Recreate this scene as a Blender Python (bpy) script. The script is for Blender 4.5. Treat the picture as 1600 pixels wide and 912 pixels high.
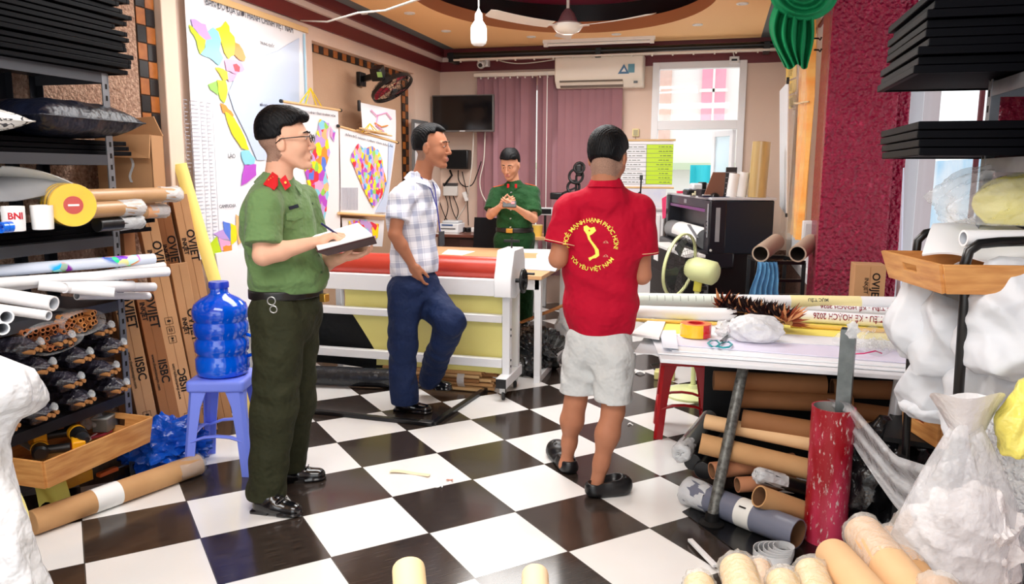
import bpy, bmesh, math, random
import numpy as np
from math import sin, cos, pi, radians, sqrt, atan2
from mathutils import Vector, Matrix, Quaternion
from mathutils.bvhtree import BVHTree

for o in list(bpy.data.objects): bpy.data.objects.remove(o)
SC = bpy.context.scene
COL = SC.collection
random.seed(7); RNG = np.random.default_rng(7)

# ------------------------------------------------------------------ camera, sky, lights, exposure
CAM = Vector((0, 0, 1.427)); FPX = 1205.3
YAW, PIT, ROL = radians(-14.913), -0.1534, 0.0055
FW = Vector((sin(YAW)*cos(PIT), cos(YAW)*cos(PIT), sin(PIT)))
RT0 = Vector((cos(YAW), -sin(YAW), 0)); UP0 = RT0.cross(FW)
RT = RT0*cos(ROL) + UP0*sin(ROL); UPV = -RT0*sin(ROL) + UP0*cos(ROL)
cd = bpy.data.cameras.new('camera'); cam = bpy.data.objects.new('camera', cd); COL.objects.link(cam)
cam.matrix_world = Matrix(((RT.x, UPV.x, -FW.x, CAM.x), (RT.y, UPV.y, -FW.y, CAM.y), (RT.z, UPV.z, -FW.z, CAM.z), (0, 0, 0, 1)))
cd.sensor_width = 36; cd.lens = FPX/1600*36; cd.clip_start = .05; cd.clip_end = 200
SC.camera = cam
SC.view_settings.view_transform = 'Standard'; SC.view_settings.look = 'None'
SC.view_settings.gamma = 1; SC.view_settings.use_curve_mapping = False
SC.view_settings.exposure = 0.25

w = bpy.data.worlds.new('world'); SC.world = w; w.use_nodes = True
bg = w.node_tree.nodes['Background']; bg.inputs[0].default_value = (.93, .97, 1, 1); bg.inputs[1].default_value = 1.25

def area(name, loc, rot, sx, sy, power, col=(1, 1, 1)):
    l = bpy.data.lights.new(name, 'AREA'); l.shape = 'RECTANGLE'; l.size = sx; l.size_y = sy; l.energy = power; l.color = col
    o = bpy.data.objects.new(name, l); o.location = loc; o.rotation_euler = rot; COL.objects.link(o); return o
area('fill_area_front', (-1.0, 1.2, 2.7), (0, 0, 0), 2.2, 1.2, 62, (.97, .99, 1))  # unseen overhead fill added to brighten the room, no fixture belongs to it
area('fill_area_middle', (-1.4, 4.2, 2.7), (0, 0, 0), 2.0, 1.0, 58, (.97, .99, 1))  # another added fill, nothing hangs here
area('fill_area_back', (-1.5, 6.6, 2.5), (0, 0, 0), 1.4, 1.0, 46, (1, .98, .95))  # added fill that lifts the dark back of the room
area('shopfront_daylight', (-.6, -1.5, 1.6), (radians(86), 0, 0), 3.6, 2.4, 40, (.97, .99, 1))
sl = bpy.data.lights.new('sun', 'SUN'); sl.energy = 4.5; sl.angle = .1; so = bpy.data.objects.new('sun', sl)
so.rotation_euler = (radians(-28), radians(28), 0); so.location = (4, 12, 8); COL.objects.link(so)

# ------------------------------------------------------------------ measuring helpers (photo point + a known plane -> place in the room)
def ray(px, py): return FW + RT*((px-800)/FPX) - UPV*((py-456)/FPX)
def AZ(px, py, z=0.): d = ray(px, py); return CAM + d*((z-CAM.z)/d.z)
def AY(px, py, y): d = ray(px, py); return CAM + d*(y/d.y)
def AX(px, py, x): d = ray(px, py); return CAM + d*(x/d.x)
def AD(px, py, D): return CAM + ray(px, py)*D
V = Vector

# ------------------------------------------------------------------ materials
def lin(c):
    return tuple((x/255/12.92 if x/255 <= .04045 else ((x/255+.055)/1.055)**2.4) for x in c)
MATS = {}
def mat(name, col=(200, 200, 200), rough=.5, metal=0., noise=None, bump=None, alpha=1., trans=0., coat=0., spec=.5, stretch=None, emit=None, sheen=0):
    if name in MATS: return MATS[name]
    m = bpy.data.materials.new(name); m.use_nodes = True; nt = m.node_tree; N = nt.nodes; L = nt.links
    b = N['Principled BSDF']; c = lin(col)
    b.inputs['Base Color'].default_value = (*c, 1); b.inputs['Roughness'].default_value = rough; b.inputs['Metallic'].default_value = metal
    b.inputs['Specular IOR Level'].default_value = spec if (spec != .5 or rough < .5) else .22
    if coat: b.inputs['Coat Weight'].default_value = coat; b.inputs['Coat Roughness'].default_value = .08
    if sheen: b.inputs['Sheen Weight'].default_value = sheen
    if trans: b.inputs['Transmission Weight'].default_value = trans
    if alpha < 1: b.inputs['Alpha'].default_value = alpha
    if emit: b.inputs['Emission Color'].default_value = (*lin(emit[0]), 1); b.inputs['Emission Strength'].default_value = emit[1]
    tc = None
    def coord():
        nonlocal tc
        if tc is None:
            t = N.new('ShaderNodeTexCoord'); mp = N.new('ShaderNodeMapping'); L.new(t.outputs['Object'], mp.inputs[0])
            if stretch: mp.inputs['Scale'].default_value = stretch
            tc = mp.outputs[0]
        return tc
    if noise:
        sc, col2, amt = noise
        n = N.new('ShaderNodeTexNoise'); n.inputs['Scale'].default_value = sc; n.inputs['Detail'].default_value = 6
        L.new(coord(), n.inputs[0])
        r = N.new('ShaderNodeValToRGB'); r.color_ramp.elements[0].position = .5-.5*amt; r.color_ramp.elements[1].position = .5+.5*amt
        r.color_ramp.elements[0].color = (*lin(col2), 1); r.color_ramp.elements[1].color = (*c, 1)
        L.new(n.outputs[0], r.inputs[0]); L.new(r.outputs[0], b.inputs['Base Color'])
    if bump:
        n = N.new('ShaderNodeTexNoise'); n.inputs['Scale'].default_value = bump[0]; n.inputs['Detail'].default_value = bump[3] if len(bump) > 3 else 4
        L.new(coord(), n.inputs[0])
        bp = N.new('ShaderNodeBump'); bp.inputs['Strength'].default_value = bump[1]; bp.inputs['Distance'].default_value = bump[2] if len(bump) > 2 else .01
        L.new(n.outputs[0], bp.inputs['Height']); L.new(bp.outputs[0], b.inputs['Normal'])
    MATS[name] = m; return m
def checker_mat(name, c1, c2, scale, rot=0, offset=(0, 0, 0), rough=.3, grout=None, bumpy=None):
    m = bpy.data.materials.new(name); m.use_nodes = True; nt = m.node_tree; N = nt.nodes; L = nt.links; b = N['Principled BSDF']
    g = N.new('ShaderNodeNewGeometry'); mp = N.new('ShaderNodeMapping'); mp.vector_type = 'POINT'
    L.new(g.outputs['Position'], mp.inputs[0]); mp.inputs['Rotation'].default_value = (0, 0, rot); mp.inputs['Location'].default_value = offset
    mp.inputs['Scale'].default_value = (scale, scale, scale)
    ck = N.new('ShaderNodeTexChecker'); ck.inputs['Scale'].default_value = 1
    ck.inputs['Color1'].default_value = (*lin(c1), 1); ck.inputs['Color2'].default_value = (*lin(c2), 1)
    L.new(mp.outputs[0], ck.inputs[0]); L.new(ck.outputs[0], b.inputs['Base Color']); b.inputs['Roughness'].default_value = rough
    return m, mp, ck, b

def wood_mat(name, c1, c2, scale=(3, 30, 30), rough=.45):
    return mat(name, c1, rough, noise=(1.6, c2, .35), stretch=scale)

# ------------------------------------------------------------------ mesh building
class MB:
    def __init__(s): s.v = []; s.f = []; s.m = []
    def add(s, vs, fs, m=None):
        k = len(s.v); s.v += [tuple(x) for x in vs]; s.f += [tuple(k+i for i in f) for f in fs]; s.m += [m]*len(fs); return s
    def box(s, c, size, R=None, m=None, taper=None):
        hx, hy, hz = [q/2 for q in size]; vs = []
        for dz in (-1, 1):
            t = 1 if (dz < 0 or taper is None) else taper
            for dx, dy in ((-1, -1), (1, -1), (1, 1), (-1, 1)):
                p = V((dx*hx*t, dy*hy*t, dz*hz)); vs.append((R @ p if R else p) + V(c))
        return s.add(vs, [(3, 2, 1, 0), (4, 5, 6, 7), (0, 1, 5, 4), (1, 2, 6, 5), (2, 3, 7, 6), (3, 0, 4, 7)], m)
    def bb(s, lo, hi, m=None):
        return s.box([(a+b)/2 for a, b in zip(lo, hi)], [abs(b-a) for a, b in zip(lo, hi)], None, m)
    def bar(s, a, b, w, h, up=(0, 0, 1), m=None):
        a = V(a); b = V(b); d = (b-a); ln = d.length; d.normalize(); u = V(up)
        if abs(d.dot(u)) > .98: u = V((0, 1, 0))
        x = d.cross(u).normalized(); z = x.cross(d)
        R = Matrix((x, d, z)).transposed()
        return s.box((a+b)/2, (w, ln, h), R, m)
    def tube(s, pts, r, seg=12, m=None, caps=True, closed=False, flat=None):
        pts = [V(p) for p in pts]; n = len(pts); rs = r if isinstance(r, (list, tuple)) else [r]*n
        rings = []; prev = None
        for i, p in enumerate(pts):
            if closed: t = pts[(i+1) % n]-pts[i-1]
            else: t = pts[min(i+1, n-1)]-pts[max(i-1, 0)]
            t.normalize()
            if prev is None:
                a = V((0, 0, 1)) if abs(t.z) < .9 else V((1, 0, 0)); x = t.cross(a).normalized()
            else:
                x = (prev - t*prev.dot(t)); x = x.normalized() if x.length > 1e-6 else t.orthogonal().normalized()
            prev = x; y = t.cross(x)
            rings.append([p + x*(cos(2*pi*k/seg)*rs[i]) + y*(sin(2*pi*k/seg)*rs[i]*(flat or 1)) for k in range(seg)])
        vs = [q for rg in rings for q in rg]; fs = []
        for i in range(n if closed else n-1):
            j = (i+1) % n
            for k in range(seg):
                l = (k+1) % seg; fs.append((i*seg+k, i*seg+l, j*seg+l, j*seg+k))
        if caps and not closed: fs.append(tuple(range(seg-1, -1, -1))); fs.append(tuple((n-1)*seg+k for k in range(seg)))
        return s.add(vs, fs, m)
    def cyl(s, a, b, r, seg=24, r2=None, m=None): return s.tube([a, b], [r, r if r2 is None else r2], seg, m)
    def pipe(s, a, b, r, ri, seg=28, m=None, minside=None):
        """hollow tube, both ends open with a visible wall thickness"""
        a = V(a); b = V(b); t = (b-a).normalized(); x = t.orthogonal().normalized(); y = t.cross(x)
        vs = []
        for p, rr in ((a, r), (b, r), (b, ri), (a, ri)):
            vs += [p + x*cos(2*pi*k/seg)*rr + y*sin(2*pi*k/seg)*rr for k in range(seg)]
        k0 = len(s.f)
        for q in range(4):
            fs = []
            for k in range(seg):
                l = (k+1) % seg; j = (q+1) % 4; fs.append((q*seg+k, q*seg+l, j*seg+l, j*seg+k))
            if q == 0: s.add(vs, fs, m); base = len(s.v)-len(vs)
            else:
                s.f += [tuple(base+i for i in f) for f in fs]; s.m += [minside if (q == 2 and minside) else m]*len(fs)
        return s
    def lathe(s, prof, o=(0, 0, 0), seg=32, m=None, axis=None):
        """prof: (r, z) from bottom to top, around z or an axis"""
        o = V(o); ax = V(axis).normalized() if axis else V((0, 0, 1)); x = ax.orthogonal().normalized() if axis else V((1, 0, 0)); y = ax.cross(x)
        vs = []
        for r, z in prof: vs += [o + ax*z + x*cos(2*pi*k/seg)*r + y*sin(2*pi*k/seg)*r for k in range(seg)]
        fs = []
        for i in range(len(prof)-1):
            for k in range(seg):
                l = (k+1) % seg; fs.append((i*seg+k, i*seg+l, (i+1)*seg+l, (i+1)*seg+k))
        ring = prof[0] == prof[-1] or (len(prof) == 2 and prof[0][1] == prof[1][1])
        if prof[0][0] > 1e-5 and not ring: fs.append(tuple(range(seg-1, -1, -1)))
        if prof[-1][0] > 1e-5 and not ring: fs.append(tuple((len(prof)-1)*seg+k for k in range(seg)))
        return s.add(vs, fs, m)
    def grid(s, fn, nu, nv, m=None, thick=0, closeu=False):
        """fn(u,v)->point; thick>0 gives a two sided sheet"""
        P = [[V(fn(i/nu, j/nv)) for j in range(nv+1)] for i in range(nu+1)]
        vs = [P[i][j] for i in range(nu+1) for j in range(nv+1)]; W = nv+1
        fs = [(i*W+j, (i+1)*W+j, (i+1)*W+j+1, i*W+j+1) for i in range(nu) for j in range(nv)]
        if thick:
            n = len(vs); nr = []
            for i in range(nu+1):
                for j in range(nv+1):
                    a = P[min(i+1, nu)][j]-P[max(i-1, 0)][j]; b = P[i][min(j+1, nv)]-P[i][max(j-1, 0)]
                    q = a.cross(b); nr.append(q.normalized() if q.length > 1e-9 else V((0, 0, 1)))
            vs = [p + q*thick/2 for p, q in zip(vs, nr)] + [p - q*thick/2 for p, q in zip(vs, nr)]
            fs2 = [tuple(n+i for i in reversed(f)) for f in fs]
            ed = []
            for i in range(nu): ed += [((i+1)*W, i*W), (i*W+nv, (i+1)*W+nv)]
            for j in range(nv): ed += [(j, j+1), (nu*W+j+1, nu*W+j)]
            fs = fs + fs2 + [(a, b, n+b, n+a) for a, b in ed]
        return s.add(vs, fs, m)
    def poly(s, pts, n, t, m=None):
        """flat outline extruded by t along n"""
        pts = [V(p) for p in pts]; k = len(pts); n = V(n)*t
        return s.add(pts+[p+n for p in pts], [tuple(range(k-1, -1, -1)), tuple(range(k, 2*k))]+[(i, (i+1) % k, (i+1) % k+k, i+k) for i in range(k)], m)

CUR = {}
def finish(me, name, parent, loc, smooth=40, bev=0, sub=0, solid=0):
    o = bpy.data.objects.new(name, me); COL.objects.link(o)
    if parent: o.parent = parent
    else: o.location = loc
    me.polygons.foreach_set('use_smooth', [smooth > 0]*len(me.polygons))
    if smooth and smooth < 180: me.set_sharp_from_angle(angle=radians(smooth))
    if bev:
        b = o.modifiers.new('bevel', 'BEVEL'); b.width = bev; b.segments = 2; b.limit_method = 'ANGLE'; b.angle_limit = radians(50)
    if sub:
        b = o.modifiers.new('sub', 'SUBSURF'); b.levels = b.render_levels = sub
    return o
def wpos(o):
    p = V((0, 0, 0))
    while o is not None: p = p + V(o.location); o = o.parent
    return p
def obj(name, mb, m, parent=None, smooth=40, bev=0, sub=0, loc=None, label=None, normals=True):
    """one mesh object from world coordinates; parents are unrotated while building"""
    vs = mb.v
    if parent: L0 = wpos(parent)
    elif loc is not None: L0 = V(loc)
    else:
        a = np.array(vs); L0 = V((float((a[:, 0].min()+a[:, 0].max())/2), float((a[:, 1].min()+a[:, 1].max())/2), float(a[:, 2].min())))
    me = bpy.data.meshes.new(name)
    me.from_pydata([(x-L0.x, y-L0.y, z-L0.z) for x, y, z in vs], [], mb.f)
    ms = []; idx = []
    for q in mb.m:
        q = q or m
        if q not in ms: ms.append(q)
        idx.append(ms.index(q))
    for q in ms: me.materials.append(q)
    me.polygons.foreach_set('material_index', idx)
    if normals:
        bm = bmesh.new(); bm.from_mesh(me); bmesh.ops.recalc_face_normals(bm, faces=bm.faces); bm.to_mesh(me); bm.free()
    me.update()
    o = finish(me, name, parent, L0, smooth, bev, sub)
    if label: o['label'] = label
    return o
def thing(name, label, cat, loc=(0, 0, 0), group=None):
    o = bpy.data.objects.new(name, None); o.empty_display_size = .05; COL.objects.link(o); o.location = loc
    o['label'] = label; o['category'] = cat
    if group: o['group'] = group
    return o
def tag(o, label, cat, group=None, kind=None):
    o['label'] = label; o['category'] = cat
    if group: o['group'] = group
    if kind: o['kind'] = kind
    return o
def struct(name, mb, m, parent=None, **k):
    o = obj(name, mb, m, parent, **k)
    if not parent: o['kind'] = 'structure'
    return o
def text_mesh(body, size, extrude=.0006, align='CENTER', bold=0):
    cu = bpy.data.curves.new('t', 'FONT'); cu.body = body; cu.size = size; cu.extrude = extrude; cu.align_x = align; cu.align_y = 'CENTER'
    cu.resolution_u = 3; cu.offset = bold
    o = bpy.data.objects.new('t', cu); COL.objects.link(o)
    dg = bpy.context.evaluated_depsgraph_get(); me = bpy.data.meshes.new_from_object(o.evaluated_get(dg))
    vs = [V(v.co) for v in me.vertices]; fs = [tuple(p.vertices) for p in me.polygons]
    bpy.data.objects.remove(o); bpy.data.curves.remove(cu); bpy.data.meshes.remove(me)
    return vs, fs
def text(mb, body, o, xdir, ydir, size, m=None, fit=None, **k):
    """lettering in the plane of xdir (reading) and ydir (up)"""
    vs, fs = text_mesh(body, size, **k); x = V(xdir).normalized(); y = V(ydir).normalized(); n = x.cross(y)
    if fit and vs:
        wdt = max(v.x for v in vs)-min(v.x for v in vs); s = fit/wdt if wdt > 0 else 1
        for v in vs: v.x *= s
    return mb.add([V(o)+x*v.x+y*v.y+n*v.z for v in vs], fs, m)

# ------------------------------------------------------------------ organic surfaces: distance field + surface nets
class SDF:
    def __init__(s, lo, hi, vox):
        s.vox = vox; s.lo = np.array(lo, float); s.n = np.ceil((np.array(hi)-s.lo)/vox).astype(int)+1
        s.ax = [(s.lo[i]+vox*np.arange(s.n[i])).astype(np.float32) for i in range(3)]
        s.d = np.full(s.n, .5, np.float32)
    def _apply(s, lo, hi, fn, k, op):
        mg = k+3*s.vox
        i0 = np.clip(np.floor((np.array(lo)-mg-s.lo)/s.vox).astype(int), 0, s.n); i1 = np.clip(np.ceil((np.array(hi)+mg-s.lo)/s.vox).astype(int)+1, 0, s.n)
        if (i1 <= i0).any(): return s
        X = s.ax[0][i0[0]:i1[0], None, None]; Y = s.ax[1][None, i0[1]:i1[1], None]; Z = s.ax[2][None, None, i0[2]:i1[2]]
        b = fn(X, Y, Z); sl = (slice(i0[0], i1[0]), slice(i0[1], i1[1]), slice(i0[2], i1[2])); a = s.d[sl]
        if op == 'sub': b = -b
        if op == 'add':
            h = np.clip(.5+.5*(b-a)/k, 0, 1) if k > 0 else None
            s.d[sl] = (b*(1-h)+a*h-k*h*(1-h)) if k > 0 else np.minimum(a, b)
        else:
            h = np.clip(.5-.5*(b-a)/k, 0, 1) if k > 0 else None
            s.d[sl] = (b*(1-h)+a*h+k*h*(1-h)) if k > 0 else np.maximum(a, b)
        return s
    def cap(s, a, b, ra, rb=None, k=.01, flat=None, op='add'):
        a = np.array(a, float); b = np.array(b, float); rb = ra if rb is None else rb; ba = b-a; L2 = max(ba@ba, 1e-9)
        R = max(ra, rb)*(max(1, flat[1]) if flat else 1)
        def fn(X, Y, Z):
            px, py, pz = X-a[0], Y-a[1], Z-a[2]
            h = np.clip((px*ba[0]+py*ba[1]+pz*ba[2])/L2, 0, 1); qx, qy, qz = px-h*ba[0], py-h*ba[1], pz-h*ba[2]
            sc = 1.
            if flat:
                n, f = flat; n = np.array(n, float); n /= np.linalg.norm(n); t = (qx*n[0]+qy*n[1]+qz*n[2])*(1/f-1)
                qx, qy, qz = qx+n[0]*t, qy+n[1]*t, qz+n[2]*t; sc = min(1, f)**.5
            return (np.sqrt(qx*qx+qy*qy+qz*qz)-(ra+(rb-ra)*h))*sc
        return s._apply(np.minimum(a, b)-R, np.maximum(a, b)+R, fn, k, op)
    def ell(s, c, r, R=None, k=.01, op='add'):
        c = np.array(c, float); r = np.array(r, float); M = np.array(R) if R is not None else np.eye(3); mr = r.max()
        def fn(X, Y, Z):
            px, py, pz = X-c[0], Y-c[1], Z-c[2]
            q = [(px*M[0, i]+py*M[1, i]+pz*M[2, i])/r[i] for i in range(3)]
            k0 = np.sqrt(q[0]**2+q[1]**2+q[2]**2); k1 = np.sqrt((q[0]/r[0])**2+(q[1]/r[1])**2+(q[2]/r[2])**2)
            return k0*(k0-1)/np.maximum(k1, 1e-6)
        return s._apply(c-mr, c+mr, fn, k, op)
    def box(s, c, h, R=None, rad=.005, k=.005, op='add'):
        c = np.array(c, float); h = np.array(h, float)-rad; M = np.array(R) if R is not None else np.eye(3); mr = np.linalg.norm(h)+rad
        def fn(X, Y, Z):
            px, py, pz = X-c[0], Y-c[1], Z-c[2]
            q = [np.abs(px*M[0, i]+py*M[1, i]+pz*M[2, i])-h[i] for i in range(3)]
            o_ = np.sqrt(np.maximum(q[0], 0)**2+np.maximum(q[1], 0)**2+np.maximum(q[2], 0)**2)
            return o_+np.minimum(np.maximum(q[0], np.maximum(q[1], q[2])), 0)-rad
        return s._apply(c-mr, c+mr, fn, k, op)
    def plane(s, p, n, k=.004, lo=None, hi=None):
        """cut away the side n points to"""
        n = np.array(n, float); n /= np.linalg.norm(n); p = np.array(p, float)
        lo = s.lo if lo is None else lo; hi = s.lo+s.vox*s.n if hi is None else hi
        def fn(X, Y, Z): return (X-p[0])*n[0]+(Y-p[1])*n[1]+(Z-p[2])*n[2]
        return s._apply(lo, hi, fn, k, 'int')
    def warp(s, fn): 
        X, Y, Z = s.ax[0][:, None, None], s.ax[1][None, :, None], s.ax[2][None, None, :]
        s.d += fn(X, Y, Z).astype(np.float32); return s
    def mesh(s):
        d = s.d.copy(); d[0], d[-1] = .5, .5; d[:, 0], d[:, -1] = .5, .5; d[:, :, 0], d[:, :, -1] = .5, .5
        neg = d < 0; c = np.zeros(np.array(d.shape)-1, np.uint8)
        for i in (0, 1):
            for j in (0, 1):
                for k in (0, 1): c += neg[i:i+c.shape[0], j:j+c.shape[1], k:k+c.shape[2]]
        ii, jj, kk = np.nonzero((c > 0) & (c < 8)); n = len(ii)
        acc = np.zeros((n, 3)); cnt = np.zeros(n)
        cr = [(i, j, k) for i in (0, 1) for j in (0, 1) for k in (0, 1)]
        for a in cr:
            for b in cr:
                if sum(abs(x-y) for x, y in zip(a, b)) == 1 and a < b:
                    da = d[ii+a[0], jj+a[1], kk+a[2]]; db = d[ii+b[0], jj+b[1], kk+b[2]]; mk = (da < 0) != (db < 0)
                    t = np.where(mk, da/np.where(mk, da-db, 1), 0)
                    for q in range(3): acc[:, q] += np.where(mk, a[q]+(b[q]-a[q])*t, 0)
                    cnt += mk
        acc /= cnt[:, None]; vs = (acc+np.stack([ii, jj, kk], 1))*s.vox+s.lo
        idx = np.full(c.shape, -1, np.int64); idx[ii, jj, kk] = np.arange(n)
        F = []
        for ax in range(3):
            o1, o2 = [(1, 2), (2, 0), (0, 1)][ax]
            a = neg; b = np.roll(neg, -1, ax); sl = [slice(1, -1)]*3; sl[ax] = slice(0, -1)
            A = a[tuple(sl)]; B = b[tuple(sl)]; e = np.nonzero(A != B); st = A[e]
            e = [e[0]+(0 if ax == 0 else 1), e[1]+(0 if ax == 1 else 1), e[2]+(0 if ax == 2 else 1)]
            def g(p, q):
                t = [e[0].copy(), e[1].copy(), e[2].copy()]; t[o1] -= p; t[o2] -= q; return idx[t[0], t[1], t[2]]
            q = np.stack([g(1, 1), g(0, 1), g(0, 0), g(1, 0)], 1); q[~st] = q[~st][:, ::-1]; F.append(q)
        F = np.concatenate(F); F = F[(F >= 0).all(1)]
        return vs, F
def sdf_obj(name, S, m, parent=None, label=None, mats=None, pick=None, smooth_it=0):
    vs, F = S.mesh()
    if parent: L0 = wpos(parent)
    else: L0 = V((float(vs[:, 0].min()+vs[:, 0].max())/2, float(vs[:, 1].min()+vs[:, 1].max())/2, float(vs[:, 2].min())))
    me = bpy.data.meshes.new(name); me.vertices.add(len(vs)); me.vertices.foreach_set('co', (vs-np.array(L0)).ravel())
    me.loops.add(F.size); me.loops.foreach_set('vertex_index', F.ravel().astype(np.int32))
    me.polygons.add(len(F)); me.polygons.foreach_set('loop_start', np.arange(0, F.size, 4, dtype=np.int32))
    me.update(calc_edges=True); me.validate()
    me.materials.append(m)
    if mats:
        for q in mats: me.materials.append(q)
        me.polygons.foreach_set('material_index', pick(vs[F].mean(1)).astype(np.int32)[:len(me.polygons)])
    me.polygons.foreach_set('use_smooth', [True]*len(me.polygons))
    o = bpy.data.objects.new(name, me); COL.objects.link(o)
    if parent: o.parent = parent
    else: o.location = L0
    if smooth_it:
        q = o.modifiers.new('smooth', 'SMOOTH'); q.factor = .5; q.iterations = smooth_it
    if label: o['label'] = label
    o['_'] = 0; del o['_']
    return o
# ================================================================== the room
XL, XR, YB, YF = -3.05, .68, 8.3, -1.6      # left wall, right rear wall, back wall, open shop front
XW = 1.2                                     # right wall beside the camera
ZC = 2.75
# floor: 0.4 m checker tiles laid at 45 degrees
def floor_mat():
    m = bpy.data.materials.new('floor_tiles'); m.use_nodes = True; nt = m.node_tree; N = nt.nodes; L = nt.links; b = N['Principled BSDF']
    g = N.new('ShaderNodeNewGeometry'); sx = N.new('ShaderNodeSeparateXYZ'); L.new(g.outputs['Position'], sx.inputs[0])
    def mth(op, a, b_=None, c_=None):
        n = N.new('ShaderNodeMath'); n.operation = op
        for i, q in enumerate((a, b_, c_)):
            if q is None: continue
            if isinstance(q, (int, float)): n.inputs[i].default_value = q
            else: L.new(q, n.inputs[i])
        return n.outputs[0]
    s = sqrt(.5)/.4
    tx = mth('MULTIPLY_ADD', mth('ADD', sx.outputs[0], sx.outputs[1]), s, -2.9326+100)
    ty = mth('MULTIPLY_ADD', mth('SUBTRACT', sx.outputs[1], sx.outputs[0]), s, -10.691+100)
    par = mth('MODULO', mth('ADD', mth('FLOOR', tx), mth('FLOOR', ty)), 2)
    fx = mth('FRACT', tx); fy = mth('FRACT', ty)
    def edge(f): return mth('MINIMUM', f, mth('SUBTRACT', 1.0, f))
    e = mth('LESS_THAN', mth('MINIMUM', edge(fx), edge(fy)), .006)
    cw = N.new('ShaderNodeCombineXYZ'); L.new(mth('MULTIPLY', tx, 3), cw.inputs[0]); L.new(mth('MULTIPLY', ty, 40), cw.inputs[1])
    n1 = N.new('ShaderNodeTexNoise'); n1.inputs['Scale'].default_value = 1.5; n1.inputs['Detail'].default_value = 6; L.new(cw.outputs[0], n1.inputs[0])
    rd = N.new('ShaderNodeValToRGB'); rd.color_ramp.elements[0].color = (*lin((34, 27, 24)), 1); rd.color_ramp.elements[1].color = (*lin((66, 56, 50)), 1)
    rd.color_ramp.elements[0].position = .3; rd.color_ramp.elements[1].position = .7; L.new(n1.outputs[0], rd.inputs[0])
    n2 = N.new('ShaderNodeTexNoise'); n2.inputs['Scale'].default_value = 2.5; n2.inputs['Detail'].default_value = 5; L.new(g.outputs['Position'], n2.inputs[0])
    rw = N.new('ShaderNodeValToRGB'); rw.color_ramp.elements[0].color = (*lin((226, 224, 221)), 1); rw.color_ramp.elements[1].color = (*lin((243, 242, 240)), 1); L.new(n2.outputs[0], rw.inputs[0])
    mx = N.new('ShaderNodeMixRGB'); L.new(par, mx.inputs[0]); L.new(rd.outputs[0], mx.inputs[1]); L.new(rw.outputs[0], mx.inputs[2])
    m2 = N.new('ShaderNodeMixRGB'); L.new(e, m2.inputs[0]); L.new(mx.outputs[0], m2.inputs[1]); m2.inputs[2].default_value = (*lin((70, 66, 62)), 1)
    L.new(m2.outputs[0], b.inputs['Base Color'])
    L.new(mth('MULTIPLY_ADD', n2.outputs[0], .12, .09), b.inputs['Roughness']); b.inputs['Specular IOR Level'].default_value = .5
    return m
struct('floor', MB().bb((XL-.3, YF-.4, -.1), (2.3, YB+.3, 0)), floor_mat())

wallm = mat('beige_plaster', (232, 208, 192), .8, noise=(1.5, (222, 196, 178), .7), bump=(60, .15, .004))
maroon = mat('maroon_paint', (106, 28, 34), .45)
beige = mat('cornice_beige', (226, 208, 198), .6)
cove = mat('cornice_grey', (112, 120, 124), .6)
orange = mat('ceiling_orange', (255, 206, 146), .6)
black = mat('black_plastic', (14, 14, 16), .35)
white = mat('white_plastic', (236, 236, 234), .35)
whitepaint = mat('white_paint_metal', (232, 233, 235), .3)
rough_wall = mat('pebble_dash', (226, 190, 165), .9, noise=(60, (150, 110, 90), .5), bump=(70, 1., .03, 8))

# left wall with the recessed panel (real recess)
PY0, PY1, PZ1 = 5.49, 7.56, 2.414
mb = MB(); mb.bb((XL-.3, YF, 0), (XL, PY0, ZC)); mb.bb((XL-.3, PY1, 0), (XL, YB, ZC)); mb.bb((XL-.3, PY0, PZ1), (XL, PY1, ZC)); mb.bb((XL-.3, PY0, 0), (XL-.09, PY1, PZ1), mat('panel_brown', (206, 172, 144), .85, noise=(2, (192, 156, 128), .6), bump=(90, .4, .01)))
struct('wall_left', mb, wallm)
yW0, yW1, zW0, zW1 = 0, 0, 0, 0
# back wall with window opening x -.70..+.20, z 1.0..2.535
WX0, WX1, WZ0, WZ1 = -.72, .21, 1.0, 2.55
BX0, BX1, BZ0, BZ1 = -2.46, -1.08, .55, 2.36
mb = MB(); mb.bb((XL-.3, YB, 0), (BX0, YB+.25, ZC)); mb.bb((BX1, YB, 0), (WX0, YB+.25, ZC)); mb.bb((BX0, YB, BZ1), (BX1, YB+.25, ZC)); mb.bb((BX0, YB, 0), (BX1, YB+.25, BZ0)); mb.bb((WX1, YB, 0), (1.6, YB+.25, ZC)); mb.bb((WX0, YB, WZ1), (WX1, YB+.25, ZC)); mb.bb((WX0, YB, 0), (WX1, YB+.25, WZ0))
struct('wall_back', mb, wallm)
# right wall, rear part (x=XR) from the pillar to the back, with tall curtained opening y 5.75..7.4
mb = MB(); mb.bb((XR, 7.55, 0), (1.6, YB, ZC)); mb.bb((XR, 5.45, 2.62), (XR+.16, 7.55, ZC)); mb.bb((XR, 5.45, 0), (XR+.16, 7.55, .62))
struct('wall_right_rear', mb, mat('right_wall_white', (232, 226, 218), .6))
# right wall, front part (x=XW) with glass door window_2 between y 4.1 and 5.72
mb = MB(); mb.bb((XW, YF, 0), (XW+.2, 4.0, ZC)); mb.bb((XW, 4.0, 2.7), (XW+.2, 5.85, ZC)); mb.bb((XW, 5.85, 0), (XW+.2, 6.1, ZC))
struct('wall_right_front', mb, mat('right_wall_pale', (206, 196, 200), .6))

dado = mat('dado_pebble', (166, 130, 116), .9, noise=(45, (96, 70, 62), .5), bump=(60, 1., .03, 8))
struct('trim_dado_back', MB().bb((-.95, YB-.02, 0), (XR, YB, .66)), dado); struct('trim_dado_right', MB().bb((XR-.02, 5.5, 0), (XR, YB-.02, .60)), dado)
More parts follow.
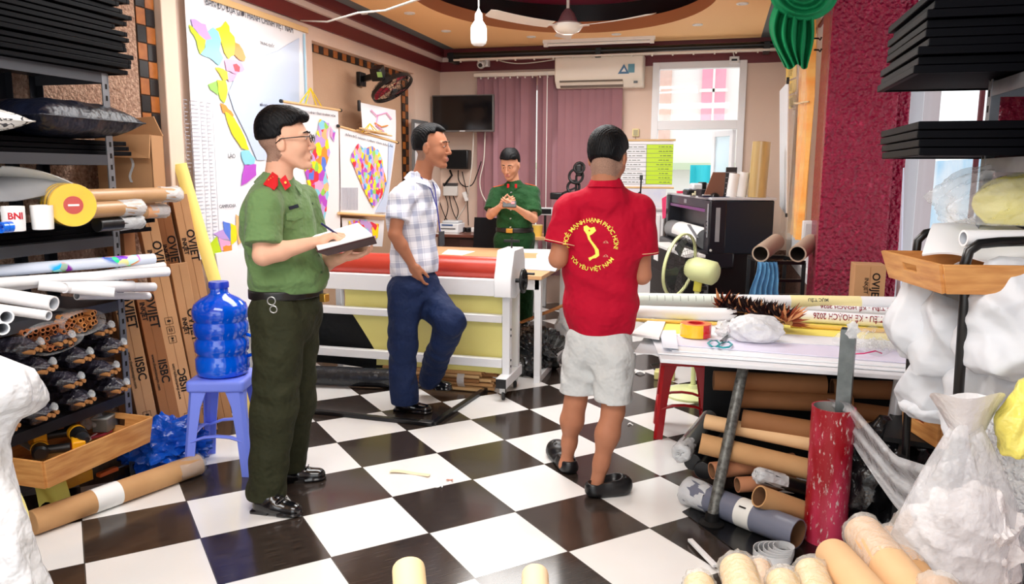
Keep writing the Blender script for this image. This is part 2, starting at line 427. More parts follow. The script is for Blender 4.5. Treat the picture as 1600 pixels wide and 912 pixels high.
# bands on the cornice
for nm, zz, m_, off in (('trim_band_low', (2.52, 2.622), maroon, .02), ('trim_band_mid', (2.622, 2.665), beige, .05), ('trim_band_high', (2.665, 2.75), maroon, .08)):
    mb = MB(); mb.bb((XL, YF, zz[0]), (XL+off, YB, zz[1])); mb.bb((XL, YB-off, zz[0]), (XR, YB, zz[1])); mb.bb((XR-off, 5.5, zz[0]), (XR, YB, zz[1]))
    struct(nm, mb, m_)
# ceiling: grey cove border, dropped orange panel with elliptical recess
OX0, OX1, OY1 = -2.83, .32, 8.14
mb = MB()
mb.bb((XL-.3, YF, ZC), (OX0, YB+.25, ZC+.3)); mb.bb((OX1, YF, ZC), (2.3, YB+.25, ZC+.3)); mb.bb((OX0, OY1, ZC), (OX1, YB+.25, ZC+.3), mat('cove_dark', (40, 44, 46), .5))
struct('ceiling', mb, cove)
EC = V((-1.2, 6.0)); EA, EB = 1.14, 1.52
mb = MB(); n = 72; inner = []; outer = []
for k in range(n):
    a = 2*pi*k/n; dx, dy = cos(a), sin(a); inner.append((EC.x+EA*dx, EC.y+EB*dy))
    tx = ((OX1-EC.x) if dx > 0 else (EC.x-OX0))/max(abs(dx), 1e-6); ty = ((OY1-EC.y) if dy > 0 else (EC.y-YF))/max(abs(dy), 1e-6); t = min(tx, ty)
    outer.append((EC.x+dx*t, EC.y+dy*t))
for c in ((OX0, OY1), (OX1, OY1), (OX0, YF), (OX1, YF)):
    k = min(range(n), key=lambda i: (outer[i][0]-c[0])**2+(outer[i][1]-c[1])**2); outer[k] = c
vs = [(x, y, ZC-.012) for x, y in outer]+[(x, y, ZC-.012) for x, y in inner]; fs = [(k, (k+1) % n, (k+1) % n+n, k+n) for k in range(n)]
mb.add(vs, fs)
mb.add([(x, y, ZC-.012) for x, y in outer]+[(x, y, ZC+.3) for x, y in outer], [(k, (k+1) % n, (k+1) % n+n, k+n) for k in range(n)])
rim = mat('recess_rim', (196, 128, 84), .6)
mb.add([(x, y, ZC-.012) for x, y in inner]+[(x, y, ZC+.09) for x, y in inner], [(k, (k+1) % n, (k+1) % n+n, k+n) for k in range(n)], rim)
struct('ceiling_panel', mb, orange, normals=False, smooth=30)
mb = MB()
i2 = [(EC.x+(x-EC.x)*1.08, EC.y+(y-EC.y)*1.06) for x, y in inner]
mb.add([(x, y, ZC+.09) for x, y in inner]+[(x, y, ZC+.09) for x, y in i2]+[(x, y, ZC+.26) for x, y in i2], [(k, (k+1) % n, (k+1) % n+n, k+n) for k in range(n)]+[(k+n, (k+1) % n+n, (k+1) % n+2*n, k+2*n) for k in range(n)], black)  # cove gap coloured black for the shade inside it
mb.add([(x, y, ZC+.26) for x, y in i2], [tuple(range(n))], mat('recess_maroon', (122, 20, 52), .35))
mb.bb((XL-.3, YF, ZC+.3), (2.3, YB+.25, ZC+.4))
struct('ceiling_recess', mb, black, normals=False, smooth=30)

# checker mosaic strips (bands of small square tiles)
def mosaic(name, n_u, n_v, o, du, dv, nrm, c1, c2, t=.012):
    mb = MB(); a = mat('mosaic_black', (24, 20, 22), .25); b = mat('mosaic_amber', (176, 104, 40), .3, noise=(25, (140, 74, 24), .6)); g = mat('mosaic_grout', (60, 40, 26), .8)
    o = V(o); du = V(du); dv = V(dv); nn = V(nrm)
    mb.poly([o, o+du*n_u, o+du*n_u+dv*n_v, o+dv*n_v], nn, t*.7, g)
    for i in range(n_u):
        for j in range(n_v):
            p = o+du*(i+.04)+dv*(j+.04); mb.poly([p, p+du*.92, p+du*.92+dv*.92, p+dv*.92], nn, t, a if (i+j) % 2 else b)
    struct(name, mb, a)
q0 = AX(229, 300, XL+.005); q1 = AX(257, 300, XL+.005); tw = (q1.y-q0.y)/2
mosaic('trim_mosaic_left', 2, 24, (XL, q0.y, .55), (0, tw, 0), (0, 0, (2.75-.55)/24), (1, 0, 0), 0, 0)
mosaic('trim_mosaic_panel_side', 2, 20, (XL-.085, PY1-.16, .9), (0, .08, 0), (0, 0, .0757), (1, 0, 0), 0, 0)
mosaic('trim_mosaic_panel_top', 26, 1, (XL-.085, PY0, PZ1-.06), (0, (PY1-PY0)/26, 0), (0, 0, .06), (1, 0, 0), 0, 0)
struct('wall_left_textured', MB().bb((XL, YF, 0), (XL+.02, q0.y-.02, ZC)), rough_wall)
struct('trim_pilaster_left', MB().bb((XL, q1.y+.01, 0), (XL+.05, AX(286, 200, XL+.05).y, 2.52)), mat('pilaster_cream', (232, 210, 190), .6), bev=.006)

# red pillars
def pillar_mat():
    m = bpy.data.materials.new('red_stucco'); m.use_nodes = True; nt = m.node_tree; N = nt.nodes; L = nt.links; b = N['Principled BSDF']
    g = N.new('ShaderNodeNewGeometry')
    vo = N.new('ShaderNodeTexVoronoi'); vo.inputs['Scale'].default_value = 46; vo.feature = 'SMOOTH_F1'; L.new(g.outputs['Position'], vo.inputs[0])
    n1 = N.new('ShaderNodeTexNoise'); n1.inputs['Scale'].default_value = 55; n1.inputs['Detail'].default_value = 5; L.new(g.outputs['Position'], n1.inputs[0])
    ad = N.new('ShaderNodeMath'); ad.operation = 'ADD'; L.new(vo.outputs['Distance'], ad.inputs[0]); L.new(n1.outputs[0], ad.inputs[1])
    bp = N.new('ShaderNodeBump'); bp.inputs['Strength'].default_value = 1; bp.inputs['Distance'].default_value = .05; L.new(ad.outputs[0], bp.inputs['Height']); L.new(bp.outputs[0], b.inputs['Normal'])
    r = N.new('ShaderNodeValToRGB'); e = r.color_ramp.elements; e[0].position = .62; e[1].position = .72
    e[0].color = (*lin((164, 12, 62)), 1); e[1].color = (*lin((206, 36, 88)), 1); e2 = e.new(.80); e2.color = (*lin((206, 36, 88)), 1); e3 = e.new(.83); e3.color = (*lin((235, 200, 210)), 1)  # palest stop paints sparkling glints into the red
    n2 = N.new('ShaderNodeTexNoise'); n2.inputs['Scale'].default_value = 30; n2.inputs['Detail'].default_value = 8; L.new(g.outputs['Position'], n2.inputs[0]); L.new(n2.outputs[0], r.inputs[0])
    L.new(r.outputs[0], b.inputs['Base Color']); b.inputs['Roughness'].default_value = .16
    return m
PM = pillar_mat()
a = AY(1283, 300, 4.95); b_ = AY(1393, 300, 4.95)
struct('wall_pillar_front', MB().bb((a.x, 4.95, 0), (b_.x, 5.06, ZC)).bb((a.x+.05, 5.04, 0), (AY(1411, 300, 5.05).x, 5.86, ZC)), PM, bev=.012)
a2 = AY(1557, 200, 3.4)
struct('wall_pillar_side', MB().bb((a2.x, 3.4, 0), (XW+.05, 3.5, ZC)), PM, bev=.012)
print('pillar', a, b_, a2)

# window_1, the back window (parts: frame, sash, panes)
wf = thing('window_1', '', 'window', (-.25, YB, WZ0)); del wf['label']; del wf['category']; wf['kind'] = 'structure'
fm = mat('window_frame_white', (238, 238, 240), .3)
def frame(mb, x0, x1, z0, z1, y0, y1, t):
    mb.bb((x0, y0, z0), (x0+t, y1, z1)); mb.bb((x1-t, y0, z0), (x1, y1, z1)); mb.bb((x0+t, y0, z0), (x1-t, y1, z0+t)); mb.bb((x0+t, y0, z1-t), (x1-t, y1, z1)); return mb
zt = 1.965
mb = frame(MB(), WX0, WX1, WZ0, WZ1, YB-.03, YB+.06, .07); mb.bb((WX0+.07, YB-.03, zt-.09), (WX1-.07, YB+.06, zt))
obj('frame', mb, fm, wf, bev=.004)
glass = bpy.data.materials.new('clear_glass'); glass.use_nodes = True
nt = glass.node_tree; nt.nodes.clear(); o1 = nt.nodes.new('ShaderNodeOutputMaterial'); mxs = nt.nodes.new('ShaderNodeMixShader'); t_ = nt.nodes.new('ShaderNodeBsdfTransparent'); g_ = nt.nodes.new('ShaderNodeBsdfGlossy'); g_.inputs['Roughness'].default_value = .02
mxs.inputs[0].default_value = .06; nt.links.new(t_.outputs[0], mxs.inputs[1]); nt.links.new(g_.outputs[0], mxs.inputs[2]); nt.links.new(mxs.outputs[0], o1.inputs[0])
obj('upper_pane', MB().bb((WX0+.07, YB+.01, zt), (WX1-.07, YB+.016, WZ1-.07)), glass, wf)
# open casement leaf swinging outwards on the right
hx = WX1-.09; a1 = radians(60); lw = .42
R = Matrix.Rotation(pi-a1, 3, 'Z')
def leaf(mb, u0, u1, z0, z1, t0=-.02, t1=.02):
    c = R @ V(((u0+u1)/2, (t0+t1)/2, 0)); return mb.box((hx+c.x, YB+.07+c.y, (z0+z1)/2), (u1-u0, t1-t0, z1-z0), R)
mb = MB(); leaf(mb, 0, .06, WZ0+.07, zt-.09); leaf(mb, lw-.06, lw, WZ0+.07, zt-.09); leaf(mb, .06, lw-.06, WZ0+.07, WZ0+.13); leaf(mb, .06, lw-.06, zt-.15, zt-.09)
sash = obj('sash', mb, fm, wf, bev=.004)
mb = MB(); leaf(mb, .06, lw-.06, WZ0+.13, zt-.15, -.003, .003)
obj('sash_pane', mb, mat('frosted_glass', (214, 236, 246), .25, alpha=.6), sash)
wf = thing('window_4', '', 'window', ((BX0+BX1)/2, YB, BZ0)); del wf['label']; del wf['category']; wf['kind'] = 'structure'
mb = frame(MB(), BX0, BX1, BZ0, BZ1, YB+.05, YB+.12, .05); mb.bb(((BX0+BX1)/2-.03, YB+.05, BZ0+.05), ((BX0+BX1)/2+.03, YB+.12, BZ1-.05)); obj('frame', mb, fm, wf); obj('pane', MB().bb((BX0+.05, YB+.08, BZ0+.05), (BX1-.05, YB+.086, BZ1-.05)), glass, wf)
# window_2: glass door in the right wall
wf = thing('window_2', '', 'window', (XW, 4.9, 0)); del wf['label']; del wf['category']; wf['kind'] = 'structure'
mb = MB()
for y0, y1 in ((4.0, 4.09), (5.76, 5.85)): mb.bb((XW-.02, y0, 0), (XW+.08, y1, 2.7))
mb.bb((XW-.02, 4.09, 2.62), (XW+.08, 5.76, 2.7)); mb.bb((XW-.02, 4.09, 0), (XW+.08, 5.76, .5)); mb.bb((XW-.005, 4.28, .5), (XW+.018, 4.30, 2.62), mat('dark_red_frame', (96, 30, 40), .4))
obj('frame', mb, mat('window_frame_grey', (206, 208, 214), .3, metal=.2), wf, bev=.004)
obj('pane', MB().bb((XW+.02, 4.09, .5), (XW+.026, 5.76, 2.62)), glass, wf)
# right rear opening frame (window_3)
wf = thing('window_3', '', 'window', (XR, 6.4, .62)); del wf['label']; del wf['category']; wf['kind'] = 'structure'
mb = MB(); yA, yBb = 5.5, 7.5
mb.bb((XR-.03, yA, .62), (XR+.06, yA+.09, 2.62)); mb.bb((XR-.03, yBb-.07, .62), (XR+.06, yBb, 2.62)); mb.bb((XR-.03, yA+.09, 2.54), (XR+.06, yBb-.07, 2.62)); mb.bb((XR-.03, yA+.09, .62), (XR+.06, yBb-.07, .70)); mb.bb((XR-.02, 6.45, .7), (XR+.05, 6.5, 2.54))
obj('frame', mb, fm, wf, bev=.004)
obj('pane', MB().bb((XR+.02, yA+.09, .7), (XR+.026, yBb-.07, 2.54)), glass, wf)

# recessed downlights: in the orange panel
dl = None
for px, py in ((640, 20), (697, 48), (830, 57), (963, 53), (1090, 38), (1160, 5), (566, 20)):
    p = AZ(px, py, ZC-.012)
    if dl is None:
        t = thing('ceiling_downlight', 'small recessed downlight in the orange ceiling near the oval recess', 'downlight', (p.x, p.y, ZC-.02), 'recessed downlights in the orange ceiling')
        obj('bezel', MB().lathe([(.032, .008), (.045, .008), (.047, .004), (.045, 0), (.030, 0), (.030, .008)], (p.x, p.y, ZC-.02)), white, t)
        obj('lens', MB().lathe([(.0, .004), (.030, .006)], (p.x, p.y, ZC-.02)), mat('downlight_lens', (250, 246, 236), .3), t); dl = t
    else:
        c = dl.copy(); COL.objects.link(c); c.location = (p.x, p.y, ZC-.02)
        for ch in dl.children: d = ch.copy(); COL.objects.link(d); d.parent = c
# ================================================================== people
FH = V((sin(YAW), cos(YAW), 0)); RH = V((cos(YAW), -sin(YAW), 0))
def PH(px, py, dh): d = ray(px, py); return CAM + d*(dh/d.dot(FH))
def rot(v, axis, a): return Quaternion(V(axis).normalized(), a) @ V(v)
def skin_mat(name, c, c2): return mat(name, c, .55, noise=(9, c2, .6), bump=(160, .08, .002))

def hand(S, wrist, d, n, t, curl, thumb=None, sc=1., spread=.0):
    """d: towards the fingers, n: way the palm faces, t: thumb side"""
    d = V(d).normalized(); n = V(n); n = (n-d*n.dot(d)).normalized(); t0 = d.cross(n); t = t0 if t0.dot(V(t)) > 0 else -t0
    w = V(wrist); q = sc
    for o in (.028, .009, -.010, -.028):
        S.cap(w+d*.012*q+t*o*.55*q, w+d*.088*q+t*o*q, .0135*q, .0115*q, .012)
    S.ell(w+d*.05*q+t*.022*q+n*.008*q, [.017*q]*3, None, .015)
    S.ell(w+d*.045*q-t*.02*q+n*.007*q, [.016*q]*3, None, .015)
    tips = []
    for i, (o, ln) in enumerate(zip((.028, .009, -.010, -.028), (.072, .080, .074, .058))):
        p = w+d*.090*q+t*o*q; a = 0; dd = rot(d, n, (spread*(1.5-i)/1.5)*(1 if t == t0 else -1)*-1)
        c = curl[i] if isinstance(curl[0], (list, tuple)) else curl
        for j, (fr, r0, r1) in enumerate(((.46, .0092, .0086), (.30, .0084, .0078), (.24, .0078, .0066))):
            a = c[j]; ax = dd.cross(n); dd = rot(dd, ax, a); e = p+dd*ln*fr*q
            S.cap(p, e, r0*q, r1*q, .004); p = e; 
            n_ = n
        tips.append(p)
    if thumb is None: thumb = (.75, .5, .4)
    b = w+d*.022*q+t*.026*q+n*.008*q; td = (d*thumb[0]+t*thumb[1]+n*thumb[2]).normalized()
    S.cap(w+d*.02*q+t*.012*q, b, .014*q, .013*q, .01); e = b+td*.036*q; S.cap(b, e, .0128*q, .0105*q, .008)
    td2 = (td+d*.35+n*.15).normalized(); e2 = e+td2*.03*q; S.cap(e, e2, .0100*q, .0088*q, .004); e3 = e2+(td2+d*.2).normalized()*.022*q; S.cap(e2, e3, .0088*q, .0074*q, .003)
    return tips, e3

class Head:
    def __init__(s, c, f, up=(0, 0, 1), sc=1.0):
        s.c = V(c); s.f = V(f).normalized(); u = V(up); s.l = u.cross(s.f).normalized(); s.u = s.f.cross(s.l); s.q = sc
        s.R = np.array([[s.f[i], s.l[i], s.u[i]] for i in range(3)])
    def P(s, a, b, c): return s.c+(s.f*a+s.l*b+s.u*c)*s.q
    def shape(s, S, ears=True):
        P, q, R = s.P, s.q, s.R
        S.ell(P(-.012, 0, .030), np.array((.093, .074, .083))*q, R, .01)
        S.ell(P(.028, 0, -.015), np.array((.060, .060, .082))*q, R, .03)
        for g in (-1, 1):
            S.cap(P(-.005, g*.050, -.045), P(.058, g*.018, -.092), .020*q, .017*q, .025)
            S.ell(P(.048, g*.034, -.028), np.array((.030, .026, .028))*q, R, .02)
            S.ell(P(.088, g*.031, .010), np.array((.014, .019, .011))*q, R, .010, 'sub')
            S.ell(P(.073, g*.030, .008), np.array((.013, .016, .012))*q, R, .004)
            S.cap(P(.084, g*.012, .024), P(.070, g*.046, .024), .0085*q, .007*q, .010)
            S.cap(P(.0845, g*.019, .0135), P(.077, g*.043, .0125), .0032*q, .0028*q, .003)
            S.ell(P(.094, g*.011, -.031), np.array((.009, .008, .007))*q, R, .005)
            if ears:
                e = P(-.006, g*.076, -.006); S.ell(e, np.array((.017, .008, .031))*q, R, .006); S.ell(P(-.003, g*.085, -.004), np.array((.009, .006, .019))*q, R, .004, 'sub')
                S.cap(P(.004, g*.074, -.006), P(.002, g*.072, -.03), .007*q, .006*q, .006)
        S.cap(P(.086, 0, .016), P(.106, 0, -.026), .0075*q, .0105*q, .008)
        S.ell(P(.076, 0, -.094), np.array((.017, .018, .015))*q, R, .015)
        S.ell(P(.078, 0, -.058), np.array((.016, .026, .020))*q, R, .012)
        S.cap(P(.0905, -.017, -.0585), P(.0905, .017, -.0585), .0052*q, None, .004)
        S.cap(P(.089, -.015, -.0670), P(.089, .015, -.0670), .0060*q, None, .004)
        S.cap(P(.099, -.022, -.0625), P(.099, .022, -.0625), .0022*q, None, .002, None, 'sub')
    def box(s, m=.14): return [s.c[i]-m for i in range(3)], [s.c[i]+m for i in range(3)]

def hair_obj(H, style, parent, m):
    lo, hi = H.box(.15); S = SDF(lo, hi, .0028); P, q, R = H.P, H.q, H.R
    top = style.get('top', 0)
    S.ell(P(-.010, 0, .046+top*.4), np.array((.104, .083, .080+top))*q, R, .01)
    S.ell(P(-.034, 0, .010), np.array((.074, .0755, .086))*q, R, .02)
    if style.get('quiff'): S.ell(P(.055, 0, .094), np.array((.045, .062, .026))*q, R, .02)
    # clear the face, the ears and the neck
    fh = style.get('hairline', .066)
    S.box(P(.12, 0, fh-.14), (.075*q, .12*q, .14*q), R, .03, .012, 'sub')
    S.box(P(.062, 0, fh-.165), (.06*q, .12*q, .15*q), R, .02, .015, 'sub')
    for g in (-1, 1):
        S.box(P(.01, g*.10, -.075), (.035*q, .045*q, .085*q), R, .02, .01, 'sub')
        if style.get('recede'): S.ell(P(.088, g*.045, .085), np.array((.05, .022, .040))*q, R, .012, 'sub')
    S.box(P(-.05, 0, style.get('nape', -.06)-.1), (.1*q, .12*q, .1*q), R, .01, .015, 'sub')
    S.ell(P(-.012, 0, .028), np.array((.086, .070, .078))*q, R, .002, 'sub')
    c = np.array(H.c); F_ = np.array(H.f); L_ = np.array(H.l); U_ = np.array(H.u)
    def wv(X, Y, Z):
        a = (X-c[0])*F_[0]+(Y-c[1])*F_[1]+(Z-c[2])*F_[2]; b = (X-c[0])*L_[0]+(Y-c[1])*L_[1]+(Z-c[2])*L_[2]; u = (X-c[0])*U_[0]+(Y-c[1])*U_[1]+(Z-c[2])*U_[2]
        return .0010*np.sin(b*620+a*90+2*np.sin(a*110))*np.sin(u*200+a*230)+.0008*np.sin(a*330+b*500+u*190)
    S.warp(wv)
    return sdf_obj('hair', S, m, parent)

def face_parts(H, parent, skin_dark, brow=True):
    P, q = H.P, H.q
    ew = mat('eye_white', (228, 222, 216), .25); ei = mat('eye_iris', (28, 18, 14), .2); bm_ = mat('brow_hair', (30, 24, 22), .8)
    for g in (-1, 1):
        mb = MB(); R = Matrix((H.f, H.l, H.u)).transposed()
        def ball(c, r, m_, mb=mb):
            prof = [(r[0]*sin(pi*k/10), -r[0]*cos(pi*k/10)) for k in range(11)]
            t = MB().lathe([(max(a, 0), b) for a, b in prof], (0, 0, 0), 16)
            mb.add([V(c)+R @ V((x*r[1]/r[0], y*r[2]/r[0], z*r[3]/r[0])) for x, y, z in t.v], t.f, m_)
        ball(P(.0765, g*.030, .0070), (.01, .0115, .0125, .0058), ew); ball(P(.0838, g*.029, .0070), (.01, .0050, .0058, .0050), ei)
        obj('eye', mb, ew, parent, smooth=180)
        if brow: obj('eyebrow', MB().tube([P(.093, g*.013, .030), P(.092, g*.028, .034), P(.078, g*.046, .029)], [.0028*q, .0034*q, .0018*q], 8), bm_, parent, smooth=180)

def shoe(name, heel, toe, h, m, parent, croc=False, rise=.055, lab=None):
    heel = V(heel); toe = V(toe); heel.z = toe.z = h; d = (toe-heel).normalized(); l = V((0, 0, 1)).cross(d); L = (toe-heel).length
    R = np.array([[d[i], l[i], (0, 0, 1)[i]] for i in range(3)])
    lo = [min(heel[i], toe[i])-.09 for i in range(3)]; hi = [max(heel[i], toe[i])+.09 for i in range(3)]; lo[2] = h-.01; hi[2] = h+.15
    S = SDF(lo, hi, .0035); z = V((0, 0, 1))
    if croc:
        S.cap(heel+d*.04+z*.02, heel+d*(L-.06)+z*.022, .046, .056, .02, ((0, 0, 1), .55)); S.cap(heel+d*.03+z*.045, heel+d*.10+z*.045, .040, .046, .02, ((0, 0, 1), .8))
        S.ell(heel+d*(L-.075)+z*.045, (.078, .058, .044), R, .02)
        S.cap(heel+d*.045+z*.10, heel+d*.125+z*.10, .034, .038, .008, ((0, 0, 1), 1.5), 'sub')
        S.cap(heel+d*.035+z*.062, heel+d*.035+z*.12, .030, .036, .006, None, 'sub')
        for i in range(3):
            for g in (-1, 1): S.ell(heel+d*(L-.10+.028*i)+l*g*.022+z*.086, (.006, .006, .012), None, .002, 'sub')
    else:
        S.cap(heel+d*.035+z*.03, heel+d*.10+z*.04, .036, .040, .02); S.cap(heel+d*.10+z*.03, heel+d*(L-.045)+z*.024, .042, .036, .03, ((0, 0, 1), .8))
        S.cap(heel+d*.05+z*.05, heel+d*.06+z*.08, .038, .040, .02)
        S.box(heel+d*(L*.36)+z*.006, (L*.36, .038, .010), R, .004, .01); S.cap(heel+d*.13+z*.008, heel+d*(L-.045)+z*.008, .045, .040, .005, ((0, 0, 1), .3))
        S.box(heel+d*.105+z*.004, (.022, .08, .010), R, .003, .004, 'sub')
        S.cap(heel+d*(L-.1)+l*.05+z*.062, heel+d*(L-.1)-l*.05+z*.062, .006, None, .006, None, 'sub')
    S.plane((0, 0, h), (0, 0, -1), .002)
    o = sdf_obj(name, S, m, parent)
    if not croc:
        mb = MB()
        for i in range(3):
            c = heel+d*(.115+.016*i)+z*(.083-.007*i); mb.tube([c-l*.018-z*.003, c+z*.004, c+l*.018-z*.003], .0022, 6)
        obj('laces', mb, black, o)
    return o

def collar(name, c, f, m, parent, r0=.066, r1=.09, drop=.045, tilt=.02, tip=.045, open_=.5, up=(0, 0, 1)):
    """turned down shirt collar: c = centre of neck at the top of the collar"""
    f = V(f).normalized(); u = V(up); l = u.cross(f).normalized()
    def fn(a, b):
        ang = open_*.5+(2*pi-open_)*a; s = cos(ang)   # 1 at the front
        fr = max(0, s)**6
        r = r0+(r1-r0)*b**.8; dz = -drop*b-tilt*(s*.5+.5)*1.2-fr*tip*b
        return V(c)+f*cos(ang)*(r*1.02+fr*.012*b)+l*sin(ang)*r*.95+u*dz
    return obj(name, MB().grid(fn, 40, 5, thick=.0045), m, parent, smooth=60)

FADE = mat('short_cropped_hair', (176, 138, 118), .8, noise=(260, (120, 94, 82), .7))
def pick_head(H, fade=(-.050, .03), fr=-.008):
    lp = np.array(H.P(.097, 0, -.063)); c0 = np.array(H.c); F_, L_, U_ = (np.array(x) for x in (H.f, H.l, H.u))
    def fn(c):
        d = c-c0; a = d@F_; b = d@L_; u = d@U_; r = np.zeros(len(c), int)
        near = np.linalg.norm(d, axis=1) < .16
        f_ = near & (u > fade[0]+np.clip(a, -.03, .02)*.9) & (u < .09) & (a < fr+np.clip(u, 0, .1)*.25) & (np.abs(b) < .076+np.where(u > .0, .01, -.002))
        r[f_] = 2; r[np.linalg.norm(d-(lp-c0), axis=1) < .021] = 1
        r[(np.linalg.norm(d-(lp-c0), axis=1) < .022) & (np.abs(u+.063) > .012)] = 0
        return r
    return fn
def sleeve(S, sh, el, cut, r0, r1, k=.03, f2=1.0):
    T = SDF(S.lo, S.lo+S.vox, S.vox); T.n = S.n; T.ax = S.ax; T.d = np.full(S.n, .5, np.float32); sh = V(sh); el = V(el)
    T.cap(sh, sh.lerp(el, f2), r0, r1, 0); d = (el-sh).normalized()
    T.warp(wrinkle(.003, 40, 31, 35)); T.plane(sh.lerp(el, cut), d, .004)
    h = np.clip(.5+.5*(T.d-S.d)/k, 0, 1); S.d = T.d*(1-h)+S.d*h-k*h*(1-h)
def wrinkle(amp, f1=38, f2=23, z1=30):
    def fn(X, Y, Z):
        a = X+.35*Y; b = Y-.3*X
        return amp*(np.sin(f1*a+14*Z+2.2*np.sin(9*Z+7*b))*np.sin(z1*Z+f2*b+1.5*np.sin(11*a))+.5*np.sin(2.1*f1*b-1.7*z1*Z+3*np.sin(13*Z+5*a)))
    return fn
def bounds(pts, m): a = np.array([list(p) for p in pts]); return a.min(0)-m, a.max(0)+m

# ------------------------------------------------------------------ officer writing in a notebook, seen from his right side
G1 = mat('uniform_green_light', (104, 134, 84), .8, noise=(5, (96, 125, 77), .6), bump=(9, .9, .05, 3), sheen=.1)
G2 = mat('uniform_trousers_dark', (48, 50, 31), .8, noise=(4, (40, 41, 25), .6), bump=(8, .9, .05, 3))
SK1 = skin_mat('skin_fair', (224, 176, 148), (214, 160, 134)); SK2 = skin_mat('skin_tan', (186, 126, 96), (168, 110, 82)); SK3 = skin_mat('skin_medium', (206, 152, 122), (192, 138, 110))
LIP = mat('lips', (186, 112, 100), .45); HAIR = mat('hair_black', (5, 5, 8), .5, spec=.18, bump=(400, .5, .003), stretch=(1, 1, .25)); SHOE = mat('black_leather', (12, 12, 16), .18, coat=.5); BELT = mat('belt_black', (16, 14, 14), .35); GOLD = mat('brass', (214, 168, 78), .3, metal=.9)
RED = mat('insignia_red', (206, 30, 40), .5); STEEL = mat('steel', (190, 190, 190), .3, metal=1)

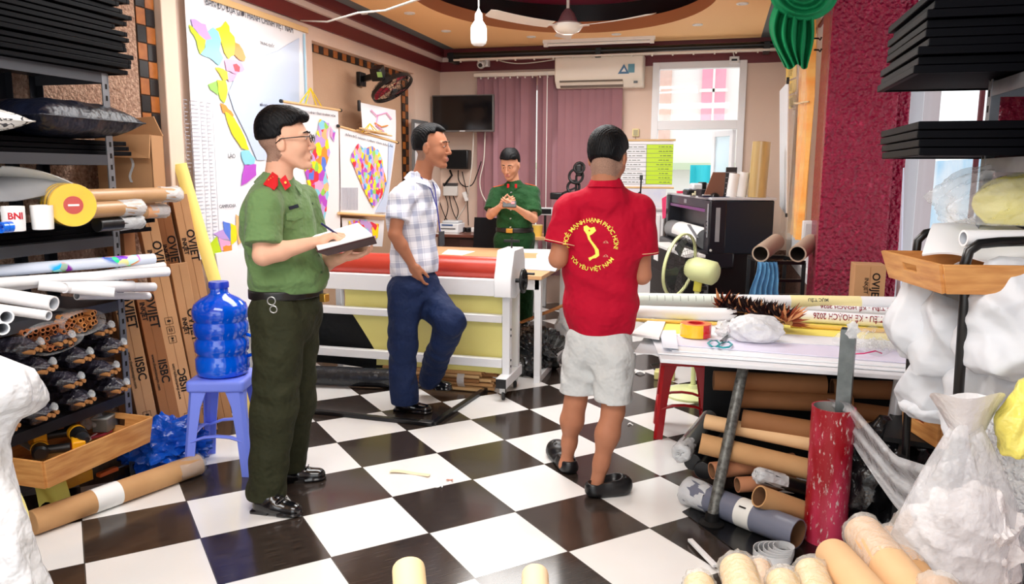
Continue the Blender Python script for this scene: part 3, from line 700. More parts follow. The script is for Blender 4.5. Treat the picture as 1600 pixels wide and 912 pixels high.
def officer_writing():
    F = V((.966, -.259, 0)).normalized(); Lf = V((0, 0, 1)).cross(F); Z = V((0, 0, 1))
    root = PH(440, 790, 3.26); root.z = 0
    t = thing('person', 'man in light green short-sleeved uniform shirt and glasses, standing in profile writing in a notebook', 'person', root)
    H = Head(PH(446, 222, 3.25), RH*.985+FH*.10+Z*.07, (0, 0, 1), 1.06)
    shR, shL = PH(413, 318, 3.10), PH(474, 312, 3.42); neck = PH(434, 286, 3.26)
    elR, wrR = PH(411, 399, 3.03), PH(489, 379, 3.10); elL, wrL = PH(498, 412, 3.42), PH(530, 404, 3.24)
    pel = PH(448, 470, 3.26); chest = PH(436, 345, 3.26)
    lo, hi = bounds([H.c, shR, shL, elR, wrR, wrL, pel], .14); hi[2] = H.c.z+.15
    S = SDF(lo, hi, .0036); H.shape(S)
    S.cap(H.P(-.025, 0, -.05), neck-Z*.02, .052, .060, .02); S.cap(neck-Z*.03, chest, .07, .10, .03); S.cap(chest, pel, .10, .10, .03)
    S.cap(neck-Z*.04, shR-Z*.01, .045, .042, .03); S.cap(neck-Z*.04, shL, .045, .042, .03)
    for s_, e_, w_ in ((shR, elR, wrR), (shL, elL, wrL)):
        m_ = e_.lerp(w_, .35); S.cap(s_, e_, .046, .040, .02); S.cap(e_, m_, .040, .041, .01); S.cap(m_, w_, .041, .026, .012, (Z, .9))
    hd = (RH*.92+Z*.34+FH*.1); 
    tips, th = hand(S, wrR, hd, RH*.2-Z*.9+FH*.1, RH*.2+Z*.3+FH*.9, [(.5, .9, .5), (.7, 1.0, .6), (.9, 1.1, .6), (1.0, 1.1, .6)], (.7, .5, .55))
    hand(S, wrL, RH*.9-FH*.1+Z*.15, Z, -FH, (.25, .35, .3), (.6, .7, .2))
    lp = H.P(.097, 0, -.063)
    sdf_obj('body', S, SK1, t, mats=[LIP, FADE], pick=pick_head(H))
    hair_obj(H, dict(top=.016, quiff=True, hairline=.072, nape=.012, side=.03), t, HAIR); face_parts(H, t, SK1)
    # glasses
    mb = MB(); P = H.P
    for g in (-1, 1):
        mb.tube([P(.104+.000*abs(cos(a)), g*.032+.024*cos(a), .008+.016*sin(a)) for a in [2*pi*k/20 for k in range(20)]], .0022, 6, closed=True)
        mb.tube([P(.103, g*.056, .013), P(.070, g*.074, .013), P(.0, g*.084, .010), P(-.022, g*.082, -.006)], .0024, 6)
    mb.tube([P(.104, -.009, .012), P(.108, 0, .014), P(.104, .009, .012)], .002, 6)
    g = obj('glasses', mb, mat('glasses_frame', (14, 14, 16), .2), t, smooth=180)
    # shirt
    lo, hi = bounds([shR, shL, elR, pel, neck], .2); lo[2] = pel.z-.02
    S = SDF(lo, hi, .005); Rm = np.array([[F[i], Lf[i], Z[i]] for i in range(3)])
    S.ell(PH(436, 350, 3.26), (.125, .185, .20), Rm, .03); S.ell(PH(447, 425, 3.26), (.140, .175, .17), Rm, .06); S.ell(PH(462, 432, 3.25), (.125, .13, .11), Rm, .05)
    S.cap(neck-Z*.035-F*.015, shR-Z*.01, .058, .060, .04); S.cap(neck-Z*.035-F*.015, shL-Z*.01, .058, .060, .04)
    S.warp(wrinkle(.0060, 26, 17, 22)); S.plane((0, 0, pel.z+.045), (0, 0, -1), .01)
    sleeve(S, shR, elR, .80, .066, .078); sleeve(S, shL, elL, .72, .064, .074)
    S.cap(neck-Z*.06, neck+Z*.015, .085, .064, .03); S.cap(neck-Z*.005, neck+Z*.12, .052, .056, .004, None, 'sub')
    sh = sdf_obj('shirt', S, G1, t)
    bvh = BVHTree.FromPolygons([sh.matrix_world @ v.co + V((0, 0, 0)) for v in sh.data.vertices], [tuple(p.vertices) for p in sh.data.polygons])
    off = wpos(sh)
    def hit(px, py, dh=3.0):
        d_ = ray(px, py); r_ = bvh.ray_cast(CAM-off, d_.normalized()); r2 = r_[0]
        return (r2+off, r_[1]) if r2 else (PH(px, py, dh), -FH)
    collar('collar', neck+Z*.042, F, G1, t, .060, .096, .034, .030, .030, .7)
    def patch(name, pts, m_, th=.003, dh=3.05, lift=.002, parent=t):
        ps = [hit(*p, dh) for p in pts]; n = sum((q[1] for q in ps), V((0, 0, 0))).normalized()
        if n.dot(FH) > 0: n = -n
        return obj(name, MB().poly([q[0]+n*lift for q in ps], n, th, m_), m_, parent)
    ep = patch('epaulette', [(411, 290), (425, 271), (434, 277), (434, 292), (428, 299)], RED, .004, lift=.006)
    mb = MB(); a = hit(417, 288); b = hit(430, 280); n = -FH*.9+Z*.3
    mb.tube([a[0]+n*.019, b[0]+n*.019], .0028, 6)
    for k in (.25, .5, .75): p = a[0].lerp(b[0], k)+n*.020; mb.tube([p-Z*.010-RH*.006, p+Z*.010+RH*.006], .0024, 6)
    obj('epaulette_bars', mb, mat('gold_thread', (238, 196, 90), .4, metal=.4), ep)
    def ctab(pts, dh=3.16):
        ps = [PH(x, y, dh) for x, y in pts]; return obj('collar_tab', MB().poly(ps, -FH, .003, RED), RED, t)
    c = ctab([(437, 281), (446, 273), (455, 290), (446, 297)], 3.165)
    obj('collar_tab_badge', MB().tube([PH(446, 285, 3.158), PH(446, 285, 3.153)], .005, 14), GOLD, c)
    # name badge, pocket, placket with buttons
    patch('name_badge', [(450, 323), (464, 319), (466, 324), (452, 328)], mat('badge_dark', (26, 34, 48), .3), .003)
    fl = patch('chest_pocket', [(446, 336), (470, 329), (472, 352), (460, 358), (444, 356)], G1, .002, lift=.001); patch('pocket_flap', [(445, 334), (471, 327), (472, 339), (459, 345), (446, 344)], G1, .004, lift=.003, parent=fl)
    mb = MB()
    for y in (318, 345, 372, 399, 425):
        q = hit(488+(y-318)*.13, y); obj('button', MB().tube([q[0], q[0]+q[1]*(.004 if q[1].dot(FH) < 0 else -.004)], .0055, 10), mat('button_green', (60, 92, 52), .3), t)
    # belt, trousers
    S = SDF([pel.x-.25, pel.y-.25, pel.z-.06], [pel.x+.25, pel.y+.25, pel.z+.12], .005)
    S.ell(pel+Z*.03, (.139, .168, .5), Rm, .01); S.plane((0, 0, pel.z+.062), (0, 0, 1), .003); S.plane((0, 0, pel.z+.022), (0, 0, -1), .003)
    bl = sdf_obj('belt', S, BELT, t)
    bc = PH(507, 465, 3.20); obj('belt_buckle', MB().box(bc, (.03, .03, .034), Matrix.Rotation(atan2(F.y, F.x), 3, 'Z')), GOLD, bl, bev=.003)
    hR, kR, aR = PH(437, 505, 3.17), PH(429, 640, 3.16), PH(416, 768, 3.13)
    hL, kL, aL = PH(462, 505, 3.36), PH(462, 632, 3.40), PH(453, 733, 3.44)
    lo, hi = bounds([hR, hL, kR, aR, aL, pel], .17); hi[2] = pel.z+.05; S = SDF(lo, hi, .005)
    S.ell(pel-Z*.03, (.134, .172, .15), Rm, .03); S.cap(hR, kR, .108, .094, .05); S.cap(kR, aR, .092, .080, .03); S.cap(hL, kL, .100, .084, .05); S.cap(kL, aL, .084, .068, .03)
    S.plane((0, 0, pel.z+.03), (0, 0, 1), .004); S.warp(wrinkle(.0050, 20, 13, 15)); S.plane((0, 0, .052), (0, 0, -1), .004)
    tr = sdf_obj('trousers', S, G2, t)
    # handcuff-like key ring at the belt, pocket seam
    k0 = PH(424, 470, 3.03); mb = MB()
    for z0, rr in ((0, .016), (-.034, .014)): mb.tube([k0+RH*(rr*cos(a)-z0*.2)+Z*(rr*sin(a)+z0) for a in [2*pi*k/16 for k in range(16)]], .0028, 6, closed=True)
    obj('key_ring', mb, STEEL, t, smooth=180)
    shoe('shoe', AZ(397, 797), AZ(474, 806), 0, SHOE, t); shoe('shoe', AZ(432, 752), AZ(512, 747), 0, SHOE, t)
    # pen and notebook are things of their own
    pa = PH(502, 349, 3.08); pb = PH(527, 366, 3.12); pn = thing('pen', 'dark blue pen in the writing hand of the man in green', 'pen', tuple(pb))
    obj('barrel', MB().cyl(pa, pb, .0045, 12), mat('pen_blue', (24, 32, 84), .3), pn); obj('tip', MB().cyl(pb, pb+(pb-pa).normalized()*.012, .004, 10, .001), STEEL, pn)
    A, B = PH(497, 391, 3.02), PH(582, 369, 3.10); C = PH(560, 351, 3.36); D = PH(487, 372, 3.28)
    nb = thing('notebook', 'open notebook with white pages and dark cover held by the man in green', 'notebook', tuple((A+B+C+D)/4-Z*.02))
    n = (B-A).cross(D-A).normalized(); n = n if n.z > 0 else -n
    obj('pages', MB().poly([A, B, C, D], n, .009), mat('paper_white', (244, 244, 242), .6), nb); e = .006
    ce = (A+B+C+D)/4; Q = [ce+(p-ce)*1.05-n*.0045 for p in (A, B, C, D)]
    obj('cover', MB().poly(Q, n, .004), mat('cover_maroon', (60, 22, 24), .4), nb)
    obj('left_cover_flap', MB().poly([Q[0]-n*.001, Q[1]-n*.001, Q[1]-n*.03-F*.02+Lf*.03, Q[0]-n*.02+Lf*.05], n, .003), mat('cover_maroon', (60, 22, 24), .4), nb)
officer_writing()
# ------------------------------------------------------------------ other people
def arms(S, side, sk=1.0):
    Z = V((0, 0, 1))
    for s_, e_, w_ in side:
        m_ = e_.lerp(w_, .35); S.cap(s_, e_, .046*sk, .038*sk, .02); S.cap(e_, m_, .039*sk, .040*sk, .012); S.cap(m_, w_, .040*sk, .026*sk, .012, (Z, .9))
def plaid_mat():
    m = bpy.data.materials.new('plaid_cotton'); m.use_nodes = True; nt = m.node_tree; N = nt.nodes; L = nt.links; b = N['Principled BSDF']; b.inputs['Roughness'].default_value = .8
    g = N.new('ShaderNodeNewGeometry')
    def dot(v):
        n = N.new('ShaderNodeVectorMath'); n.operation = 'DOT_PRODUCT'; L.new(g.outputs['Position'], n.inputs[0]); n.inputs[1].default_value = v; return n.outputs['Value']
    def mt(op, a, c=None):
        n = N.new('ShaderNodeMath'); n.operation = op
        for i, q in enumerate((a, c)):
            if q is None: continue
            if isinstance(q, (int, float)): n.inputs[i].default_value = q
            else: L.new(q, n.inputs[i])
        return n.outputs[0]
    def band(v, per, off, wd): return mt('LESS_THAN', mt('FRACT', mt('ADD', mt('MULTIPLY', v, 1/per), off)), wd)
    u = dot((RH.x*.9+.2, RH.y, .12)); z = dot((-.06, 0, 1))
    tot = None
    for v in (u, z):
        for per, off, wd, wt in ((.072, 100.2, .34, .36), (.072, 100.86, .05, .4), (.072, 100.70, .05, .25)):
            x = mt('MULTIPLY', band(v, per, off, wd), wt); tot = x if tot is None else mt('ADD', tot, x)
    r = N.new('ShaderNodeValToRGB'); e = r.color_ramp.elements; e[0].position = 0; e[1].position = 1; e[0].color = (*lin((236, 238, 246)), 1); e[1].color = (*lin((140, 150, 182)), 1)
    L.new(tot, r.inputs[0]); L.new(r.outputs[0], b.inputs['Base Color'])
    return m
def trousers(t, m, pel, Rm, rr, legs, top, hems, wr=.005, name='trousers'):
    pts = [pel]+[p for l in legs for p in l[:3]]; lo, hi = bounds(pts, .19); hi[2] = top+.03; S = SDF(lo, hi, .005); Z = V((0, 0, 1))
    S.ell(pel-Z*.02, rr, Rm, .03)
    for h, k, a, r0, r1, r2 in legs: S.cap(h, k, r0, r1, .045); S.cap(k, a, r1*.98, r2, .02)
    S.plane((0, 0, top), (0, 0, 1), .004); S.warp(wrinkle(wr, 22, 15, 17))
    for (p, n) in hems:
        q = [p[i]-.14 for i in range(3)]; r = [p[i]+.14 for i in range(3)]; S.plane(p, n, .004, q, r)
    return sdf_obj(name, S, m, t)

def man_in_plaid():
    Z = V((0, 0, 1)); F = (RH*.88-FH*.47).normalized(); Lf = Z.cross(F); Rm = np.array([[F[i], Lf[i], Z[i]] for i in range(3)])
    root = AZ(648, 640, 0); t = thing('person', 'man in light plaid short-sleeved shirt and navy trousers, one hand in his pocket', 'person', root)
    H = Head(PH(674, 230, 4.48), RH*.96-FH*.22-Z*.04, (0, 0, 1), 1.05)
    shR, shL, neck = PH(627, 308, 4.33), PH(670, 300, 4.66), PH(657, 279, 4.5)
    elR, wrR, elL, wrL = PH(617, 366, 4.27), PH(644, 413, 4.33), PH(664, 372, 4.74), PH(672, 420, 4.64)
    pel, chest = PH(648, 444, 4.48), PH(645, 335, 4.5)
    lo, hi = bounds([H.c, shR, shL, elR, wrR, wrL, pel], .13); hi[2] = H.c.z+.15
    S = SDF(lo, hi, .0042); H.shape(S)
    S.cap(H.P(-.025, 0, -.05), neck-Z*.02, .050, .056, .02); S.cap(neck-Z*.03, chest, .06, .09, .03); S.cap(chest, pel, .09, .09, .03)
    S.cap(neck-Z*.04, shR-Z*.01, .04, .04, .03); S.cap(neck-Z*.04, shL, .04, .04, .03)
    arms(S, ((shR, elR, wrR), (shL, elL, wrL)), .95)
    hand(S, wrR, -Z*.85+RH*.25+FH*.22, Lf, F, (.3, .4, .3), (.8, .3, .3)); hand(S, wrL, -Z, -Lf, F, (.4, .5, .4))
    lp = H.P(.097, 0, -.063)
    sdf_obj('body', S, SK2, t, mats=[LIP, FADE], pick=pick_head(H))
    hair_obj(H, dict(top=.004, hairline=.088, nape=-.02, recede=True), t, HAIR); face_parts(H, t, SK2)
    PL = plaid_mat(); lo, hi = bounds([shR, shL, elR, pel, neck], .2); S = SDF(lo, hi, .005)
    S.ell(PH(644, 340, 4.5), (.118, .185, .22), Rm, .03); S.ell(PH(647, 410, 4.49), (.128, .165, .20), Rm, .06)
    S.cap(neck-Z*.035-F*.015, shR-Z*.01, .052, .056, .04); S.cap(neck-Z*.035-F*.015, shL-Z*.01, .052, .056, .04)
    S.warp(wrinkle(.0065, 24, 17, 20)); S.plane(PH(640, 430, 4.4), -Z+F*.12, .008)
    sleeve(S, shR, elR, .62, .064, .072); sleeve(S, shL, elL, .62, .062, .07)
    S.cap(neck-Z*.06, neck+Z*.015, .080, .060, .03); S.cap(neck-Z*.005, neck+Z*.12, .049, .054, .004, None, 'sub')
    sdf_obj('shirt', S, PL, t); collar('collar', neck+Z*.042, F, PL, t, .056, .094, .036, .034, .030, .7)
    mb = MB(); c = neck+Z*.0; mb.tube([c+Lf*.055+F*.03+Z*.02, c+F*.085+Lf*.02+Z*-.05, c+F*.112-Z*.16, c+F*.132-Z*.30], .0035, 6)
    mb.tube([c-Lf*.055+F*.04+Z*.01, c+F*.085-Z*.06-Lf*.02, c+F*.114-Z*.17, c+F*.133-Z*.30], .0035, 6)
    ly = obj('lanyard', mb, mat('lanyard_blue', (50, 56, 140), .5), t)
    obj('badge_holder', MB().box(c+F*.142-Z*.34, (.006, .055, .085), Matrix.Rotation(atan2(F.y, F.x), 3, 'Z')), mat('badge_smoke', (40, 40, 48), .2), ly, bev=.002)
    hR, kR, aR = PH(634, 458, 4.38), PH(629, 540, 4.40), PH(631, 622, 4.42)
    hL, kL, aL = PH(660, 458, 4.58), PH(704, 502, 4.36), PH(672, 590, 4.74)
    NV = mat('navy_trousers', (28, 44, 82), .75, noise=(5, (22, 36, 70), .6), bump=(8, .9, .05, 3))
    trousers(t, NV, pel, Rm, (.128, .165, .15), [(hR, kR, aR-Z*.02, .100, .086, .080), (hL, kL, aL, .102, .088, .074)], pel.z+.11, [((aR+V((0, 0, -.03))), V((0, 0, -1))), (aL+(aL-kL).normalized()*.03, (aL-kL))], .006)
    shoe('shoe', AZ(618, 640), AZ(676, 646), 0, SHOE, t)
    h = PH(655, 612, 4.80); tt = PH(708, 615, 4.74); shoe('shoe', (h.x, h.y, 0), (tt.x, tt.y, 0), .062, SHOE, t)
    obj('sock', MB().tube([aL+V((0, 0, -.045)), aL+(kL-aL)*.2], [.040, .045], 16), mat('sock_white', (224, 222, 216), .8), t)
man_in_plaid()

REDSHIRT = mat('red_polo_cloth', (188, 4, 44), .8, noise=(3, (168, 2, 38), .6), bump=(6, .9, .06, 3))
def man_in_red():
    Z = V((0, 0, 1)); F = (FH*.945+RH*.33).normalized(); Lf = Z.cross(F); Rm = np.array([[F[i], Lf[i], Z[i]] for i in range(3)])
    root = AZ(915, 760, 0); t = thing('person', 'man in red polo shirt and light grey shorts, standing with his back to the viewer', 'person', root)
    H = Head(PH(950, 246, 3.42), F*.9+RH*.12-Z*.35, (F*.30+Z*.95), 1.04)
    shL, shR, neck = PH(890, 326, 3.42), PH(1000, 328, 3.42), PH(946, 292, 3.40)
    elL, wrL, elR, wrR = PH(872, 404, 3.40), PH(900, 398, 3.66), PH(1003, 430, 3.42), PH(985, 402, 3.68)
    chest, pel = PH(942, 365, 3.46), PH(936, 528, 3.46)
    hL, kL, aL = PH(910, 560, 3.50), PH(899, 628, 3.50), PH(886, 716, 3.56)
    hR, kR, aR = PH(960, 560, 3.40), PH(958, 642, 3.37), PH(932, 756, 3.31)
    lo, hi = bounds([H.c, shR, shL, elR, elL, wrR, wrL, aL, aR], .12); hi[2] = H.c.z+.15; lo[2] = 0
    S = SDF(lo, hi, .0045); H.shape(S)
    S.cap(H.P(-.035, 0, -.05), neck-Z*.02, .055, .064, .02); S.cap(neck-Z*.03, chest, .06, .09, .03); S.cap(chest, pel, .09, .10, .03)
    S.cap(neck-Z*.04, shR-Z*.01, .04, .04, .03); S.cap(neck-Z*.04, shL, .04, .04, .03)
    arms(S, ((shR, elR, wrR), (shL, elL, wrL)), 1.05)
    hand(S, wrR, F*.8-RH*.5+Z*.3, -RH*.5-F*.3, Z, (.7, .8, .5)); hand(S, wrL, F*.8+RH*.5+Z*.3, RH*.5-F*.3, Z, (.7, .8, .5))
    for h, k, a in ((hL, kL, aL), (hR, kR, aR)):
        c = k.lerp(a, .30)-F*.014; S.cap(h, k, .075, .047, .03); S.cap(k, c, .044, .047, .04); S.cap(c, k.lerp(a, .72), .047, .033, .05); S.cap(k.lerp(a, .7), a, .033, .030, .03); S.ell(a-Z*.03-F*.012, (.036, .034, .036), None, .015)
        S.cap(a-Z*.035, a+F*.10-Z*.06, .034, .026, .02)
    sdf_obj('body', S, SK2, t, mats=[LIP, FADE], pick=pick_head(H, (-.075, 0))); hair_obj(H, dict(top=.004, hairline=.06, nape=-.035), t, HAIR)
    lo, hi = bounds([shR, shL, elR, elL, pel, neck], .16); S = SDF(lo, hi, .005)
    S.ell(PH(936, 378, 3.45), (.128, .196, .23), Rm, .03); S.ell(PH(939, 470, 3.46), (.130, .170, .25), Rm, .08)
    S.cap(neck-Z*.03, shR-Z*.005, .058, .058, .05); S.cap(neck-Z*.03, shL-Z*.005, .058, .058, .05)
    S.warp(wrinkle(.0055, 19, 14, 17)); S.plane(PH(940, 531, 3.34), -Z+RH*.03, .01)
    sleeve(S, shL, elL, .72, .066, .082); sleeve(S, shR, elR, .68, .066, .080)
    S.cap(neck-Z*.06, neck+Z*.005, .088, .068, .03); S.cap(neck-Z*.01, neck+Z*.12, .056, .060, .004, None, 'sub')
    sh = sdf_obj('shirt', S, REDSHIRT, t)
    o = collar('collar', neck+Z*.036, F, REDSHIRT, t, .064, .082, .034, .008, .02, .5)
    c = neck+Z*.003
    mb = MB()
    for dz, rr in ((.003, .0795), (.010, .077)): mb.tube([c+Z*dz+F*cos(a)*rr*1.02+Lf*sin(a)*rr*.95-Z*.008*(cos(a)*.5+.5) for a in [radians(40+280*k/30) for k in range(31)]], .0012, 5)
    obj('collar_stripes', mb, mat('piping_pale', (244, 200, 160), .6), o)
    for s_, e_, cut in ((shL, elL, .72), (shR, elR, .68)):
        d = (e_-s_).normalized(); cc = s_.lerp(e_, cut-.035); x = d.orthogonal().normalized(); y = d.cross(x); r_ = .066+(.016 if s_ is shL else .014)*cut+.0012
        obj('sleeve_piping', MB().tube([cc+x*cos(a)*r_+y*sin(a)*r_ for a in [2*pi*k/40 for k in range(40)]], .0016, 5, closed=True), mat('piping_pale', (244, 200, 160), .6), sh)
    bvh = BVHTree.FromPolygons([v.co for v in sh.data.vertices], [tuple(p.vertices) for p in sh.data.polygons]); off = wpos(sh)
    cx = PH(921, 383, 3.3); YL = mat('print_yellow', (246, 232, 96), .5); X = -Lf; 
    def onback(u, v, lift=.0022):
        o_ = cx+X*u+Z*v-F*.3; r_ = bvh.ray_cast(o_-off, F); return (r_[0]+off-F*lift) if r_[0] else o_+F*.2
    def flat2back(vs, fs, mb, m_, sub=True):
        bm = bmesh.new(); bv = [bm.verts.new((x, y, 0)) for x, y in vs]
        for f in fs:
            try: bm.faces.new([bv[i] for i in f])
            except Exception: pass
        bmesh.ops.triangulate(bm, faces=bm.faces)
        for _ in range(3):
            e = [e for e in bm.edges if e.calc_length() > .012]
            if e: bmesh.ops.subdivide_edges(bm, edges=e, cuts=1); bmesh.ops.triangulate(bm, faces=bm.faces)
        bm.verts.ensure_lookup_table(); bm.verts.index_update()
        mb.add([onback(v.co.x, v.co.y) for v in bm.verts], [tuple(v.index for v in f.verts) for f in bm.faces], m_); bm.free()
    mb = MB(); 
    def arc(txt, a0, a1, R_, size, below=False):
        # advance by glyph widths
        ws = []
        for ch in txt:
            if ch == ' ': ws.append((None, size*.32)); continue
            vs, fs = text_mesh(ch, size, 0, 'CENTER', .0003); xs = [v.x for v in vs]; ws.append(((vs, fs), max(xs)-min(xs)+size*.15))
        tot = sum(w_ for _, w_ in ws); pos = 0
        for g_, w_ in ws:
            f_ = (pos+w_/2)/tot; pos += w_; a = radians(a0+(a1-a0)*f_)
            if g_ is None: continue
            vs, fs = g_; ca, sa = cos(a), sin(a); mid = (max(v.x for v in vs)+min(v.x for v in vs))/2
            out = []
            for v in vs:
                x, y = v.x-mid, v.y
                if not below: rx, ry = x*sa+ (R_+y)*ca, -x*ca+(R_+y)*sa
                else: rx, ry = -x*sa+(R_-y)*ca, x*ca+(R_-y)*sa
                out.append((rx, ry))
            flat2back(out, fs, mb, YL)
    arc('KHOẺ MẠNH HẠNH PHÚC HƠN!', 190, -10, .104, .0258)
    arc('TÔI YÊU VIỆT NAM', 212, 328, .108, .0258, True)
    obj('slogan_print', mb, YL, sh, smooth=0)
    k = 1/365.
    vn = [(903, 352), (908, 350), (914, 354), (921, 352), (924, 358), (919, 363), (914, 366), (917, 373), (923, 380), (929, 388), (930, 397), (925, 401), (920, 402), (915, 406), (913, 401), (918, 399), (924, 395), (923, 388), (918, 380), (912, 372), (909, 364), (904, 358)]
    mb = MB(); flat2back([((x-917)*k, -(y-380)*k) for x, y in vn], [tuple(range(len(vn)))], mb, YL); 
    mp = obj('map_print', mb, YL, sh, smooth=0)
    mb = MB(); st = [((913-917)*k+(.006 if i % 2 == 0 else .0025)*sin(i*pi/5), 22*k+(.006 if i % 2 == 0 else .0025)*cos(i*pi/5)) for i in range(10)]
    mb.add([onback(x, y, .0035) for x, y in st], [tuple(range(10))]); obj('star_print', mb, RED, mp, smooth=0)
    for yy in (378, 400):
        mb = MB()
        for dx, rr in ((-.004, .004), (.003, .007), (.008, .004)): mb.tube([onback((939-917)*k+dx+rr*cos(a), -(yy-382)*k-.004+rr*1.6*sin(a), .0015) for a in [pi*j/6 for j in range(7)]], .0006, 4)
        obj('small_print', mb, mat('print_pale', (244, 200, 170), .6), sh)
    SHT = mat('shorts_grey', (206, 208, 206), .8, noise=(4, (192, 194, 194), .6), bump=(9, .9, .04, 3))
    trousers(t, SHT, pel, Rm, (.120, .158, .13), [(hL, kL, kL.lerp(aL, .1), .092, .080, .080), (hR, kR, kR.lerp(aR, .1), .094, .082, .082)], pel.z+.06, [(PH(903, 612, 3.5), V((0, 0, -1))), (PH(958, 627, 3.37), V((0, 0, -1)))], .005, 'shorts')
    CR = mat('rubber_clog', (16, 16, 18), .35)
    shoe('clog', AZ(892, 742), AZ(866, 706), 0, CR, t, True); shoe('clog', AZ(918, 776), AZ(985, 766), 0, CR, t, True)
man_in_red()

G3 = mat('uniform_green_deep', (26, 74, 34), .8, noise=(5, (20, 60, 28), .6), bump=(8, .9, .05, 3), sheen=.1)
def officer_with_phone():
    Z = V((0, 0, 1)); F = (-FH*.96-RH*.2).normalized(); Lf = Z.cross(F); Rm = np.array([[F[i], Lf[i], Z[i]] for i in range(3)])
    root = PH(803, 470, 7.15); root.z = 0; t = thing('person', 'man in dark green uniform standing by the blinds looking down at a phone', 'person', root)
    H = Head(PH(797, 257, 7.08), F*.85-RH*.12-Z*.40, F*.25+Z, 1.08)
    neck, shR, shL = PH(803, 288, 7.14), PH(776, 303, 7.1), PH(832, 301, 7.16)
    elR, wrR, elL, wrL = PH(766, 336, 7.0), PH(782, 322, 6.86), PH(834, 342, 7.0), PH(805, 324, 6.84)
    chest, pel = PH(803, 325, 7.14), PH(804, 366, 7.14)
    lo, hi = bounds([H.c, shR, shL, elR, wrR, wrL, pel], .13); hi[2] = H.c.z+.15
    S = SDF(lo, hi, .005); H.shape(S)
    S.cap(H.P(-.025, 0, -.05), neck-Z*.02, .052, .058, .02); S.cap(neck-Z*.03, chest, .06, .09, .03); S.cap(chest, pel, .09, .09, .03)
    arms(S, ((shR, elR, wrR), (shL, elL, wrL)), .95)
    hand(S, wrR, F*.3+RH*.75+Z*.35, F*-.5+RH*.3+Z*.2, Z+F*.2, (.5, .7, .4), (.6, .4, .2)); hand(S, wrL, F*.3-RH*.75+Z*.35, F*-.5-RH*.3+Z*.2, Z+F*.2, (.5, .7, .4), (.6, .4, .2))
    sdf_obj('body', S, SK3, t, mats=[LIP, FADE], pick=pick_head(H)); hair_obj(H, dict(top=.014, hairline=.076, nape=.0), t, HAIR); face_parts(H, t, SK3)
    lo, hi = bounds([shR, shL, elR, elL, pel, neck], .17); S = SDF(lo, hi, .006)
    S.ell(PH(803, 320, 7.14), (.12, .185, .19), Rm, .03); S.ell(PH(804, 352, 7.14), (.128, .172, .16), Rm, .06)
    S.cap(neck-Z*.03, shR, .055, .058, .04); S.cap(neck-Z*.03, shL, .055, .058, .04); S.warp(wrinkle(.006, 20, 17, 20)); S.plane((0, 0, pel.z+.06), -Z, .01)
    sleeve(S, shR, elR, .78, .066, .076); sleeve(S, shL, elL, .80, .066, .078); S.cap(neck-Z*.06, neck+Z*.01, .085, .064, .03); S.cap(neck-Z*.005, neck+Z*.12, .052, .056, .004, None, 'sub')
    sh = sdf_obj('shirt', S, G3, t); collar('collar', neck+Z*.042, F, G3, t, .060, .094, .036, .030, .030, .7)
    for s_, sg in ((shR, 1), (shL, -1)):
        d = (neck-s_); d.z = 0; d.normalize(); obj('epaulette', MB().bar(s_+Z*.062+d*-.03, s_+Z*.085+d*.07, .045, .006), mat('shoulder_orange', (214, 88, 40), .5), t, bev=.002)
        obj('collar_tab', MB().box(neck+F*.085+Lf*sg*-.036-Z*.012, (.022, .004, .036), Matrix.Rotation(atan2(Lf.y, Lf.x)+sg*.3, 3, 'Z')), RED, t)
    for i in range(5): p = neck+F*(.128+.006*i)-Z*(.07+.078*i); obj('button', MB().tube([p-F*.03, p+F*.004], .006, 10), mat('button_silver', (200, 200, 196), .3, metal=.7), t)
    obj('name_badge', MB().box(neck+F*.132-Lf*.085-Z*.135, (.075, .006, .020), Matrix.Rotation(atan2(Lf.y, Lf.x), 3, 'Z')), mat('badge_dark', (26, 34, 48), .3), t)
    S = SDF([pel.x-.24, pel.y-.24, pel.z-.02], [pel.x+.24, pel.y+.24, pel.z+.1], .006); S.ell(pel+Z*.03, (.137, .176, .5), Rm, .01); S.plane((0, 0, pel.z+.065), Z, .003); S.plane((0, 0, pel.z+.022), -Z, .003)
    bl = sdf_obj('belt', S, BELT, t); obj('belt_buckle', MB().box(pel+F*.138+Z*.043-RH*.02, (.06, .012, .04), Matrix.Rotation(atan2(Lf.y, Lf.x), 3, 'Z')), GOLD, bl, bev=.003)
    def g(u, v, z): return root+F*u+Lf*v+Z*z
    trousers(t, G3, pel, Rm, (.132, .175, .14), [(g(0, .09, .8), g(.02, .10, .46), g(0, .11, .08), .10, .085, .075), (g(0, -.09, .8), g(.02, -.10, .46), g(0, -.11, .08), .10, .085, .075)], pel.z+.03, [(g(0, .11, .06), -Z), (g(0, -.11, .06), -Z)], .006)
    shoe('shoe', g(-.06, .11, 0), g(.2, .13, 0), 0, SHOE, t); shoe('shoe', g(-.06, -.11, 0), g(.2, -.13, 0), 0, SHOE, t)
    p = PH(796, 319, 6.80); ph = thing('phone', 'dark phone held in both hands by the man in dark green', 'phone', p)
    R = Matrix((RH, (Z*.8+FH*.6).normalized(), RH.cross((Z*.8+FH*.6).normalized()))).transposed()
    obj('case', MB().box(p, (.12, .065, .010), R), black, ph, bev=.003); obj('back_plate', MB().box(p+R @ V((.03, .01, .006)), (.03, .025, .003), R), mat('phone_pink', (170, 90, 96), .3), ph)
officer_with_phone()
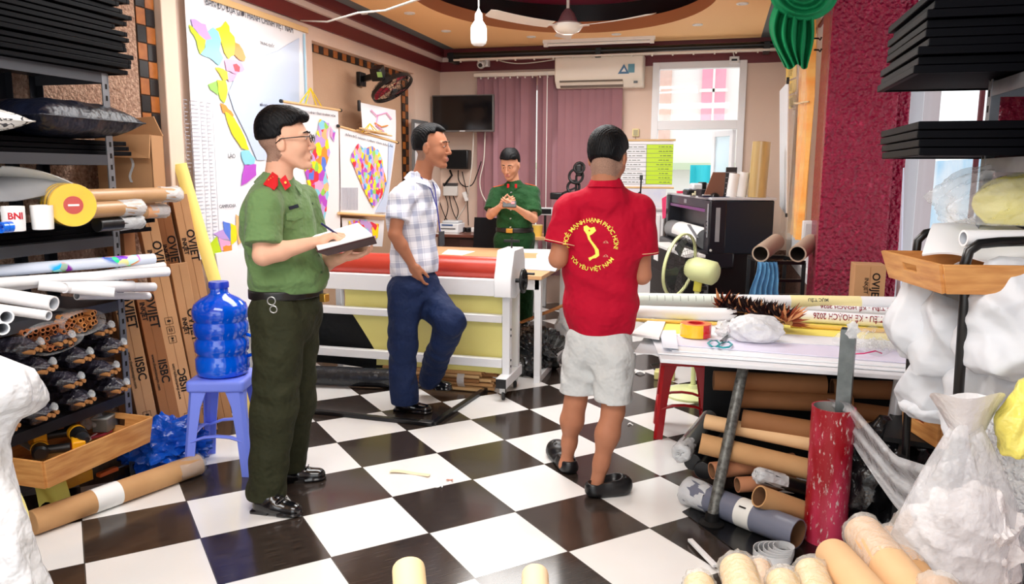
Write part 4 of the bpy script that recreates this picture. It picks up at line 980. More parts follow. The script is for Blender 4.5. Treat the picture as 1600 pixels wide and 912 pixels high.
# ================================================================== left side: rack, trays, cushions, rolls
XF = -2.63                                    # front face of the left rack
card = mat('cardboard', (196, 150, 108), .85, noise=(3, (180, 134, 94), .6), bump=(80, .1, .002))
cardd = mat('cardboard_dark', (150, 100, 64), .85, noise=(3, (132, 86, 54), .6))  # darker card for seams; also paints shade onto the recessed cartons
kraft = mat('kraft_tube', (204, 160, 112), .7, noise=(6, (188, 142, 96), .6))
kraftin = mat('kraft_inside', (150, 112, 78), .8)
paper = mat('paper_white', (244, 244, 242), .6)
ink = mat('ink_black', (26, 22, 20), .8)
film = mat('clear_film', (226, 230, 232), .12, alpha=.28, bump=(40, .6, .01)); film2 = mat('milky_film', (238, 240, 242), .2, alpha=.62, bump=(22, .8, .02))
galv = mat('galvanised_steel', (150, 154, 160), .35, metal=.7, noise=(12, (120, 124, 130), .6)); darkst = mat('dark_slotted_steel', (48, 50, 56), .4, metal=.6)
def slotted(name, x, y, z0, z1, m, parent, dx=1, dy=1, w=.038):
    mb = MB(); mb.bb((x, y, z0), (x+dx*w, y+dy*.003, z1)); mb.bb((x, y, z0), (x+dx*.003, y+dy*w, z1))
    k = z0+.03
    while k < z1-.03:
        mb.bb((x+dx*w*.3, y-dy*.0008, k), (x+dx*w*.6, y+dy*.0005, k+.022), ink); mb.bb((x-dx*.0008, y+dy*w*.3, k), (x+dx*.0005, y+dy*w*.6, k+.022), ink); k += .05
    return obj(name, mb, m, parent, smooth=0)
rk = thing('storage_rack', 'grey slotted-steel storage rack along the left wall, loaded with flat black trays and rolls', 'rack', (XL+.22, 2.2, 0))
YE = 2.93; YS = .7
slotted('upright', XF, YE, .0, 1.846, galv, rk, -1, -1); slotted('upright', XL+.025, YE, .0, 1.846, darkst, rk, 1, -1); slotted('upright', XL+.025, YE-.16, .0, 1.846, darkst, rk, 1, -1)
SH = [.2, .40, .84, 1.135, 1.495, 1.85]
for z in SH:
    mb = MB(); mb.bb((XL+.025, YS, z-.003), (XF-.002, YE-.005, z)); mb.bb((XF-.004, YS, z-.045), (XF-.001, YE-.005, z)); mb.bb((XL+.025, YE-.008, z-.045), (XF, YE-.005, z))
    obj('shelf', mb, mat('shelf_dark_grey', (70, 72, 78), .4, metal=.4) if z > .8 else darkst, rk, smooth=0)
# stacks of thin flat black trays
pan_face = mat('panel_black', (3, 3, 6), .6, spec=.03); pan_edge = mat('panel_edge', (4, 4, 8), .45, spec=.07)
proto_panel = None
def panel(loc, rz, label, group, size=(.42, .62)):
    global proto_panel
    if proto_panel is None:
        t = thing('flat_tray', label, 'tray', (0, 0, 0), group); w, d = size
        obj('board', MB().bb((-w/2+.012, -d/2+.012, .004), (w/2-.012, d/2-.012, .014)), pan_face, t)
        mb = MB(); frame_ = ((-w/2, -d/2, w/2, -d/2+.014), (-w/2, d/2-.014, w/2, d/2), (-w/2, -d/2+.014, -w/2+.014, d/2-.014), (w/2-.014, -d/2+.014, w/2, d/2-.014))
        for x0, y0, x1, y1 in frame_: mb.bb((x0, y0, 0), (x1, y1, .019))
        obj('frame', mb, pan_edge, t, bev=.002); proto_panel = t; r = t
    else:
        r = proto_panel.copy(); COL.objects.link(r); r['label'] = label; r['group'] = group
        for ch in proto_panel.children: c = ch.copy(); COL.objects.link(c); c.parent = r
    r.location = loc; r.rotation_euler = (0, 0, rz); r.scale = (size[0]/.42, size[1]/.62, 1); return r
rr = random.Random(3)
z = 1.851
for k in range(19):
    panel((XL+.245+rr.uniform(-.008, .012), 2.44+rr.uniform(-.05, .05), z+.0), rr.uniform(-.02, .02), 'flat black tray in the tall stack on the top shelf of the left rack', 'flat black trays on the top left shelf', (.42, .84)); z += .0225+(.004 if k % 3 == 0 else 0)
z = 1.4955
for k in range(3):
    panel((XL+.222, 2.50+rr.uniform(-.01, .03), z), rr.uniform(-.01, .01), 'flat black tray under the dark cushion on the left rack', 'flat black trays under the cushions', (.28, .86)); z += .0225
zc = z
z = 1.1355
for k in range(3):
    panel((XL+.222, 2.62+rr.uniform(-.02, .04), z), rr.uniform(-.015, .01), 'thin flat black tray under the mugs and tape on the left rack', 'flat black trays under the mugs', (.28, .84)); z += .0205
zm = z
# cushions
def cushion(name, label, c, w, d, h, m, rz=0, cat='cushion', piping=None):
    R = Matrix.Rotation(rz, 3, 'Z')
    def pt(u, v, s):
        a, b = u*2-1, v*2-1; pinch = 1-.10*(1-abs(a)**2)*(abs(b) > 0)*abs(b)**4-.0; x = a*(1-.10*(1-b*b)*a*a*1.0); y = b*(1-.10*(1-a*a)*b*b)
        th = (max(0, 1-a**4)*max(0, 1-b**4))**.55; wr = .06*sin(9*a+5*b)*sin(7*b-3*a)*th
        return V(c)+R @ V((x*w/2, y*d/2, h/2+s*(h/2)*th*(1+wr*(s > 0))))
    mb = MB().grid(lambda u, v: pt(u, v, 1), 28, 28).grid(lambda u, v: pt(u, v, -1), 28, 28)
    t = thing(name, label, cat, V(c)); obj('cover', mb, m, t, smooth=180)
    e = [pt(i/24, 0, 0) for i in range(24)]+[pt(1, i/24, 0) for i in range(24)]+[pt(1-i/24, 1, 0) for i in range(24)]+[pt(0, 1-i/24, 0) for i in range(24)]
    obj('piping', MB().tube(e, .004, 6, closed=True), piping or m, t, smooth=180); return t
cushion('cushion', 'dark navy velvet cushion lying on the left rack', (-2.775, 2.76, zc+.001), .44, .60, .155, mat('velvet_navy', (16, 22, 42), .4, noise=(7, (6, 8, 18), .4), bump=(9, .9, .04, 3)), .05)
def scribble_mat():
    m = bpy.data.materials.new('scribble_cloth'); m.use_nodes = True; nt = m.node_tree; N = nt.nodes; L = nt.links; b = N['Principled BSDF']; b.inputs['Roughness'].default_value = .8
    t = N.new('ShaderNodeTexCoord'); w_ = N.new('ShaderNodeTexWave'); w_.inputs['Scale'].default_value = 9; w_.inputs['Distortion'].default_value = 12; w_.inputs['Detail Scale'].default_value = 2
    r = N.new('ShaderNodeValToRGB'); r.color_ramp.elements[0].position = .05; r.color_ramp.elements[1].position = .12; r.color_ramp.elements[0].color = (*lin((70, 72, 78)), 1); r.color_ramp.elements[1].color = (*lin((240, 240, 238)), 1)
    L.new(t.outputs['Object'], w_.inputs[0]); L.new(w_.outputs[0], r.inputs[0]); L.new(r.outputs[0], b.inputs['Base Color']); return m
cushion('cushion', 'white cushion with grey scribble pattern at the far left of the rack', (-2.78, 2.24, zc+.001), .44, .44, .10, scribble_mat(), .1)

# rolls helper
def roll(name, label, a, b, r, m, cat='roll', ri=None, cap=None, group=None, band=None, inside=None, ends='ab'):
    """paper or cardboard tube; ri gives a hollow tube, cap wraps an end in clear film"""
    a = V(a); b = V(b); base = (a+b)/2; base.z = min(a.z, b.z)-r*.9; t = thing(name, label, cat, base, group)
    if ri: obj('tube', MB().pipe(a, b, r, ri, 32, m, inside), m, t)
    else: obj('tube', MB().cyl(a, b, r, 32), m, t, bev=.003)
    d = (b-a).normalized()
    if cap:
        for k, (p, s) in enumerate(((a, -1), (b, 1))):
            if 'ab'[k] not in ends: continue
            prof = [(r+.0012, -.12), (r+.002, -.06), (r+.003, -.02), (r+.003, .002), (r*.9, .012), (r*.55, .016), (r*.2, .010), (0, .012)]
            mb = MB().lathe(prof, p, 26, axis=d*s); rn = random.Random(int(abs(p.x*977+p.z*631))+k)
            mb.v = [tuple(V(v)+V((rn.uniform(-1, 1), rn.uniform(-1, 1), rn.uniform(-1, 1)))*.0035) for v in mb.v]
            obj('film_wrap', mb, cap, t, smooth=60)
    if band:
        for f0, f1, m_ in band: obj('label_band', MB().lathe([(r+.0012, 0), (r+.0012, (b-a).length*(f1-f0))], a+(b-a)*f0, 32, axis=d), m_, t)
    return t
kr2 = mat('kraft_roll_wrapped', (196, 152, 104), .45, noise=(5, (178, 134, 90), .6), coat=.3); blk = mat('black_roll', (16, 16, 18), .3)
yb = lambda px, py, X: AX(px, py, X)
# four film wrapped rolls lying along the shelf, right of the tape
def along(px0, py, px1, X, r, **k):
    a = AX(px0, py, X); b = AX(px1, py, X); b.z = a.z = (a.z+b.z)/2; return a, b
a, b = AX(130, 300, -2.62), AX(276, 299, -2.62); a.z = b.z = zm+.115; roll('wrapped_roll', 'long brown roll with film-wrapped end, uppermost beside the yellow tape', a, b, .036, kr2, cap=film2, ends='b')
a, b = AX(120, 312, -2.52), AX(216, 311, -2.52); a.z = b.z = zm+.066; roll('wrapped_roll', 'brown film-wrapped roll directly beside the yellow tape', a, b, .034, kr2, cap=film2, ends='b')
a, b = AX(150, 330, -2.53), AX(216, 333, -2.53); a.z = b.z = zm+.0; a.z = b.z = zm+.002; roll('wrapped_roll', 'black film-wrapped roll on the left rack below the brown ones', a, b, .030, blk, cap=film2, ends='b')
a, b = AX(200, 329, -2.66), AX(256, 327, -2.66); a.z = b.z = zm+.036; roll('wrapped_roll', 'short brown wrapped roll with orange label at the end of the shelf', a, b, .033, kr2, cap=film2, band=[(.4, .7, mat('label_peach', (232, 176, 130), .5))], ends='b')
# big yellow tape stack in film
ty = mat('tape_yellow', (255, 208, 0), .15, coat=.4, noise=(12, (244, 188, 0), .5)); c = AX(85, 316, -2.62); ax = (RH*.66-FH*.75).normalized(); c1 = AX(127, 318, -2.53)
t = thing('tape_pack', 'large yellow packing tape rolls in clear wrap standing on their side on the left rack', 'tape', (c.x, c.y, zm))
ctr = c.lerp(c1, .5); ctr.z = zm+.092
for k, off in enumerate((-.10, -.034, .032)):
    p = ctr+ax*off; mb = MB().lathe([(.036, 0), (.084, 0), (.086, .004), (.086, .058), (.084, .062), (.036, .062), (.036, 0)], p, 40, axis=ax); obj('tape_roll', mb, ty, t)
    obj('core', MB().lathe([(.028, -.001), (.0358, -.001), (.0358, .063), (.028, .063), (.028, -.001)], p, 32, axis=ax), mat('core_red', (196, 20, 36), .4), t)
obj('clear_wrap', MB().lathe([(.0, .106), (.05, .104), (.086, .098), (.0905, .05), (.0905, -.10), (.08, -.112), (0, -.115)], ctr, 30, axis=ax), mat('film_tape', (250, 246, 220), .08, alpha=.10), t, smooth=60)
mb = MB(); p = ctr; x = V((0, 0, 1)).cross(ax).normalized(); 
mb2 = MB().lathe([(0, .0), (.028, 0)], ctr+ax*.096, 24, axis=ax); lb = obj('core_label', mb2, mat('core_red', (196, 20, 36), .4), t)
mb = MB(); mb.poly([ctr+ax*.0975-x*.02-V((0, 0, .004)), ctr+ax*.0975+x*.02-V((0, 0, .004)), ctr+ax*.0975+x*.02+V((0, 0, .004)), ctr+ax*.0975-x*.02+V((0, 0, .004))], ax, .0008); obj('label_stripe', mb, paper, lb)
# mugs
def mug(label, px, py, X, txt=False, handle=True):
    c = AX(px, py, X); c.z = zm; t = thing('mug', label, 'mug', c)
    obj('cup', MB().lathe([(0, .004), (.034, .004), (.036, 0), (.038, .002), (.040, .05), (.0405, .094), (.038, .095), (.0365, .09), (.0355, .01), (0, .008)], c, 40), mat('ceramic_white', (246, 246, 246), .15, coat=.6), t)
    dirv = (CAM-c); dirv.z = 0; dirv.normalize(); x = V((0, 0, 1)).cross(dirv)
    if handle:
        h = -x; obj('handle', MB().tube([c+h*(.038+.026*sin(a))+V((0, 0, .05-.03*cos(a))) for a in [pi*k/12 for k in range(13)]], .0045, 10), mat('ceramic_white', (246, 246, 246), .15), t, smooth=180)
    if txt:
        mb = MB(); vs, fs = text_mesh('BNI', .034, .0004, bold=.0012)
        mb.add([c+dirv*cos(v.x/.041+.2)*(.0412+v.z)+x*sin(v.x/.041+.2)*.0412+V((0, 0, .058+v.y)) for v in vs], fs); obj('logo', mb, mat('logo_red', (200, 24, 40), .4), t, smooth=0)
mug('white mug with red lettering at the left end of the shelf', 22, 352, -2.58, True); mug('plain white mug in front of the yellow tape', 67, 350, -2.56, False, False)
bt = thing('blue_tape', 'small translucent blue tape rings in front of the lettered mug', 'tape', AX(8, 356, -2.53)); cc = AX(8, 350, -2.53); cc.z = zm+.022
for k in (0, .022): obj('ring', MB().lathe([(.014, 0), (.021, 0), (.021, .02), (.014, .02), (.014, 0)], cc+V((0, k-.02, 0)), 24, axis=(0, 1, 0)), mat('tape_blue', (30, 110, 230), .15, coat=.6), bt)
# grey foil sheets bent over the shelf
silver = mat('foil_sheet', (176, 178, 182), .35, metal=.3, noise=(3, (140, 142, 148), .6))
def sheetfold(u, v):
    y = 2.0+.72*u; return V((XL+.06+.36*v, y, 1.32+.09*sin(pi*v)*(1-.3*u)+.06*u*(1-v)+.012*sin(9*u)))
tag(obj('foil_sheet', MB().grid(sheetfold, 16, 16, thick=.004), silver, smooth=80), 'grey foil-faced sheet bowed over the tape on the left rack', 'sheet')
def sheetfold2(u, v):
    return V((XL+.08+.30*v, 2.40+.50*u, 1.30+.16*v*(1-u**2)+.02*sin(5*v)))
tag(obj('plastic_sheet', MB().grid(sheetfold2, 14, 14, thick=.004), mat('sheet_milky', (206, 210, 212), .3), smooth=80), 'translucent white curled sheet behind the foil sheet on the left rack', 'sheet')

# white poster rolls on the next shelf (z .84)
prt = mat('poster_back', (246, 246, 248), .4); prin = mat('poster_inside', (196, 200, 206), .6)
def prn_mat():
    m = bpy.data.materials.new('poster_print'); m.use_nodes = True; nt = m.node_tree; N = nt.nodes; L = nt.links; b = N['Principled BSDF']; b.inputs['Roughness'].default_value = .35
    t = N.new('ShaderNodeTexCoord'); v_ = N.new('ShaderNodeTexVoronoi'); v_.inputs['Scale'].default_value = 26; n_ = N.new('ShaderNodeTexNoise'); n_.inputs['Scale'].default_value = 5
    L.new(t.outputs['Object'], v_.inputs[0]); L.new(t.outputs['Object'], n_.inputs[0])
    hs = N.new('ShaderNodeHueSaturation'); hs.inputs['Saturation'].default_value = 1.5; hs.inputs['Value'].default_value = 1.2; L.new(v_.outputs['Color'], hs.inputs['Color'])
    r = N.new('ShaderNodeValToRGB'); r.color_ramp.elements[0].position = .56; r.color_ramp.elements[1].position = .60; L.new(n_.outputs[0], r.inputs[0])
    mx = N.new('ShaderNodeMixRGB'); mx.inputs[1].default_value = (*lin((222, 232, 250)), 1); L.new(r.outputs[0], mx.inputs[0]); L.new(hs.outputs[0], mx.inputs[2]); L.new(mx.outputs[0], b.inputs['Base Color']); return m
PRN = prn_mat()
def proll(label, A, B, X, r, m=prt, X2=None, **k):
    a = AX(A[0], A[1], X2 or X); b = AX(B[0], B[1], X); return roll('poster_roll', label, a, b, r, m, ri=r*.78, inside=prin, group='poster rolls on the left rack', **k)
proll('printed poster roll with pale blue and coloured map motif, uppermost', (-30, 425), (240, 404), -2.50, .024, PRN, -2.72)
proll('long white poster roll just below the printed one', (-30, 444), (262, 424), -2.46, .022, prt, -2.68)
proll('long white poster roll with a crease, in front of the others', (-30, 455), (256, 415), -2.54, .018, prt, -2.72)
proll('white poster roll ending left of the leaning boxes, lowest of the pair', (110, 450), (240, 448), -2.60, .021)
proll('white poster roll end showing right, second from the box', (100, 449), (206, 446), -2.53, .023)
proll('white poster roll end tucked under the long rolls', (120, 462), (232, 462), -2.64, .018)
proll('short white poster roll angled forwards above the straw tubes', (60, 445), (178, 457), -2.42, .021, prt, -2.60)
proll('thick white poster roll with open dark end pointing forwards', (-30, 456), (84, 474), -2.30, .027, prt, -2.60)
proll('slim white poster roll with open end below the thick one', (-30, 478), (76, 493), -2.28, .0175, prt, -2.55)
proll('white poster roll end at the far left showing a dark line', (-40, 480), (10, 495), -2.22, .023, prt, -2.5)
proll('lowest white poster roll end at the far left edge', (-40, 500), (4, 513), -2.20, .021, prt, -2.5)
def straws(label, c, ux, nrow, ncol, ln, r, m, seed=1):
    t = thing('tube_bundle', label, 'bundle', V(c)-V((0, 0, .01))); rn = random.Random(seed)
    mb = MB(); ux = V(ux).normalized(); side = V((0, 0, 1)).cross(ux).normalized(); n_ = 0
    for i in range(nrow):
        for j in range(ncol):
            p = V(c)+side*((j+(i % 2)*.5-ncol/2)*r*2.05)+V((0, 0, r+i*r*1.8))+ux*rn.uniform(-.02, .02)
            o = obj('brown_tube', MB().pipe(p-ux*ln, p, r, r*.62, 10, m, mat('tube_hole', (70, 40, 24), .9)), m, t); n_ += 1
    g = lambda u, v: V(c)+ux*(.03-ln*.55*u)+side*(cos(2*pi*v)*(ncol*r*1.15+.006))+V((0, 0, nrow*r*.92+sin(2*pi*v)*(nrow*r*.95+.008)+.003*sin(17*v+9*u)))
    obj('film_sleeve', MB().grid(g, 10, 30), film, t, smooth=180)
br = mat('brown_straw', (166, 100, 62), .5)
straws('clear bag of brown cardboard straws on the left rack under the white rolls', (-2.60, 2.48, .70), (.85, -.2, 0), 5, 9, .34, .0115, br, 2)
straws('upper film-wrapped pack of brown straws with two lighter ones', (-2.58, 2.62, .75), (.8, -.1, 0), 4, 7, .3, .0115, mat('brown_straw_light', (196, 130, 74), .5), 3)
# dark film wrapped bundles, lower shelf
bag = mat('dark_wrap', (22, 20, 28), .15, coat=.5, bump=(25, 1., .03), noise=(8, (70, 66, 80), .25)); wood1 = mat('stick_wood', (168, 116, 70), .7)
first = None
rn = random.Random(11)
spots = [(i, j) for j in range(4) for i in range(4-(j == 3))]
for q, (i, j) in enumerate(spots):
    c = V((-2.71+.0, 2.80-.20*i-.05*(j % 2), .412+.092*j))
    if first is None:
        t = thing('wrapped_bundle', 'dark film-wrapped bundle of short sticks on the lower left shelf', 'bundle', c, 'dark wrapped bundles on the lower left shelf')
        def bs(u, v):
            a = 2*pi*v; x = -.14+.30*u; s = min(1, 4*u+.35, 4*(1-u)+.28); rr_ = .052*s*(1+.12*sin(5*a+7*u)+.08*sin(11*a-9*u)); return c+V((x, cos(a)*rr_*1.15, .048+sin(a)*rr_*.85))
        obj('film', MB().grid(bs, 18, 20), bag, t, smooth=180)
        for k in range(4): obj('stick', MB().cyl(c+V((.05, -.03+.02*k, .04+.008*(k % 2))), c+V((.165, -.03+.02*k, .04+.008*(k % 2))), .009, 8), wood1, t)
        obj('tied_end', MB().lathe([(.004, 0), (.008, .01), (.018, .032), (.0, .022)], c+V((.13, .02, .06)), 12, axis=(1, .1, .5)), film, t, smooth=60); first = t
    else:
        r = first.copy(); COL.objects.link(r); r.location = c; r.rotation_euler = (0, 0, rn.uniform(-.25, .25))
        for ch in first.children: d = ch.copy(); COL.objects.link(d); d.parent = r
# pine crates with tools
pine = wood_mat('pine', (222, 164, 98), (188, 122, 62), (4, 4, 30))
pine = mat('pine', (220, 160, 96), .45, noise=(2.2, (190, 124, 64), .5), stretch=(2, 2, 16))
def crate(name, label, o, ux, L_, W_, h, flare=.02, hole=True, t=.009, m=None):
    """o: bottom corner, ux: long direction, second side to the left of it"""
    m = m or pine
    ux = V(ux).normalized(); uy = V((0, 0, 1)).cross(ux); Z = V((0, 0, 1)); T = thing(name, label, 'crate', o)
    def side(p0, p1, q0, q1, nm, hole=False):
        n = (p1-p0).cross(q0-p0).normalized()
        if not hole: return obj(nm, MB().poly([p0, p1, q1, q0], n, t), m, T, bev=.0015)
        mid = lambda f, g: (p0.lerp(p1, f)).lerp(q0.lerp(q1, f), g); mb = MB()
        for f0, f1, g0, g1 in ((0, .38, 0, 1), (.62, 1, 0, 1), (.38, .62, 0, .5), (.38, .62, .78, 1)): mb.poly([mid(f0, g0), mid(f1, g0), mid(f1, g1), mid(f0, g1)], n, t)
        return obj(nm, mb, m, T)
    o = V(o); a, b, c, d = o, o+ux*L_, o+ux*L_+uy*W_, o+uy*W_; ce = (a+c)/2; f = lambda p: p+Z*h+(p-ce).normalized()*flare
    A, B, C, D = map(f, (a, b, c, d))
    side(a, b, A, B, 'front_board'); side(b, c, B, C, 'end_board', hole); side(c, d, C, D, 'back_board'); side(d, a, D, A, 'end_board', hole)
    obj('bottom', MB().poly([a, b, c, d], Z, .006), m, T)
    return T, ce
cz = .205; oc = AZ(73, 762, cz); oc.x = max(oc.x, -2.62)
print('crate', oc)
uxl = V((.16, 1, 0)).normalized()
T, ce = crate('tool_crate', 'open pine crate full of cordless drills under the left rack', oc, (AZ(232, 690, cz)-oc), (AZ(232, 690, cz)-oc).length, .36, .115)
UX = (AZ(232, 690, cz)-oc).normalized(); UY = V((0, 0, 1)).cross(UX)
def drill(label, p, rz, body=(252, 180, 20)):
    t = thing('cordless_drill', label, 'drill', V(p)-V((0, 0, .03))); R = Matrix.Rotation(rz, 3, 'Z'); P = lambda x, y, z: V(p)+R @ V((x, y, z)); dk = mat('tool_black', (18, 18, 20), .4); yl = mat('tool_yellow', (246, 172, 24), .4)
    obj('motor_housing', MB().tube([P(-.08, 0, 0), P(-.07, 0, 0), P(.03, 0, 0), P(.07, 0, 0)], [.022, .031, .033, .026], 20), dk, t); obj('yellow_band', MB().cyl(P(-.02, 0, 0), P(.012, 0, 0), .0345, 20), yl, t)
    obj('chuck', MB().tube([P(.07, 0, 0), P(.10, 0, 0), P(.125, 0, 0)], [.022, .022, .012], 16), mat('chuck_grey', (60, 60, 64), .3, metal=.6), t)
    obj('handle', MB().tube([P(-.03, 0, 0), P(-.045, -.07, 0), P(-.05, -.11, 0)], [.020, .018, .020], 12), dk, t); obj('battery', MB().box(P(-.04, -.14, 0), (.10, .05, .06), R), yl, t, bev=.006)
drill('yellow and black cordless drill lying at the front of the left crate', AZ(62, 700, cz+.07), 2.4); drill('black cordless drill with yellow band leaning deeper in the left crate', AZ(120, 676, cz+.10), -.5)
zz = cz+.04
rn = random.Random(5)
for k, (px, py, nm, lab, cl) in enumerate(((48, 705, 'metal_scraper', 'grey plastic scraper beside the drill in the left crate', (188, 192, 190)), (103, 700, 'screwdriver', 'red-handled screwdriver in the left crate', (180, 20, 44)), (140, 685, 'pliers', 'dark red pliers among the tools of the left crate', (120, 16, 36)), (165, 672, 'grey_box', 'small grey plastic box at the back of the left crate', (96, 96, 92)), (35, 690, 'black_pouch', 'black tool pouch in the left corner of the crate', (20, 20, 22)))):
    p = AZ(px, py, zz); m_ = mat('tool_col_%d' % k, cl, .4)
    if nm == 'screwdriver':
        t = thing(nm, lab, 'tool', p); obj('handle', MB().tube([p, p+UX*.03, p+UX*.08], [.012, .015, .011], 10), m_, t); obj('shaft', MB().cyl(p+UX*.08, p+UX*.17+V((0, 0, .01)), .003, 8), STEEL, t)
    elif nm == 'pliers':
        t = thing(nm, lab, 'tool', p); [obj('handle', MB().tube([p, p+UX*.05+UY*s*.02, p+UX*.11+UY*s*.014], .007, 8), m_, t) for s in (-1, 1)]; obj('jaw', MB().tube([p-UX*.05, p], [.004, .011], 8), STEEL, t)
    elif nm == 'metal_scraper': tag(obj(nm, MB().poly([p, p+UX*.09, p+UX*.07+UY*.07+V((0, 0, .03)), p-UX*.01+UY*.05+V((0, 0, .03))], (0, 0, 1), .003), m_), lab, 'tool')
    elif nm == 'grey_box': t = thing(nm, lab, 'box', p); obj('box', MB().box(p+V((0, 0, .035)), (.07, .1, .06), Matrix.Rotation(.3, 3, 'Z')), m_, t, bev=.004); obj('lid', MB().box(p+V((0, 0, .068)), (.074, .104, .01), Matrix.Rotation(.3, 3, 'Z')), mat('lid_clear', (150, 152, 150), .3), t, bev=.003)
    else: tag(obj(nm, MB().grid(lambda u, v: p+UX*(.2*u-.05)+UY*(.1*v)+V((0, 0, .05*sin(pi*u)*sin(pi*v)+.004)), 8, 8, thick=.004), m_, smooth=80), lab, 'pouch')
def crumple(name, label, c, size, m, seed=0, amp=.25, sub=4, parent=None, cat='bag', R=None, top=None, flatb=True, octs=8):
    """crumpled bag: a closed lumpy surface with sharp folds"""
    bm = bmesh.new(); bmesh.ops.create_icosphere(bm, subdivisions=sub, radius=1); rn_ = np.random.default_rng(seed); ph = rn_.uniform(0, 6, (8, 3)); fr = rn_.normal(0, 1, (8, 3))*np.array([2.2, 2.2, 2.2])
    vs = []
    for v in bm.verts:
        p = np.array(v.co); s = 0
        for k in range(octs): q = (fr[k]*p).sum()*(1+.35*k)+ph[k][0]; s += (1-abs(sin(q))*2)/(1.6+k*.8)
        r = 1+amp*s*.8; x = p*r
        if flatb and x[2] < -.7: x[2] = -.7-.1*(x[2]+.7)
        if top: 
            tt = max(0, x[2]-top[0]); x[0] *= max(.12, 1-tt*top[1]); x[1] *= max(.12, 1-tt*top[1])
        vs.append(V((x[0]*size[0]/2, x[1]*size[1]/2, (x[2]+.7)*size[2]/1.7)))
    if R: vs = [R @ v for v in vs]
    mb = MB(); mb.add([V(c)+v for v in vs], [tuple(v.index for v in f.verts) for f in bm.faces]); bm.free()
    o = obj(name, mb, m, parent, smooth=35 if amp > .2 else 50)
    if not parent: tag(o, label, cat)
    return o
crumple('plastic_bag', 'small clear plastic bag standing in the left crate', AZ(143, 668, cz+.06), (.10, .10, .15), film, 4, .3)
# things on the floor at the left
p0, p1 = AZ(52, 836, 0), AZ(311, 741, 0); off = V((0, 0, .052))
t = roll('cardboard_tube', 'long cardboard tube with white band lying on the floor by the left crate', p0+off, p1+off, .05, kraft, cat='tube', cap=film, band=[(.32, .47, paper)], ends='b')
crumple('blue_plastic_bag', 'bright blue plastic bag bunched under the light blue stool', AZ(262, 742, 0)+V((-.1, .12, 0)), (.52, .40, .26), mat('bag_blue', (18, 92, 206), .22, noise=(9, (10, 60, 160), .5), coat=.3, bump=(18, .8, .02)), 8, .24, 5)
def ypap(u, v): q = AZ(62, 800, 0).lerp(AZ(112, 790, 0), u); return q+V((-.05*v, .02*v, .02+.14*v+.02*sin(7*u+3*v)-.03*u*v))
tag(obj('yellow_paper', MB().grid(ypap, 10, 8, thick=.003), mat('paper_yellow', (244, 226, 110), .6), smooth=60), 'crumpled yellow paper on the floor behind the cardboard tube', 'paper')
q = AZ(112, 785, 0); q2 = AZ(150, 765, 0)
t = thing('spirit_level', 'yellow and black tool strip lying behind the cardboard tube', 'tool', q); obj('body', MB().bar(q+V((-.08, .02, .06)), q2+V((-.05, .03, .06)), .03, .05), mat('tool_yellow', (246, 172, 24), .4), t, bev=.003); obj('grip', MB().bar((q+q2)/2+V((-.07, .01, .087)), q2+V((-.06, .03, .087)), .02, .006), black, t)
t = thing('orange_cutter', 'small orange utility cutter on the floor beside the tool strip', 'tool', AZ(170, 758, 0)); q = AZ(163, 760, 0); obj('body', MB().bar(q+V((-.03, 0, .05)), AZ(192, 748, 0)+V((-.03, 0, .05)), .03, .02), mat('cutter_orange', (214, 96, 30), .4), t, bev=.004); obj('blade', MB().bar(AZ(192, 748, 0)+V((-.03, 0, .05)), AZ(205, 742, 0)+V((-.02, 0, .05)), .012, .002), STEEL, t)
